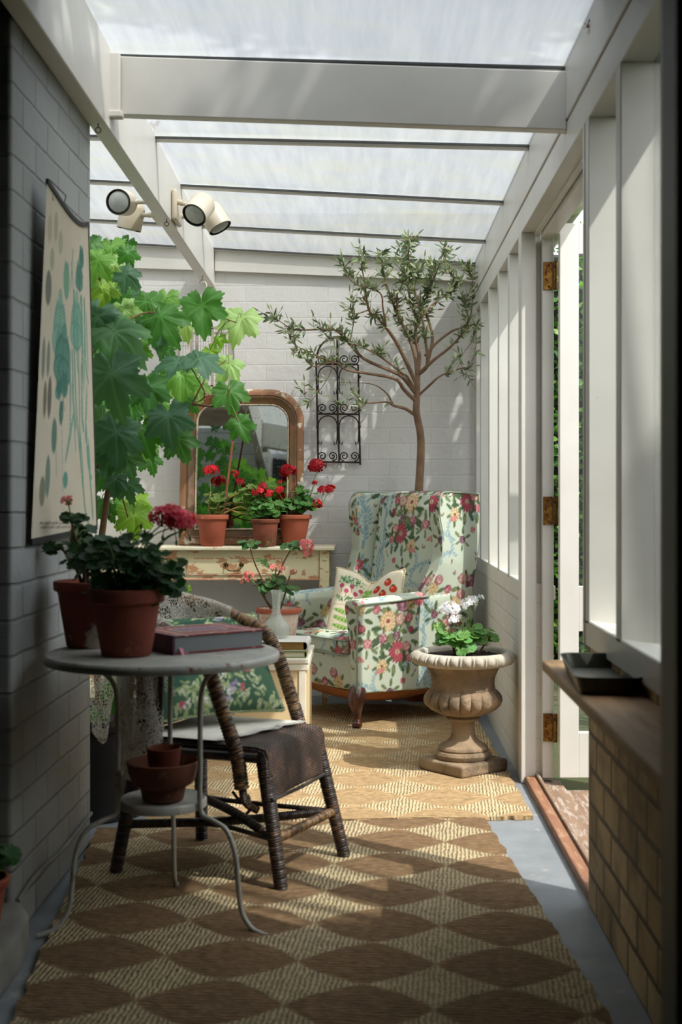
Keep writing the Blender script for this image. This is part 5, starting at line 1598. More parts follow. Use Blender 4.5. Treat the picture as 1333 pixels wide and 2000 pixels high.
geranium(t, sP, [(at(490, 1062, Yp), (.035, .02, .015), 11), (at(568, 1068, Yp), (.035, .02, .012), 8), (at(530, 1142, Yp), (.075, .05, .035), 34), (at(505, 1100, Yp), (.03, .02, .02), 3), (at(556, 1150, Yp), (.05, .03, .02), 10)],
         [(at(600, 1064, Yp), .026, '#ea8a88', 16, sP[1][-1]), (at(601, 1078, Yp), .020, '#e8827f', 10, sP[1][-1]), (at(532, 1110, Yp), .016, '#ee8c80', 7, sP[2][-1]), (at(549, 1112, Yp), .017, '#ef8d82', 7, sP[2][-1]), (at(574, 1118, Yp), .010, '#ee8c80', 4, sP[3][-1]), (at(478, 1133, Yp), .019, '#ea8583', 8, sP[4][-1]), (at(487, 1122, Yp), .017, '#ec8a84', 7, sP[4][-1])],
         seed=12, leaf_col='#4a7238', leaf_r=(.015, .024), stem_r=.0048)

# ------------------------------------------------------------------ console table, mirror and its pots
M['peel'] = plain('peeling_cream_over_pink_paint', '#d9cfaa', '#d2c59c', .65, scale=5, bump=.25, c3='#b5865f', s3=13, st3=(.545, .555), stretch=(1, 1, 1.6))
M['peel_top'] = plain('peeling_pale_paint', '#d8d2bb', '#cdc3a4', .65, scale=6, bump=.25, c3='#b98a70', s3=18, st3=(.60, .62))
M['peel_pink'] = plain('bare_pink_undercoat', '#bd7f63', '#c99378', .7, scale=8, bump=.25, c3='#d8cfae', s3=20, st3=(.56, .58))
TX0, TX1, TY0, TY1, TT = -1.62, -.190, 6.92, 7.285, .865
t = thing('console_table', 'peeling cream and pink painted side table below the mirror', 'table', ((TX0 + TX1) / 2, 7.1, 0))
bm = B(); box(bm, TX0, TX1, TY0, TY1, TT - .020, TT, bevel=.005); obj('tabletop', bm, M['peel_top'], t, smooth=False)
bm = B(); box(bm, TX0 + .06, TX1 - .075, TY0 + .045, TY0 + .065, .685, TT - .0205, bevel=.002)
box(bm, TX1 - .045, TX1 - .032, TY0 + .06, TY1 - .02, .685, TT - .0205); box(bm, TX0 + .032, TX0 + .045, TY0 + .06, TY1 - .02, .685, TT - .0205)
obj('apron', bm, M['peel'], t, smooth=False)
bm = B(); box(bm, TX0 + .06, TX1 - .08, TY0 + .041, TY0 + .046, .682, .690, bevel=.001); box(bm, TX1 - .084, TX1 - .078, TY0 + .038, TY0 + .045, .60, TT - .021); obj('edge_bead', bm, M['peel_pink'], t, smooth=False)
for x in (TX0 + .03, TX1 - .08):
    for y in (TY0 + .035, TY1 - .065):
        bm = B()
        hexa(bm, [(x + .012, y + .012, 0), (x + .038, y + .012, 0), (x + .038, y + .038, 0), (x + .012, y + .038, 0), (x, y, TT - .19), (x + .05, y, TT - .19), (x + .05, y + .05, TT - .19), (x, y + .05, TT - .19)])
        box(bm, x, x + .05, y, y + .05, TT - .19, TT - .0205, bevel=.002); obj('leg', bm, M['peel'], t, smooth=False)
dx0, dx1 = (368 - CX) * 6.96 / F, (550 - CX) * 6.96 / F
dz1, dz0 = H - (1092 - CY) * 6.96 / F, H - (1121 - CY) * 6.96 / F
bm = B(); box(bm, dx0, dx1, TY0 + .036, TY0 + .0455, dz0, dz1, bevel=.002); dr = obj('drawer', bm, M['peel'], t, smooth=False)
bm = B()
for a in ((dx0 - .006, dx1 + .006, dz0 - .006, dz0), (dx0 - .006, dx1 + .006, dz1, dz1 + .006), (dx0 - .006, dx0, dz0, dz1), (dx1, dx1 + .006, dz0, dz1)):
    box(bm, a[0], a[1], TY0 + .037, TY0 + .046, a[2], a[3])
obj('drawer_bead', bm, M['peel_pink'], dr, smooth=False)
hx = (457 - CX) * 6.95 / F; hz = (dz0 + dz1) / 2 + .012
M['old_brass'] = plain('aged_brass', '#6f5a36', '#41341f', .4, metal=.9, scale=60, bump=.1)
bm = B()
for s in (-1, 1):
    cc = Vector((hx + s * .042, TY0 + .033, hz)); ball(bm, cc, .014, 1, .35, 1, 2); ball(bm, cc + Vector((0, -.006, 0)), .006, 1, 1, 1, 1)
tube(bm, smooth_path([Vector((hx - .042, TY0 + .024, hz)), Vector((hx - .036, TY0 + .018, hz - .024)), Vector((hx - .02, TY0 + .014, hz - .033)), Vector((hx + .02, TY0 + .014, hz - .033)), Vector((hx + .036, TY0 + .018, hz - .024)), Vector((hx + .042, TY0 + .024, hz))], 5), .0032, 8)
obj('drawer_handle', bm, M['old_brass'], dr)

# mirror: arched-corner gilt frame leaning on the wall
M['gilt'] = plain('worn_gilded_wood', '#7d5f38', '#5b3f24', .45, scale=7, bump=.3, c3='#8a5a3e', s3=8, st3=(.54, .58))
M['gilt_out'] = plain('worn_terracotta_gesso', '#9c6e50', '#84603c', .55, scale=6, bump=.35, c3='#d0c8b8', s3=16, st3=(.58, .62))
M['bead'] = plain('cream_bead_moulding', '#cfc6b2', '#a89274', .6, scale=60, bump=.8, bdist=.004)
mx0, mx1 = (351 - CX) * 7.14 / F, (593 - CX) * 7.14 / F
mW, mH = mx1 - mx0, .885
def mpt(u, v, d=0.0):
    """u across, v up, d towards the room"""
    th = math.radians(8.5)
    return Vector((mx0 + u, 7.115 + v * math.sin(th) - d * math.cos(th), TT + .001 + v * math.cos(th) + d * math.sin(th) * .0))
def rrect(o, n=12):
    """outline inset by o: rounded top corners, square bottom ones"""
    R = max(.19 - o, .02); pts = [(o, o), (mW - o, o)]
    for i in range(n + 1):
        a = PI / 2 * i / n; pts.append((mW - o - R + math.cos(a + 0) * R if False else mW - o - R + R * math.cos(a), mH - o - R + R * math.sin(a)))
    for i in range(n + 1):
        a = PI / 2 + PI / 2 * i / n; pts.append((o + R + R * math.cos(a), mH - o - R + R * math.sin(a)))
    return pts
def frame_band(prof):
    bm = B(); loops = [[bm.verts.new(mpt(u, v, d)) for u, v in rrect(o)] for o, d in prof]
    for a, b2 in zip(loops, loops[1:] + loops[:1]):
        n = len(a)
        for i in range(n): bm.faces.new((a[i], a[(i+1) % n], b2[(i+1) % n], b2[i]))
    return bm
t = thing('mirror', 'large old mirror in a worn gilt frame with rounded top corners', 'mirror', (mx0 + mW / 2, 7.15, TT))
obj('outer_frame', frame_band([(0, 0), (0, .022), (.006, .032), (.018, .036), (.034, .034), (.040, .026), (.040, 0)]), M['gilt_out'], t)
obj('inner_frame', frame_band([(.040, 0), (.040, .028), (.046, .030), (.058, .022), (.072, .016), (.080, .014), (.084, .006), (.084, 0)]), M['gilt'], t)
obj('bead_moulding', frame_band([(.084, 0), (.084, .013), (.088, .016), (.092, .014), (.095, .006), (.095, 0)]), M['bead'], t)
m, nt, N, L, P = new_mat('foxed_mirror_glass')
g = noise_n(nt, coord_n(nt), 55, 5, .7)
P.inputs['Metallic'].default_value = 1.0
L.new(ramp_n(nt, g, ((.60, lin('#a9aeaa')), (.68, lin('#7d7b6c')))), P.inputs['Base Color'])
L.new(ramp_n(nt, g, ((.58, .02), (.70, .35))), P.inputs['Roughness'])
M['mirror'] = m
bm = B(); f = bm.faces.new([bm.verts.new(mpt(u, v, .004)) for u, v in rrect(.090)]); r = bmesh.ops.extrude_face_region(bm, geom=[f])
bmesh.ops.translate(bm, vec=mpt(0, 0, 0) - mpt(0, 0, .003), verts=[v for v in r['geom'] if isinstance(v, bmesh.types.BMVert)])
obj('mirror_glass', bm, M['mirror'], t, smooth=False)

R1, R2 = '#d8202c', '#b50f22'
def on_table(px, Y): return Vector(((px - CX) * Y / F, Y, TT + .001))
c = on_table(415, 7.0)
t = thing('potted_geranium', 'straggly red geranium with a bamboo cane in the leftmost terracotta pot below the mirror', 'potted plant', c, 0, 'red geraniums on the console table')
pot(t, c, .090, .062, .172, M['terra'], rim=.03)
Yq = 6.99
s_ = [[at(412, 1012, Yq), at(408, 985, Yq), at(412, 960, Yq)], [at(420, 1012, Yq), at(432, 990, Yq), at(452, 982, Yq), at(476, 982, Yq)], [at(424, 1012, Yq), at(440, 994, Yq), at(462, 1000, Yq), at(485, 1005, Yq)], [at(418, 1012, Yq), at(430, 978, Yq), at(448, 972, Yq), at(468, 962, Yq)], [at(422, 1012, Yq), at(446, 998, Yq), at(470, 990, Yq), at(490, 998, Yq)]]
M['straw'] = plain('straw_coloured_stem', '#b39a5a', '#97793c', .7, scale=30, bump=.2)
geranium(t, s_, [(at(425, 970, Yq), (.06, .03, .03), 14), (at(420, 990, Yq), (.04, .03, .02), 8), (at(470, 965, Yq), (.05, .03, .03), 10), (at(490, 960, Yq), (.03, .03, .03), 8)],
         [(at(413, 921, Yq), .034, R1, 20, s_[0][-1]), (at(458, 926, Yq), .021, R2, 9, s_[3][-1]), (at(470, 940, Yq), .019, R2, 8, s_[3][-1])], seed=21, leaf_col='#6f8a3e', leaf_r=(.016, .028), stem_r=.0055, stem_mat='straw')
bm = B(); tube(bm, [at(436, 1015, 7.0), at(467, 761, 6.96)], .0065, 8)
M['bamboo'] = plain('brown_bamboo', '#9a5f40', '#84503a', .5, scale=20, bump=.2)
obj('bamboo_cane', bm, M['bamboo'], t)
c = on_table(518, 6.97)
t = thing('potted_geranium', 'small bushy red geranium in the brown pot between the other two below the mirror', 'potted plant', c, 0, 'red geraniums on the console table')
pot(t, c, .079, .058, .148, M['terra_brown'], rim=.022)
s_ = [[at(518, 1022, 6.97), at(512, 995, 6.97), at(508, 980, 6.97)], [at(520, 1022, 6.97), at(528, 995, 6.97), at(535, 985, 6.97)], [at(515, 1022, 6.97), at(500, 1000, 6.97), at(495, 985, 6.97)], [at(520, 1022, 6.97), at(516, 960, 6.97), at(518, 935, 6.97)]]
geranium(t, s_, [(at(520, 994, 6.97), (.085, .05, .055), 70), (at(516, 960, 6.97), (.05, .03, .06), 24)], [(at(506, 960, 6.94), .028, R1, 14, s_[0][-1]), (at(522, 966, 6.94), .026, R1, 12, s_[0][-1]), (at(512, 950, 6.94), .020, R2, 8, s_[0][-1])], seed=22, leaf_col='#5f8f45', leaf_r=(.014, .024))
c = on_table(575, 7.06)
t = thing('potted_geranium', 'tall red geranium with several flower heads in the pot nearest the mirror corner', 'potted plant', c, 0, 'red geraniums on the console table')
pot(t, c, .096, .058, .170, M['terra'], rim=.026)
Yr = 7.05
s_ = [[at(572, 1010, Yr), at(558, 985, Yr), at(548, 968, Yr)], [at(575, 1010, Yr), at(570, 980, Yr), at(568, 960, Yr)], [at(580, 1010, Yr), at(600, 985, Yr), at(608, 965, Yr)], [at(582, 1010, Yr), at(605, 992, Yr), at(630, 985, Yr)]]
geranium(t, s_, [(at(590, 985, Yr), (.09, .05, .04), 54), (at(600, 962, Yr), (.05, .03, .03), 16), (at(560, 985, Yr), (.04, .03, .03), 10)],
         [(at(563, 921, Yr), .036, R2, 20, s_[1][-1]), (at(545, 958, Yr), .024, R1, 11, s_[0][-1]), (at(550, 942, Yr), .013, R2, 5, s_[0][-1]), (at(620, 911, Yr), .038, '#a30d1e', 20, s_[2][-1]), (at(632, 958, Yr), .027, R2, 13, s_[3][-1]), (at(646, 955, Yr), .023, R1, 10, s_[3][-1]), (at(617, 985, Yr), .029, R1, 13, s_[3][-1]), (at(615, 944, Yr), .012, R2, 4, s_[2][-1])], seed=23, leaf_col='#4f8038', leaf_r=(.014, .026))

# ------------------------------------------------------------------ iron trellis on the back wall
YT = 7.272
def T(px, py): return at(px, py, YT)
t = thing('iron_trellis', 'dark wrought iron trellis with scrolls hanging on the white brick wall', 'trellis', T(661, 905))
bm = B()
for pts in ([T(618, 705), T(620, 808), T(622, 903)], [T(659, 658), T(660, 808), T(663, 903)], [T(700, 712), T(702, 808), T(704, 908)]): tube(bm, pts, .0052, 8)
for a, b2 in ((618, 711), (620, 808), (622, 902)): tube(bm, [T(a, b2), T(a + 82, b2 + 1)], .0055, 8)
obj('frame', bm, M['iron'], t)
bm = B()
arc = [T(619 + 41 - 41 * math.cos(PI * i / 16), 700 - 42 * math.sin(PI * i / 16)) for i in range(17)]; tube(bm, arc, .0055, 8)
obj('top_arch', bm, M['iron'], t)
def spiral(cx, cy, r, sgn, turns=1.6):
    return [T(cx + sgn * math.cos(PI/2 + 2*PI*turns*k/22) * r * (1 - .8 * k/22), cy + math.sin(PI/2 + 2*PI*turns*k/22) * r * (1 - .8 * k/22)) for k in range(23)]
for yb in (702, 797, 891):
    bm = B()
    for cx, s in ((630, 1), (650, -1), (673, 1), (693, -1)): tube(bm, spiral(cx, yb, 9.5, s), .0035, 6)
    obj('scroll_row', bm, M['iron'], t)
for y0_, y1_ in ((712, 768), (809, 866)):
    bm = B()
    for x0_, x1_ in ((621, 660), (662, 702)):
        w_ = (x1_ - x0_) / 2 - 1
        pts = [T((x0_ + x1_) / 2 - w_ * math.cos(PI * k / 12), y0_ + 22 - 19 * math.sin(PI * k / 12)) for k in range(13)]
        L1 = [T(x0_ + 1 + 5, y1_ + 3), T(x0_ + 1 + 7, y1_ - 4), T(x0_ + 3, y1_ + 1), T(x0_ + 1, y1_ - 8)]; R1_ = [T(x1_ - 1, y1_ - 8), T(x1_ - 3, y1_ + 1), T(x1_ - 8, y1_ - 4), T(x1_ - 6, y1_ + 3)]
        tube(bm, L1 + pts + R1_, .0036, 6)
    for x_ in (620, 661, 703): ball(bm, T(x_, y0_ + 24), .0085, 1, 1, 1.2, 1)
    obj('arch_pair', bm, M['iron'], t)

# ------------------------------------------------------------------ wooden bird cage hanging from the beam hook
M['cage'] = plain('off_white_cage_wood', '#b5aa9c', '#a2968a', .7, scale=10, bump=.1)
M['cage_wire'] = plain('pale_cage_wire', '#bdbab4', '#a9a49c', .4, metal=.3, bump=0)
cx0, cx1, cz0, cz1, cy0, cy1 = -1.045, -.745, 1.72, 2.03, 6.78, 7.0
t = thing('bird_cage', 'pale wooden wire bird cage hanging behind the vine leaves', 'bird cage', ((cx0 + cx1) / 2, 6.9, cz0))
bm = B()
for x in (cx0, cx0 + .10, cx1 - .09, cx1): 
    for y in (cy0, cy1): box(bm, x - .006, x + .006, y - .006, y + .006, cz0, cz1)
for z in (cz0, cz1):
    for y in (cy0, cy1): box(bm, cx0, cx1, y - .006, y + .006, z - .007, z + .007)
    for x in (cx0, cx1): box(bm, x - .006, x + .006, cy0, cy1, z - .007, z + .007)
box(bm, cx0 + .10, cx0 + .20, cy0 - .008, cy0 + .002, 1.86, 1.872)
obj('cage_frame', bm, M['cage'], t, smooth=False)
bm = B(); box(bm, cx0 - .02, cx1 + .02, cy0 - .02, cy1 + .02, cz0 - .022, cz0 - .008, bevel=.003); obj('cage_floor', bm, M['cage'], t, smooth=False)
bm = B()
n = 22
for i in range(n + 1):
    x = cx0 + (cx1 - cx0) * i / n
    for y in (cy0, cy1): tube(bm, [(x, y, cz0), (x, y, cz1)], .0011, 4)
for i in range(1, 13):
    y = cy0 + (cy1 - cy0) * i / 13
    for x in (cx0, cx1): tube(bm, [(x, y, cz0), (x, y, cz1)], .0011, 4)
for z in (1.80, 1.88, 1.96):
    for y in (cy0, cy1): tube(bm, [(cx0, y, z), (cx1, y, z)], .0014, 4)
obj('cage_wire', bm, M['cage_wire'], t)
bm = B()
xm = (cx0 + cx1) / 2
for s in (-1, 1): tube(bm, smooth_path([(xm + s * .15, 6.89, cz1), (xm + s * .09, 6.89, cz1 + .09), (xm, 6.89, cz1 + .13)], 5), .004, 6)
tube(bm, smooth_path([(xm, 6.89, cz1 + .13), (xm + .02, 6.9, cz1 + .2), (-.905, 6.93, 2.25)], 5), .0035, 6)
obj('hanging_loop', bm, M['cage'], t)
# hook with rope on the beam
t = thing('ceiling_hook', 'small metal ring hook with white rope loop under the far end of the beam', 'hook', (-.905, 6.93, 2.335))
bm = B(); tube(bm, [(-.905, 6.93, 2.335), (-.905, 6.93, 2.31)], .003, 6); ring = [Vector((-.905 + math.cos(a * PI / 8) * .014, 6.93, 2.296 + math.sin(a * PI / 8) * .014)) for a in range(16)]; tube(bm, ring, .0025, 6, closed=True); obj('ring', bm, M['cage_wire'], t)
bm = B(); tube(bm, smooth_path([(-.905, 6.93, 2.30), (-.885, 6.93, 2.29), (-.885, 6.93, 2.25), (-.905, 6.93, 2.235), (-.915, 6.93, 2.215)], 5), .0045, 7); obj('rope', bm, M['linen'], t)
for (px, py, Y, lab) in ((190, 258, 4.15, 'small metal screw eye under the near end of the long beam'), (325, 433, 5.55, 'small metal screw eye under the long beam beside the spotlights')):
    X_ = -.868 - .012
    Z_ = 2.352 if Y < 5 else 2.343
    bm = B(); tube(bm, [Vector((X_, Y, Z_)), Vector((X_, Y, Z_ - .014))], .002, 6); tube(bm, [Vector((X_ + math.cos(a * PI / 6) * .009, Y, Z_ - .022 + math.sin(a * PI / 6) * .009)) for a in range(12)], .0018, 6, closed=True)
    tag(obj('screw_eye', bm, M['rust']), lab, 'hook')

# ------------------------------------------------------------------ four-headed spotlight on the beam
M['spot'] = plain('aged_cream_enamel', '#cfc6b4', '#c3b8a3', .4, scale=6, bump=.03, c3='#a3805f', s3=16, st3=(.68, .8))
M['bulb'] = plain('grey_reflector_bulb', '#b4b7b3', '#989c98', .35, scale=12, bump=.02)
t = thing('spotlight', 'old cream spotlight fitting with four round heads on the long beam', 'lamp', (-.87, 5.69, 2.42))
Pc = at(340, 408, 5.70)
bm = B(); box(bm, -.868, -.845, 5.60, 5.78, Pc.z - .068, Pc.z + .068, bevel=.010, seg=3); obj('wall_plate', bm, M['spot'], t)
bm = B(); box(bm, -.958, -.932, 5.60, 5.78, Pc.z - .060, Pc.z + .060, bevel=.010, seg=3); obj('wall_plate', bm, M['spot'], t)
def spot_head(c, d, r=.056, Ln=.125, arm_from=None):
    c = Vector(c); d = Vector(d).normalized(); q = d.to_track_quat('Z', 'Y').to_matrix().to_4x4()
    Mx = Matrix.Translation(c) @ q
    bm = B(); lathe(bm, [(0, -Ln / 2), (r * .5, -Ln / 2 + .002), (r * .85, -Ln / 2 + .012), (r, -Ln / 2 + .030), (r, Ln / 2), (r - .003, Ln / 2 + .001), (r - .004, Ln / 2 - .002), (r - .004, Ln / 2 - .05), (0, Ln / 2 - .055)], (0, 0, 0), 32); bm.transform(Mx)
    h = obj('spot_head', bm, M['spot'], t)
    bm = B(); lathe(bm, [(0, Ln / 2 + .006), (r * .45, Ln / 2 + .004), (r * .78, Ln / 2 - .002), (r * .88, Ln / 2 - .012), (r * .5, Ln / 2 - .05), (0, Ln / 2 - .05)], (0, 0, 0), 28); bm.transform(Mx); obj('bulb', bm, M['bulb'], h)
    bm = B(); lathe(bm, [(r - .0045, Ln / 2 + .0005), (r - .0015, Ln / 2 + .002), (r - .0045, Ln / 2 - .02)], (0, 0, 0), 28, closed=True); bm.transform(Mx); obj('rim_shadow_ring', bm, M['tape_and_rim_shadow'], h)  # black ring stands in for the shade inside the rim
    if arm_from is not None:
        bm = B(); a = Vector(arm_from); e = a + (c - a) * (1 - r / (c - a).length)
        tube(bm, [a, a.lerp(e, .5)], .012, 10); tube(bm, [a.lerp(e, .42), e], .009, 10); ball(bm, e, .014, 1, 1, 1, 2); obj('arm', bm, M['spot'], t)
spot_head(at(391, 406, 5.60), (-.30, -.62, -.62), arm_from=at(345, 394, 5.64))
spot_head(at(417, 423, 5.80), (.48, -.1, -.80), arm_from=at(345, 422, 5.76))
spot_head(at(240, 396, 5.60), (-.12, -.95, -.16), arm_from=at(316, 394, 5.64) + Vector((-.03, 0, 0)))
spot_head(at(257, 421, 5.80), (-.20, .1, -.9), arm_from=at(316, 420, 5.76) + Vector((-.03, 0, 0)))

# ------------------------------------------------------------------ olive tree
M['olive_bark'] = plain('olive_bark', '#8d6f56', '#6f5541', .85, scale=14, bump=.6, bdist=.005)
t = thing('olive_tree', 'slender olive tree with sparse grey-green leaves behind the floral armchair', 'potted tree', (.278, 7.15, 0))
c = Vector((.278, 7.16, .0))
pot(t, c, .105, .078, .20, M['terra'], rim=.03)
ro = random.Random(31)
def zx(x, y, Y):
    py = 440 + y / 2.898
    return at(500 + x / 2.898, py, min(Y, 1.265 * F / (CY - py)))
trunk = [c + Vector((0, 0, .18)), at(818, 1120, 7.15), at(817, 1000, 7.13), at(822, 900, 7.12), at(822, 850, 7.10), zx(910, 1060, 7.08), zx(912, 980, 7.08), zx(915, 850, 7.08)]
bm = B(); Pt = smooth_path(trunk, 6); tube(bm, Pt, [.0265 - .010 * (i / len(Pt)) for i in range(len(Pt))], 12); obj('trunk', bm, M['olive_bark'], t)
br = [  # (points, start radius, leafiness, first leafy fraction)
 ([(912, 1080, 7.08), (850, 1040, 7.05), (780, 1020, 7.02), (740, 1000, 7.0), (620, 1005, 6.98), (560, 960, 6.98)], .011, .25, .5),
 ([(780, 1020, 7.02), (740, 950, 7.0), (660, 900, 6.98), (520, 890, 6.97)], .006, .15, .6),
 ([(912, 1000, 7.08), (840, 930, 7.04), (790, 870, 7.0), (640, 840, 6.95), (520, 820, 6.92), (440, 775, 6.9), (330, 800, 6.88), (270, 750, 6.86)], .012, 1.0, .55),
 ([(912, 960, 7.08), (850, 880, 7.05), (800, 840, 7.0), (620, 760, 7.0), (530, 670, 6.95), (460, 600, 6.92), (380, 590, 6.9), (220, 590, 6.88), (130, 540, 6.86), (90, 530, 6.86)], .012, .9, .45),
 ([(912, 950, 7.08), (860, 860, 7.04), (820, 830, 7.0), (700, 740, 6.98), (600, 690, 6.95), (480, 650, 6.93), (440, 640, 6.92)], .009, 1.3, .35),
 ([(912, 900, 7.08), (860, 790, 7.06), (800, 670, 7.03), (740, 580, 7.0), (690, 520, 7.0), (640, 480, 6.98), (620, 350, 6.96), (600, 220, 6.95), (610, 160, 6.95)], .013, 1.0, .35),
 ([(740, 580, 7.0), (720, 470, 6.95), (700, 380, 6.93), (560, 330, 6.9), (510, 260, 6.9), (490, 210, 6.9)], .006, 1.1, .3),
 ([(915, 860, 7.08), (900, 740, 7.1), (860, 620, 7.12), (800, 500, 7.1), (740, 330, 7.08), (715, 220, 7.06), (715, 150, 7.05)], .012, 1.2, .3),
 ([(915, 850, 7.08), (925, 740, 7.12), (905, 640, 7.14), (905, 520, 7.14), (870, 400, 7.14), (870, 250, 7.12), (865, 140, 7.1), (872, 80, 7.1)], .013, 1.5, .25),
 ([(915, 850, 7.08), (970, 790, 7.05), (960, 640, 7.0), (940, 520, 6.98), (900, 350, 6.96), (940, 230, 6.95)], .011, 1.1, .35),
 ([(970, 790, 7.05), (1000, 640, 7.1), (970, 520, 7.12), (930, 440, 7.12), (990, 350, 7.12), (1050, 190, 7.12), (1060, 130, 7.12)], .010, 1.0, .35),
 ([(935, 830, 7.06), (1010, 760, 7.0), (1100, 690, 6.98), (1180, 600, 6.96), (1200, 520, 6.96), (1170, 420, 6.96)], .011, 1.2, .4),
 ([(960, 740, 7.06), (1020, 670, 7.08), (1110, 600, 7.1), (1200, 560, 7.12), (1225, 440, 7.12), (1225, 300, 7.12), (1190, 230, 7.12)], .009, .9, .4),
 ([(940, 520, 7.0), (1010, 440, 7.05), (1100, 380, 7.1), (1140, 320, 7.12), (1080, 240, 7.14)], .007, 1.8, .25),
 ([(925, 960, 7.08), (990, 900, 7.02), (1050, 850, 6.98), (1160, 810, 6.95), (1220, 790, 6.95), (1250, 670, 6.95)], .008, .5, .4),
 ([(1180, 600, 6.96), (1240, 560, 6.95), (1235, 640, 6.95), (1160, 760, 6.95), (1200, 850, 6.95)], .004, .8, .2),
 ([(905, 520, 7.14), (960, 420, 7.1), (1010, 300, 7.05), (1000, 230, 7.05)], .006, 1.4, .2),
 ([(800, 500, 7.1), (800, 400, 7.0), (830, 330, 6.98), (820, 200, 6.98)], .005, 1.2, .2),
 ([(640, 480, 6.98), (560, 500, 6.92), (550, 440, 6.9)], .004, 1.0, .3),
 ([(530, 670, 6.95), (545, 600, 6.93), (560, 500, 6.92), (545, 430, 6.92)], .004, .6, .4),
 ([(440, 775, 6.9), (350, 740, 6.88), (300, 720, 6.86), (230, 680, 6.86), (180, 610, 6.86)], .004, 1.2, .2),
 ([(440, 775, 6.9), (410, 860, 6.9), (350, 950, 6.9), (300, 1000, 6.9), (268, 950, 6.9)], .003, .5, .3),
 ([(560, 960, 6.98), (620, 1020, 6.9), (520, 1040, 6.88), (480, 1010, 6.88)], .003, .8, .3)]
OL = Leaves(); bm = B()
oc = [lin('#6a7c56'), lin('#7f8f66'), lin('#98a67c'), lin('#b0ba98'), lin('#52664a')]
def twig(p, d, Ln, n):
    pts = [p]; q = Vector(p); dd = d.normalized()
    for i in range(4):
        dd = (dd + rnd_unit(ro) * .25 + Vector((0, 0, .05))).normalized(); q = q + dd * Ln / 4
        q.y = min(q.y, 7.26); q.x = min(q.x, .585); q.z = min(q.z, zroof(q.x, q.y) - .045); pts.append(q.copy())
    tube(bm, pts, [.0022, .002, .0017, .0014, .001], 5, cap=False)
    for i in range(n):
        k = 1 + int(3.99 * i / n); a = pts[k - 1].lerp(pts[k], (4 * i / n) % 1); ax = (pts[k] - pts[k - 1]).normalized()
        s = ax.cross(rnd_unit(ro)).normalized()
        for sg in (-1, 1):
            if ro.random() < .12: continue
            d2 = (ax * ro.uniform(.3, .8) + s * sg * .8).normalized()
            OL.blade(a, d2, rnd_unit(ro), ro.uniform(.034, .056), ro.uniform(.010, .014), vary(ro.choice(oc), .15, ro), .12)
    OL.blade(pts[-1], dd, rnd_unit(ro), .045, .010, vary(oc[2], .15, ro), .1)
for pts, r0, dens, first in br:
    P_ = smooth_path([zx(*p) for p in pts], 6)
    tube(bm, P_, [max(.0016, r0 * (1 - i / len(P_)) ** .8) for i in range(len(P_))], 7)
    n = len(P_); ctr = sum(P_, Vector()) / n
    Ltot = sum((P_[i+1] - P_[i]).length for i in range(n - 1))
    cnt = int(Ltot * (1 - first) * 40 * dens)
    for k in range(cnt):
        f = first + (1 - first) * ro.random(); i = min(n - 2, int(f * (n - 1))); p = P_[i].lerp(P_[i+1], ro.random()); ax = (P_[i+1] - P_[i]).normalized()
        d = (ax * .5 + rnd_unit(ro) * .8 + Vector((0, -.1, .25))).normalized()
        if abs(d.y) > .6: d.y *= .5
        twig(p, d, ro.uniform(.03, .085), ro.randint(2, 4))
    twig(P_[-1], (P_[-1] - P_[-3]), .05, 4)
obj('branch', bm, M['olive_bark'], t)
OL.build('foliage', M['olive_leaf'], t)
# ------------------------------------------------------------------ floral wing armchair
TWd, THt = .62, .66
fp = Print(TWd, THt, .0021, '#bdc5ae')
rf = random.Random(77)
for i in range(50): fp.ell(rf.uniform(0, TWd), rf.uniform(0, THt), .05, .03, rf.uniform(0, 3), rf.choice(['#b7c4ad', '#c3cdb9', '#bac8b4']), .3)
# trailing blue fronds
for x, y, L_, a, cv in ((.33, .02, .20, 1.4, .5), (.33, .10, .17, 2.2, -2.2), (.34, .12, .17, .9, 2.2), (.33, .24, .16, 2.2, 2.4), (.35, .27, .16, .8, -2.4), (.34, .22, .2, 1.7, -.5), (.33, .42, .16, 2.4, -2.4), (.35, .46, .15, .7, 2.4), (.33, .42, .22, 1.5, .4), (.02, .06, .15, 1.0, 2.3), (.06, .14, .13, 2.6, -2.2), (.60, .14, .15, 2.0, 2.4), (.58, .02, .14, 1.2, -2.2), (.25, .62, .14, 1.0, 2.3), (.44, .60, .12, 2.3, -2.3)):
    fp.frond(x, y, L_, a, cv)
def sprig(x, y, n=5, R=.035, s=.03):
    for i in range(n):
        a = 2 * PI * i / n + .4; fp.leaf(x + math.cos(a) * R * .5, y + math.sin(a) * R * .5, s * rf.uniform(.9, 1.3), a, rf.choice(['#6b7d4c', '#556b42', '#7f8d58', '#4c6640']))
# big bouquet
for cx_, cy_, R_ in ((.17, .55, .10), (.12, .46, .10), (.20, .40, .10), (.15, .32, .09)): sprig(cx_, cy_, 9, R_, .055)
for cx_, cy_, R_ in ((.50, .42, .09), (.54, .52, .08), (.47, .33, .08)): sprig(cx_, cy_, 8, R_, .05)
fp.rose(.20, .575, .052, '#a06a72', '#6f4454', '#c39a98'); fp.rose(.13, .60, .034, '#c58f80', '#94605c', '#e0bba4')
fp.daisy(.105, .49, .058, '#e0c896', '#bd8a5c', '#b0505a', 14, '#8a3a48'); fp.rose(.18, .495, .036, '#cba58f', '#966a5c', '#e6cfb4'); fp.rose(.235, .50, .026, '#c96e6c', '#984250', '#e0a094')
fp.daisy(.165, .335, .060, '#b84e58', '#8d3040', '#d9b99a', 15); fp.rose(.16, .415, .026, '#8d6064', '#5d3c48', '#b58c88'); fp.daisy(.245, .565, .030, '#cda45c', '#8d6630', '#6a3c2c', 8, '#3c2a28')
fp.rose(.25, .44, .020, '#a23a4c', '#74283a', '#c4626c')
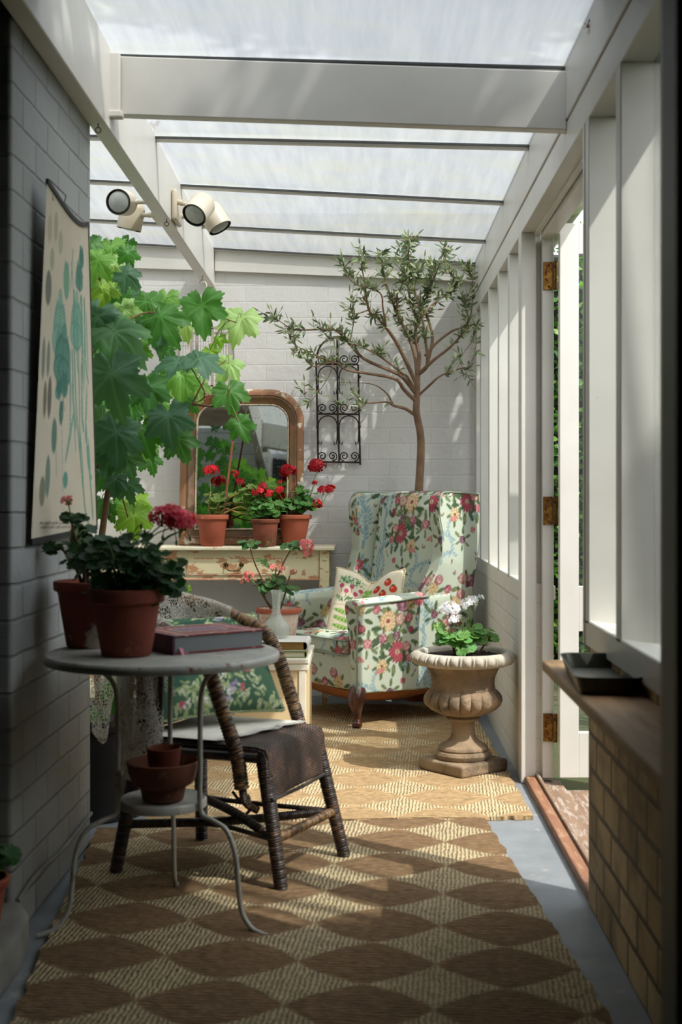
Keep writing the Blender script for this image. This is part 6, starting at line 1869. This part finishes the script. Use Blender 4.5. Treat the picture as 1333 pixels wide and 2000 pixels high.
fp.rose(.515, .475, .046, '#a0666e', '#6d4354', '#c69a96'); fp.rose(.465, .455, .030, '#d49484', '#a2605c', '#ecc0a8'); fp.daisy(.485, .385, .052, '#e4cf9c', '#bd8a5c', '#b9525c', 14, '#8a3a48')
fp.rose(.53, .405, .028, '#c9a08c', '#946a5c', '#e3ccb4'); fp.daisy(.545, .56, .040, '#d6bc84', '#a5865a', '#d9b468', 9, '#7a4c24'); fp.rose(.435, .40, .024, '#80545e', '#54384a', '#a78286'); fp.rose(.565, .46, .022, '#bf5a5e', '#8c3442', '#dc9288')
for cx_, cy_ in ((.30, .585), (.075, .40), (.60, .38), (.40, .50), (.24, .30), (.07, .28)): sprig(cx_, cy_, 6, .05, .045)
fp.rose(.075, .405, .030, '#b8747a', '#7f4a5a', '#d8a8a0'); fp.rose(.22, .36, .028, '#d99c8c', '#a8645c', '#f0c8b0'); fp.daisy(.295, .59, .040, '#d0606a', '#9a3a4a', '#e0c09a', 12); fp.rose(.60, .385, .030, '#d08c86', '#9c5860', '#ecbcaa')
fp.rose(.40, .505, .024, '#9a5c68', '#663c4c', '#bd8c8c'); fp.daisy(.07, .27, .040, '#dcc492', '#b08c5c', '#8a4a3c', 10); fp.rose(.24, .30, .024, '#cf7478', '#984450', '#e8a8a0'); fp.rose(.58, .60, .030, '#c98884', '#93525c', '#e8b8a8'); fp.rose(.03, .55, .026, '#c27074', '#8c4050', '#e0a49c')
# lower sprays
sprig(.47, .16, 9, .06, .042); fp.rose(.47, .165, .026, '#d07f7a', '#a04a54', '#ecb4a0'); fp.rose(.495, .19, .016, '#d9a464', '#a07038', '#ecc88c'); fp.rose(.445, .135, .015, '#dc9a8e', '#a85a5c', '#f0c4b0'); fp.rose(.475, .10, .016, '#cf8480', '#a0505a', '#ecb8a8'); fp.rose(.46, .225, .013, '#d6a04c', '#99692c', '#e8c47c')
sprig(.12, .14, 6, .05, .035); fp.rose(.12, .14, .024, '#8a5a66', '#5c3a4c', '#b08890'); fp.rose(.20, .19, .018, '#cf6e6c', '#9c4450', '#e8a498'); fp.leaf(.03, .24, .06, .3, '#d68878', '#b0505c'); fp.leaf(.58, .30, .055, 2.6, '#d68878', '#b0505c')
sprig(.29, .34, 4, .03, .028)
for x, y in ((.30, .12), (.27, .22), (.40, .24), (.28, .50), (.39, .10), (.41, .34), (.38, .52), (.05, .36), (.60, .26), (.04, .02), (.22, .05), (.55, .04), (.07, .62), (.34, .60)):
    fp.leaf(x, y, .024, rf.uniform(0, 6), '#5f7a4c', '#455f3c'); fp.leaf(x + .004, y + .004, .022, rf.uniform(.8, 2.2), rf.choice(['#c25560', '#d49a50', '#b84a56', '#cf7a74']), '#8c3040')
g_ = fp.img.mean(axis=2, keepdims=True); fp.img = g_ + (fp.img - g_) * .80
M['chintz'] = attr_mat('floral_linen', .9, bump=900, spec=.12)
M['orange_lining'] = plain('ochre_hessian_lining', '#a8693a', '#955a30', .9, scale=30, bump=.3)
M['mahogany'] = plain('scuffed_mahogany', '#5a2b1a', '#3c1b11', .28, scale=14, bump=.2, c3='#b07a54', s3=16, st3=(.66, .72), spec=.7)
M['piping'] = plain('sage_piping', '#8f9a86', '#7a8672', .9, bump=.1)
AC = Vector((.030, 6.690, 0)); ANG = math.radians(-143.13)
AM = Matrix.Translation(AC) @ Matrix.Rotation(ANG, 4, 'Z')
arm = thing('armchair', 'wing armchair covered in pale green floral fabric with carved wooden legs', 'armchair', AC, ANG)
def chintz(name, bm, voxel=.0062, smooth=6, off=(0, 0), deform=None, flat=None):
    me = soften(bm, voxel, smooth)
    c, n = coords(me)
    ax = np.abs(n)
    u = np.where(ax[:, 1] > np.maximum(ax[:, 0], ax[:, 2]) * .9, c[:, 0], c[:, 1]); v = np.where((ax[:, 2] > ax[:, 0]) & (ax[:, 2] > ax[:, 1]), c[:, 0], c[:, 2])
    u = u * np.where(ax[:, 1] > np.maximum(ax[:, 0], ax[:, 2]) * .9, -1.0, -1.0)
    set_col(me, fp.sample(u + off[0] + 5 * TWd, v + off[1] + 5 * THt))
    if deform:
        c2 = np.array([deform(Vector(q)) for q in c], dtype=np.float32); me.vertices.foreach_set('co', c2.ravel())
    return link_mesh(name, me, M['chintz'], arm, smooth=True, angle=80)
def xz(poly, y0, y1, bm=None):
    bm = bm or B(); prism(bm, poly, lambda u, v, k: Vector((u, k, v)), y0, y1); return bm
# side panels below the arms (outer faces)
side = [(.375, .185), (.372, .40), (.36, .60), (-.02, .640), (-.20, .66), (-.36, .68), (-.37, .40), (-.35, .17), (0, .172)]
chintz('side_panel', xz(side, .315, .362), off=(.30, -.04), smooth=4)
chintz('side_panel', xz(side, -.362, -.315), off=(.1, .1), smooth=4)
# arms with padded rolled tops, narrower at the bottom front
def arm_bm(sg):
    bm = B(); rows = []
    for x in (.382, .30, .15, .0, -.12, -.2):
        zt = .632 + (.382 - x) * .05
        k = 0 if x < .3 else 1
        pr = [(.305, .19), (.300, .40), (.262, .56), (.252, .60), (.262, zt - .006), (.30, zt + .004), (.345, zt - .002), (.372, zt - .022), (.374, zt - .05), (.364, .50), (.362, .19)]
        rows.append([bm.verts.new((x, sg * y, z)) for y, z in pr])
    for a, b2 in zip(rows, rows[1:]):
        n = len(a)
        for i in range(n): bm.faces.new((a[i], a[(i+1) % n], b2[(i+1) % n], b2[i]))
    bm.faces.new(rows[0]); bm.faces.new(rows[-1][::-1])
    return bm
chintz('armrest', arm_bm(1), off=(.30, -.04), smooth=3); chintz('armrest', arm_bm(-1), off=(.05, .03), smooth=3)
# wings: curved front edge from arm to top
wing = [(-.03, .60), (-.055, .68), (-.10, .76), (-.128, .84), (-.128, .93), (-.110, 1.02), (-.108, 1.10), (-.128, 1.145), (-.20, 1.158), (-.42, 1.150), (-.40, .9), (-.36, .6)]
def flare(sg):
    def f(q):
        k = max(0, q.x + .36) / .25 * max(0, min(1, (q.z - .6) / .2)); q.y += sg * .028 * k
        q.y += sg * .012 * math.sin((q.z - .6) * 6)
        return q
    return f
chintz('wing', xz(wing, .272, .355), off=(.46, -.12), smooth=7, deform=flare(1))
chintz('wing', xz(wing, -.355, -.272), off=(.18, -.18), smooth=7, deform=flare(-1))
# backrest: reclined padded slab
back = [(-.13, .40), (-.16, .55), (-.195, .75), (-.225, .95), (-.245, 1.08), (-.265, 1.135), (-.31, 1.155), (-.37, 1.150), (-.42, 1.12), (-.41, .8), (-.38, .4), (-.35, .19), (-.30, .19)]
def crown(q):
    q.x += .035 * (1 - (q.y / .29) ** 2) * (1 if q.x > -.32 else 0) * max(0, min(1, (q.z - .4) * 4)); q.z += .012 * (1 - (q.y / .29) ** 2) * (1 if q.z > 1.05 else 0); return q
chintz('backrest', xz(back, -.286, .286), off=(.14, .05), smooth=6, deform=crown)
# seat base and cushion
bm = B(); box(bm, -.30, .365, -.316, .316, .192, .365, bevel=.012)
def belly(q):
    if q.x > .3: q.x += .022 * math.cos(q.y / .316 * PI / 2); 
    return q
chintz('seat_base', bm, smooth=6, off=(.12, .33), deform=belly)
def puff(q):
    if q.z > .40: q.z += .035 * (1 - (q.y / .28) ** 2) * (1 - ((q.x - .09) / .32) ** 2)
    return q
bm = B(); box(bm, -.17, .385, -.262, .262, .352, .438, bevel=.022, seg=3)
chintz('seat_cushion', bm, smooth=8, off=(.5, .22), deform=puff)
# piping along arm fronts, wings and cushion
def A3(x, y, z): return AM @ Vector((x, y, z))
bm = B()
for sg in (1, -1):
    tube(bm, smooth_path([A3(.386, sg * .366, .19), A3(.386, sg * .366, .50), A3(.380, sg * .372, .585), A3(.36, sg * .379, .615), A3(.18, sg * .377, .622), A3(.0, sg * .377, .634), A3(-.06, sg * .379, .640)], 5), .0042, 6)
    tube(bm, smooth_path([A3(-.06, sg * .366, .69), A3(-.112, sg * .378, .77), A3(-.138, sg * .385, .85), A3(-.136, sg * .388, .94), A3(-.118, sg * .387, 1.03), A3(-.116, sg * .385, 1.10), A3(-.140, sg * .375, 1.152), A3(-.21, sg * .367, 1.160), A3(-.41, sg * .357, 1.150)], 5), .0042, 6)
for z in (.362, .432):
    tube(bm, smooth_path([A3(-.15, .262, z), A3(.35, .263, z), A3(.384, .235, z), A3(.388, 0, z), A3(.384, -.235, z), A3(.35, -.263, z), A3(-.15, -.262, z)], 4), .0038, 6)
obj('piping', bm, M['piping'], arm)
# sagging lining under the seat
bm = B(); n = 18; g = []
for i in range(n + 1):
    row = []
    for j in range(n + 1):
        a, b2 = -1 + 2 * i / n, -1 + 2 * j / n
        row.append(bm.verts.new(A3(.01 + a * .35, b2 * .345, .188 - .105 * ((1 - a * a) * (1 - b2 * b2)) ** .6)))
    g.append(row)
for i in range(n):
    for j in range(n): bm.faces.new((g[i][j], g[i+1][j], g[i+1][j+1], g[i][j+1]))
obj('underside_lining', bm, M['orange_lining'], arm)
for sg in (1, -1):      # carved cabriole front legs
    bm = B()
    pts = [(.350, .325, .205), (.365, .336, .165), (.372, .340, .135), (.358, .328, .09), (.352, .322, .055), (.360, .330, .030), (.366, .334, .016)]
    rr = [.040, .044, .038, .022, .018, .026, .020]
    P_ = smooth_path([A3(x, sg * y, z) for x, y, z in pts], 5)
    R_ = [Vector((0, 0, r)) for r in rr]; R_ = [q.z for q in smooth_path(R_, 5)]
    tube(bm, P_, R_, 16)
    ball(bm, A3(.392, sg * .348, .158), .016, 1, 1, 1.2, 2); ball(bm, A3(.372, sg * .362, .165), .014, 1, 1, 1.3, 2)
    obj('leg', bm, M['mahogany'], arm)
    bm = B(); tube(bm, [A3(-.32, sg * .31, .20), A3(-.35, sg * .31, .10), A3(-.385, sg * .31, .014)], [.024, .020, .018], 12); obj('leg', bm, M['mahogany'], arm)

# ---- kitchen-garden cushion in the armchair
vp = Print(.42, .40, .0022, '#d8cdb4', tile=False)
rv = random.Random(3)
for i in range(70): vp.ell(rv.uniform(0, .42), rv.uniform(0, .4), rv.uniform(.01, .05), rv.uniform(.01, .03), rv.uniform(0, 3), rv.choice(['#d2c2a2', '#ddd5c0', '#cdb896', '#dcd2ba']), .5)
for x in (.21,): vp.line([(x, 0), (x, .4)], .0016, '#b9a888'); vp.line([(0, .2), (.42, .2)], .0016, '#b9a888')
for x, y in ((.07, .30), (.10, .275), (.125, .305), (.15, .27), (.175, .30)):
    vp.ell(x, y, .013, .013, 0, '#b8506a', edge='#8f2f4c'); vp.line([(x, y - .012), (x + .003, y - .035)], .0015, '#b8506a')
for i in range(60): vp.ell(.05 + rv.random() * .14, .335 + rv.uniform(-.02, .02), rv.uniform(.006, .013), .003, rv.uniform(0, 3), rv.choice(['#5f8a5c', '#7fa274', '#3f6a4c']))
for i in range(40): vp.ell(.05 + rv.random() * .14, .235 + rv.uniform(-.012, .012), rv.uniform(.006, .012), .003, rv.uniform(0, 3), rv.choice(['#5f8a5c', '#8fae7c', '#3f6a4c']))
for k, y in enumerate((.16, .12, .08)):
    vp.ell(.11, y, .065, .013, -.25, '#a9c070', edge='#64914c')
    for j in range(6): vp.ell(.065 + j * .018, y + .010 - j * .0046, .006, .006, 0, '#5c8a3c', edge='#86ac5c')
for x, y in ((.27, .30), (.335, .325), (.31, .265), (.37, .29), (.34, .23)):
    vp.ell(x, y, .023, .021, 0, '#c8402c', edge='#a32a20'); vp.ell(x - .006, y + .006, .008, .006, 0, '#e09478'); vp.ell(x, y + .02, .01, .004, 0, '#3f5a30')
for i in range(60): vp.ell(.215 + rv.gauss(0, .012), .27 + rv.gauss(0, .03), .010, .006, rv.uniform(0, 3), rv.choice(['#8fb45c', '#a9c880', '#6f9a4c']))
for i in range(50): vp.ell(.3 + rv.gauss(0, .04), .12 + rv.gauss(0, .03), .012, .007, rv.uniform(0, 3), rv.choice(['#c9863c', '#d9a45c', '#7f9a54']))
for i in range(16): vp.ell(rv.uniform(.02, .4), rv.uniform(.02, .38), .012, .002, rv.choice([0, PI/2]), '#8f7f5c', .7)
ctr = Vector((.000, 6.545, .565)); zax = Vector((-.42, -.86, .30)).normalized(); xax = Vector((.90, -.43, 0)).normalized(); xax = (xax - zax * xax.dot(zax)).normalized(); yax = zax.cross(xax)
Mv = Matrix(((xax.x, yax.x, zax.x, ctr.x), (xax.y, yax.y, zax.y, ctr.y), (xax.z, yax.z, zax.z, ctr.z), (0, 0, 0, 1)))
def chop(p):
    p = Vector(p)
    k = math.exp(-(p.x / .07) ** 2) * max(0, (p.y + .06) / .26)
    p.y -= .055 * k; p.z -= .02 * k * (1 if p.z > 0 else -1) if abs(p.z) > .001 else 0
    p.x *= 1 - .08 * max(0, p.y / .2)
    p.z += .05 * (abs(p.x) / .2) ** 2
    return p
add_cushion('cushion', 'cream cushion with radishes, peas and tomatoes in the floral armchair', Mv, .42, .40, .065, vp, M['tapestry'], M['cord'], .09, bend=chop, cord=.007)

# ------------------------------------------------------------------ stone urn
M['urn'] = plain('weathered_cast_stone', '#a08a6e', '#7d6a54', .95, scale=9, bump=1.0, bdist=.009, c3='#5a5042', s3=7, st3=(.50, .66))
M['urn_rim'] = plain('pale_cast_stone', '#b9b2a3', '#a59d8d', .95, scale=9, bump=.8, bdist=.005)
UC = Vector((.386, 5.275, .0165))
t = thing('urn_planter', 'weathered stone garden urn on a square plinth planted with white geraniums', 'planter', UC)
bm = B(); box(bm, -.132, .132, -.132, .132, 0, .048, bevel=.006, M=Matrix.Translation(UC) @ Matrix.Rotation(math.radians(-50), 4, 'Z'))
me = soften(bm, .006, 3); me.transform(Matrix.Translation(-UC)); link_mesh('plinth', me, M['urn'], t)
bm = B(); lathe(bm, [(0, .0475), (.108, .0475), (.114, .056), (.117, .068), (.112, .078), (.100, .082), (.104, .088), (.101, .098), (.085, .108), (.065, .120), (.052, .135), (.047, .155), (.0465, .185), (.050, .200), (.066, .206), (.071, .213), (.066, .221), (.058, .224), (0, .224)], UC, 56); obj('foot', bm, M['urn'], t)
def gad(r, z, a):
    k = max(0, 1 - ((z - .275) / .058) ** 2)
    return r * (1 + .13 * k * (abs(math.cos(a * 10)) ** .55 - .7)) if .226 < z < .334 else r
bowl_p = [(0, .222), (.058, .2225), (.085, .228), (.112, .238), (.135, .252), (.151, .268), (.158, .285), (.156, .302), (.148, .318), (.138, .328), (.131, .333), (.1325, .340), (.1295, .352), (.130, .370), (.135, .390), (.144, .410), (.156, .428), (.166, .440), (.160, .455), (.150, .46), (.0, .46)]
bm = B(); lathe(bm, bowl_p, UC, 240, fn=gad); obj('bowl', bm, M['urn'], t)
def egg(r, z, a):
    if r > .185:
        q = (a * 26 / (2 * PI)) % 1.0
        return r + .009 * (1 - min(1, abs(q - .5) / .30) ** 2 if abs(q - .5) < .30 else -.5 + 1.2 * max(0, 1 - abs(q if q < .5 else 1 - q) / .08)) * (1 - abs(z - .465) / .03)
    return r
bm = B(); lathe(bm, [(.150, .436), (.170, .436), (.186, .434), (.200, .438), (.209, .447), (.2125, .458), (.2125, .468), (.209, .478), (.200, .486), (.188, .489), (.176, .487), (.168, .480), (.165, .465), (.150, .455)], UC, 416, closed=True, fn=egg); obj('rim', bm, M['urn_rim'], t)
bm = B(); lathe(bm, [(0, .474), (.04, .476), (.08, .472), (.12, .474), (.15, .470), (.167, .466)], UC, 64)
for v in bm.verts: v.co.z += noise.noise(v.co * 45) * .010 + noise.noise(v.co * 120) * .004
obj('soil', bm, M['soil'], t)
Z0 = UC + Vector((0, 0, .47))
Yu = 5.27
st = [[at(888, 1282, 5.25), at(886, 1262, 5.24), at(884, 1240, 5.23)], [at(895, 1282, 5.26), at(902, 1250, 5.25), at(905, 1232, 5.24)], [at(922, 1280, 5.28), at(920, 1255, 5.27), at(915, 1235, 5.26)], [at(934, 1280, 5.3), at(945, 1262, 5.3), at(955, 1245, 5.3)]]
geranium(t, st, [(at(890, 1250, 5.22), (.065, .05, .045), 36), (at(925, 1236, 5.27), (.055, .04, .03), 24), (at(955, 1240, 5.32), (.035, .04, .035), 14), (at(868, 1240, 5.22), (.02, .03, .03), 6), (at(902, 1273, 5.14), (.012, .02, .006), 2)],
         [(at(878, 1190, 5.23), .030, '#ffffff', 20, st[0][-1]), (at(887, 1212, 5.21), .018, '#ffffff', 10, st[1][-1]), (at(899, 1207, 5.21), .011, '#f0f0ee', 5, st[1][-1]), (at(915, 1182, 5.27), .027, '#ffffff', 18, st[2][-1]), (at(924, 1172, 5.28), .019, '#efefed', 9, st[2][-1]), (at(938, 1169, 5.28), .013, '#f0f0ee', 5, st[2][-1])],
         seed=33, leaf_col='#6f9f50', leaf_r=(.017, .028), stem_r=.006)

# ------------------------------------------------------------------ shelf, tray and small things on the right
M['plank'] = plain('worn_pine_plank', '#b8946a', '#9c7a56', .6, scale=5, bump=.3, stretch=(9, .8, 9), c3='#6e3f2a', s3=5, st3=(.64, .74))
bm = B(); box(bm, .466, XR + .010, 1.75, 3.46, .672, .702, bevel=.007, seg=3)
tag(obj('plank_shelf', bm, M['plank']), 'worn pine plank shelf along the top of the bare brick wall', 'shelf')
M['shelf_iron'] = M['iron']
t = thing('shelf_bracket', 'small dark iron bracket fixed on the brick under the pine shelf', 'bracket', (.60, 3.15, .60))
bm = B(); box(bm, .606, .6165, 3.13, 3.15, .56, .672, bevel=.001); obj('wall_strap', bm, M['iron'], t, smooth=False)
bm = B(); tube(bm, smooth_path([(.606, 3.14, .575), (.588, 3.14, .58), (.580, 3.14, .60), (.588, 3.14, .625), (.604, 3.14, .66)], 4), .004, 6); obj('hook', bm, M['iron'], t)
M['tin'] = plain('tarnished_tin', '#46483f', '#33342e', .42, metal=.7, scale=10, bump=.15, c3='#5c3018', s3=9, st3=(.58, .68))
M['tin_in'] = plain('rust_stained_tin_floor', '#7a7b74', '#66665c', .4, metal=.6, scale=8, bump=.1, c3='#6a3a1c', s3=8, st3=(.60, .70))
t = thing('baking_tray', 'deep dark rusty metal baking tray standing on the pine shelf', 'tray', (.545, 3.05, .703), math.radians(-4))
Mt = Matrix.Translation((.548, 3.05, .7035)) @ Matrix.Rotation(math.radians(-4), 4, 'Z')
def rr_loop(hx_, hy_, R, z, n=6):
    pts = []
    for qx, qy, a0 in ((1, 1, 0), (-1, 1, PI/2), (-1, -1, PI), (1, -1, 1.5 * PI)):
        for i in range(n + 1):
            a = a0 + PI / 2 * i / n; pts.append(Vector((qx * (hx_ - R) + math.cos(a) * R, qy * (hy_ - R) + math.sin(a) * R, z)))
    return pts
prof = [(.062, .205, .03, .0), (.064, .208, .03, .001), (.074, .222, .032, .036), (.077, .225, .034, .038), (.0775, .2255, .034, .041), (.073, .221, .031, .040), (.0615, .205, .028, .004)]
bm = B(); loops = [[bm.verts.new(Mt @ p) for p in rr_loop(*q)] for q in prof]
for a, b2 in zip(loops, loops[1:]):
    n = len(a)
    for i in range(n): bm.faces.new((a[i], a[(i+1) % n], b2[(i+1) % n], b2[i]))
bm.faces.new(loops[0][::-1]); obj('pan', bm, M['tin'], t)
bm = B(); f = bm.faces.new([bm.verts.new(Mt @ p) for p in rr_loop(.0612, .2045, .028, .0046)]); bm.faces.new([bm.verts.new(Mt @ p) for p in rr_loop(.0612, .2045, .028, .0036)][::-1])
obj('pan_floor', bm, M['tin_in'], t, smooth=False)

# plant on the doorstep at the left edge
c = Vector((-.935, 3.05, .107))
t = thing('potted_plant', 'small green plant in a terracotta pot on the pale doorstep at the left edge', 'potted plant', c)
pot(t, c, .075, .05, .13, M['terra'], rim=.025)
geranium(t, [[c + Vector((0, 0, .11)), c + Vector((.01, 0, .16)), c + Vector((.02, -.01, .20))], [c + Vector((0, 0, .11)), c + Vector((-.03, 0, .17)), c + Vector((-.05, 0, .22))]],
         [(c + Vector((.0, -.01, .17)), (.07, .06, .06), 22)], [], seed=41, leaf_col='#3a6632', leaf_r=(.020, .032))
# conduit along the foot of the grey wall
bm = B(); tube(bm, smooth_path([at(70, 1768, 3.30) if False else Vector((XL + .008, 3.30, .10)), Vector((XL + .008, 3.5, .115)), Vector((XL + .008, 3.8, .10)), Vector((XL + .008, 4.17, .11))], 5), .006, 8)
tag(obj('conduit', bm, M['stone']), 'thin grey electrical conduit clipped along the foot of the grey wall', 'pipe')
# dead leaves caught at the roof
M['dead_leaf'] = plain('dry_orange_leaf', '#9c4c28', '#6f2f1a', .8, scale=60, bump=.3)
def dead_leaf(c, lab, s=.02):
    rd = random.Random(int(c.x * 100)); bm = B()
    for i in range(7):
        u = rnd_unit(rd) * s; v = rnd_unit(rd) * s * .5; w = rnd_unit(rd) * s * .5
        f = bm.faces.new([bm.verts.new(c + k) for k in (u * .1, u * .5 + v, u, u * .5 + w)])
    for v in bm.verts: pass
    ball(bm, c, s * .25, 1.4, .6, .8, 1, .4)
    tag(obj('dead_leaf', bm, M['dead_leaf'], fix=False), lab, 'leaf')
dead_leaf(at(301, 244, 5.16), 'curled orange dead leaf caught at the left end of the second glazing bar', .030)
dead_leaf(Vector((.600, 3.50, H + (CY - 52) * 3.50 / F)), 'curled orange dead leaf caught high on the white fascia near the roof', .020)
# tall unseen shrub added outside the far windows to keep sun off the wall
t = thing('shrub', 'tall loose shrub added unseen outside the farthest panes to block sun', 'shrub', (1.75, 6.45, -.08))
Lv = Leaves(); rs = random.Random(51)
for i in range(2600):
    u = rnd_unit(rs) * rs.random() ** .4; p = Vector((1.72 + u.x * .40, 6.30 + u.y * .36, 2.75 + u.z * .85))
    Lv.blade(p, rnd_unit(rs), rnd_unit(rs), rs.uniform(.06, .11), rs.uniform(.035, .06), vary(g1, .3, rs), .2)
Lv.build('foliage', M['leaf'], t)
bm = B()
for i in range(6):
    a = i * 1.05; tube(bm, smooth_path([(1.75, 6.4, -.08), (1.75 + math.cos(a) * .08, 6.4 + math.sin(a) * .08, 1.2), (1.72 + math.cos(a) * .3, 6.3 + math.sin(a) * .25, 2.6 + .3 * math.sin(a * 2))], 5), .014, 6)
obj('trunk', bm, M['bark'], t)
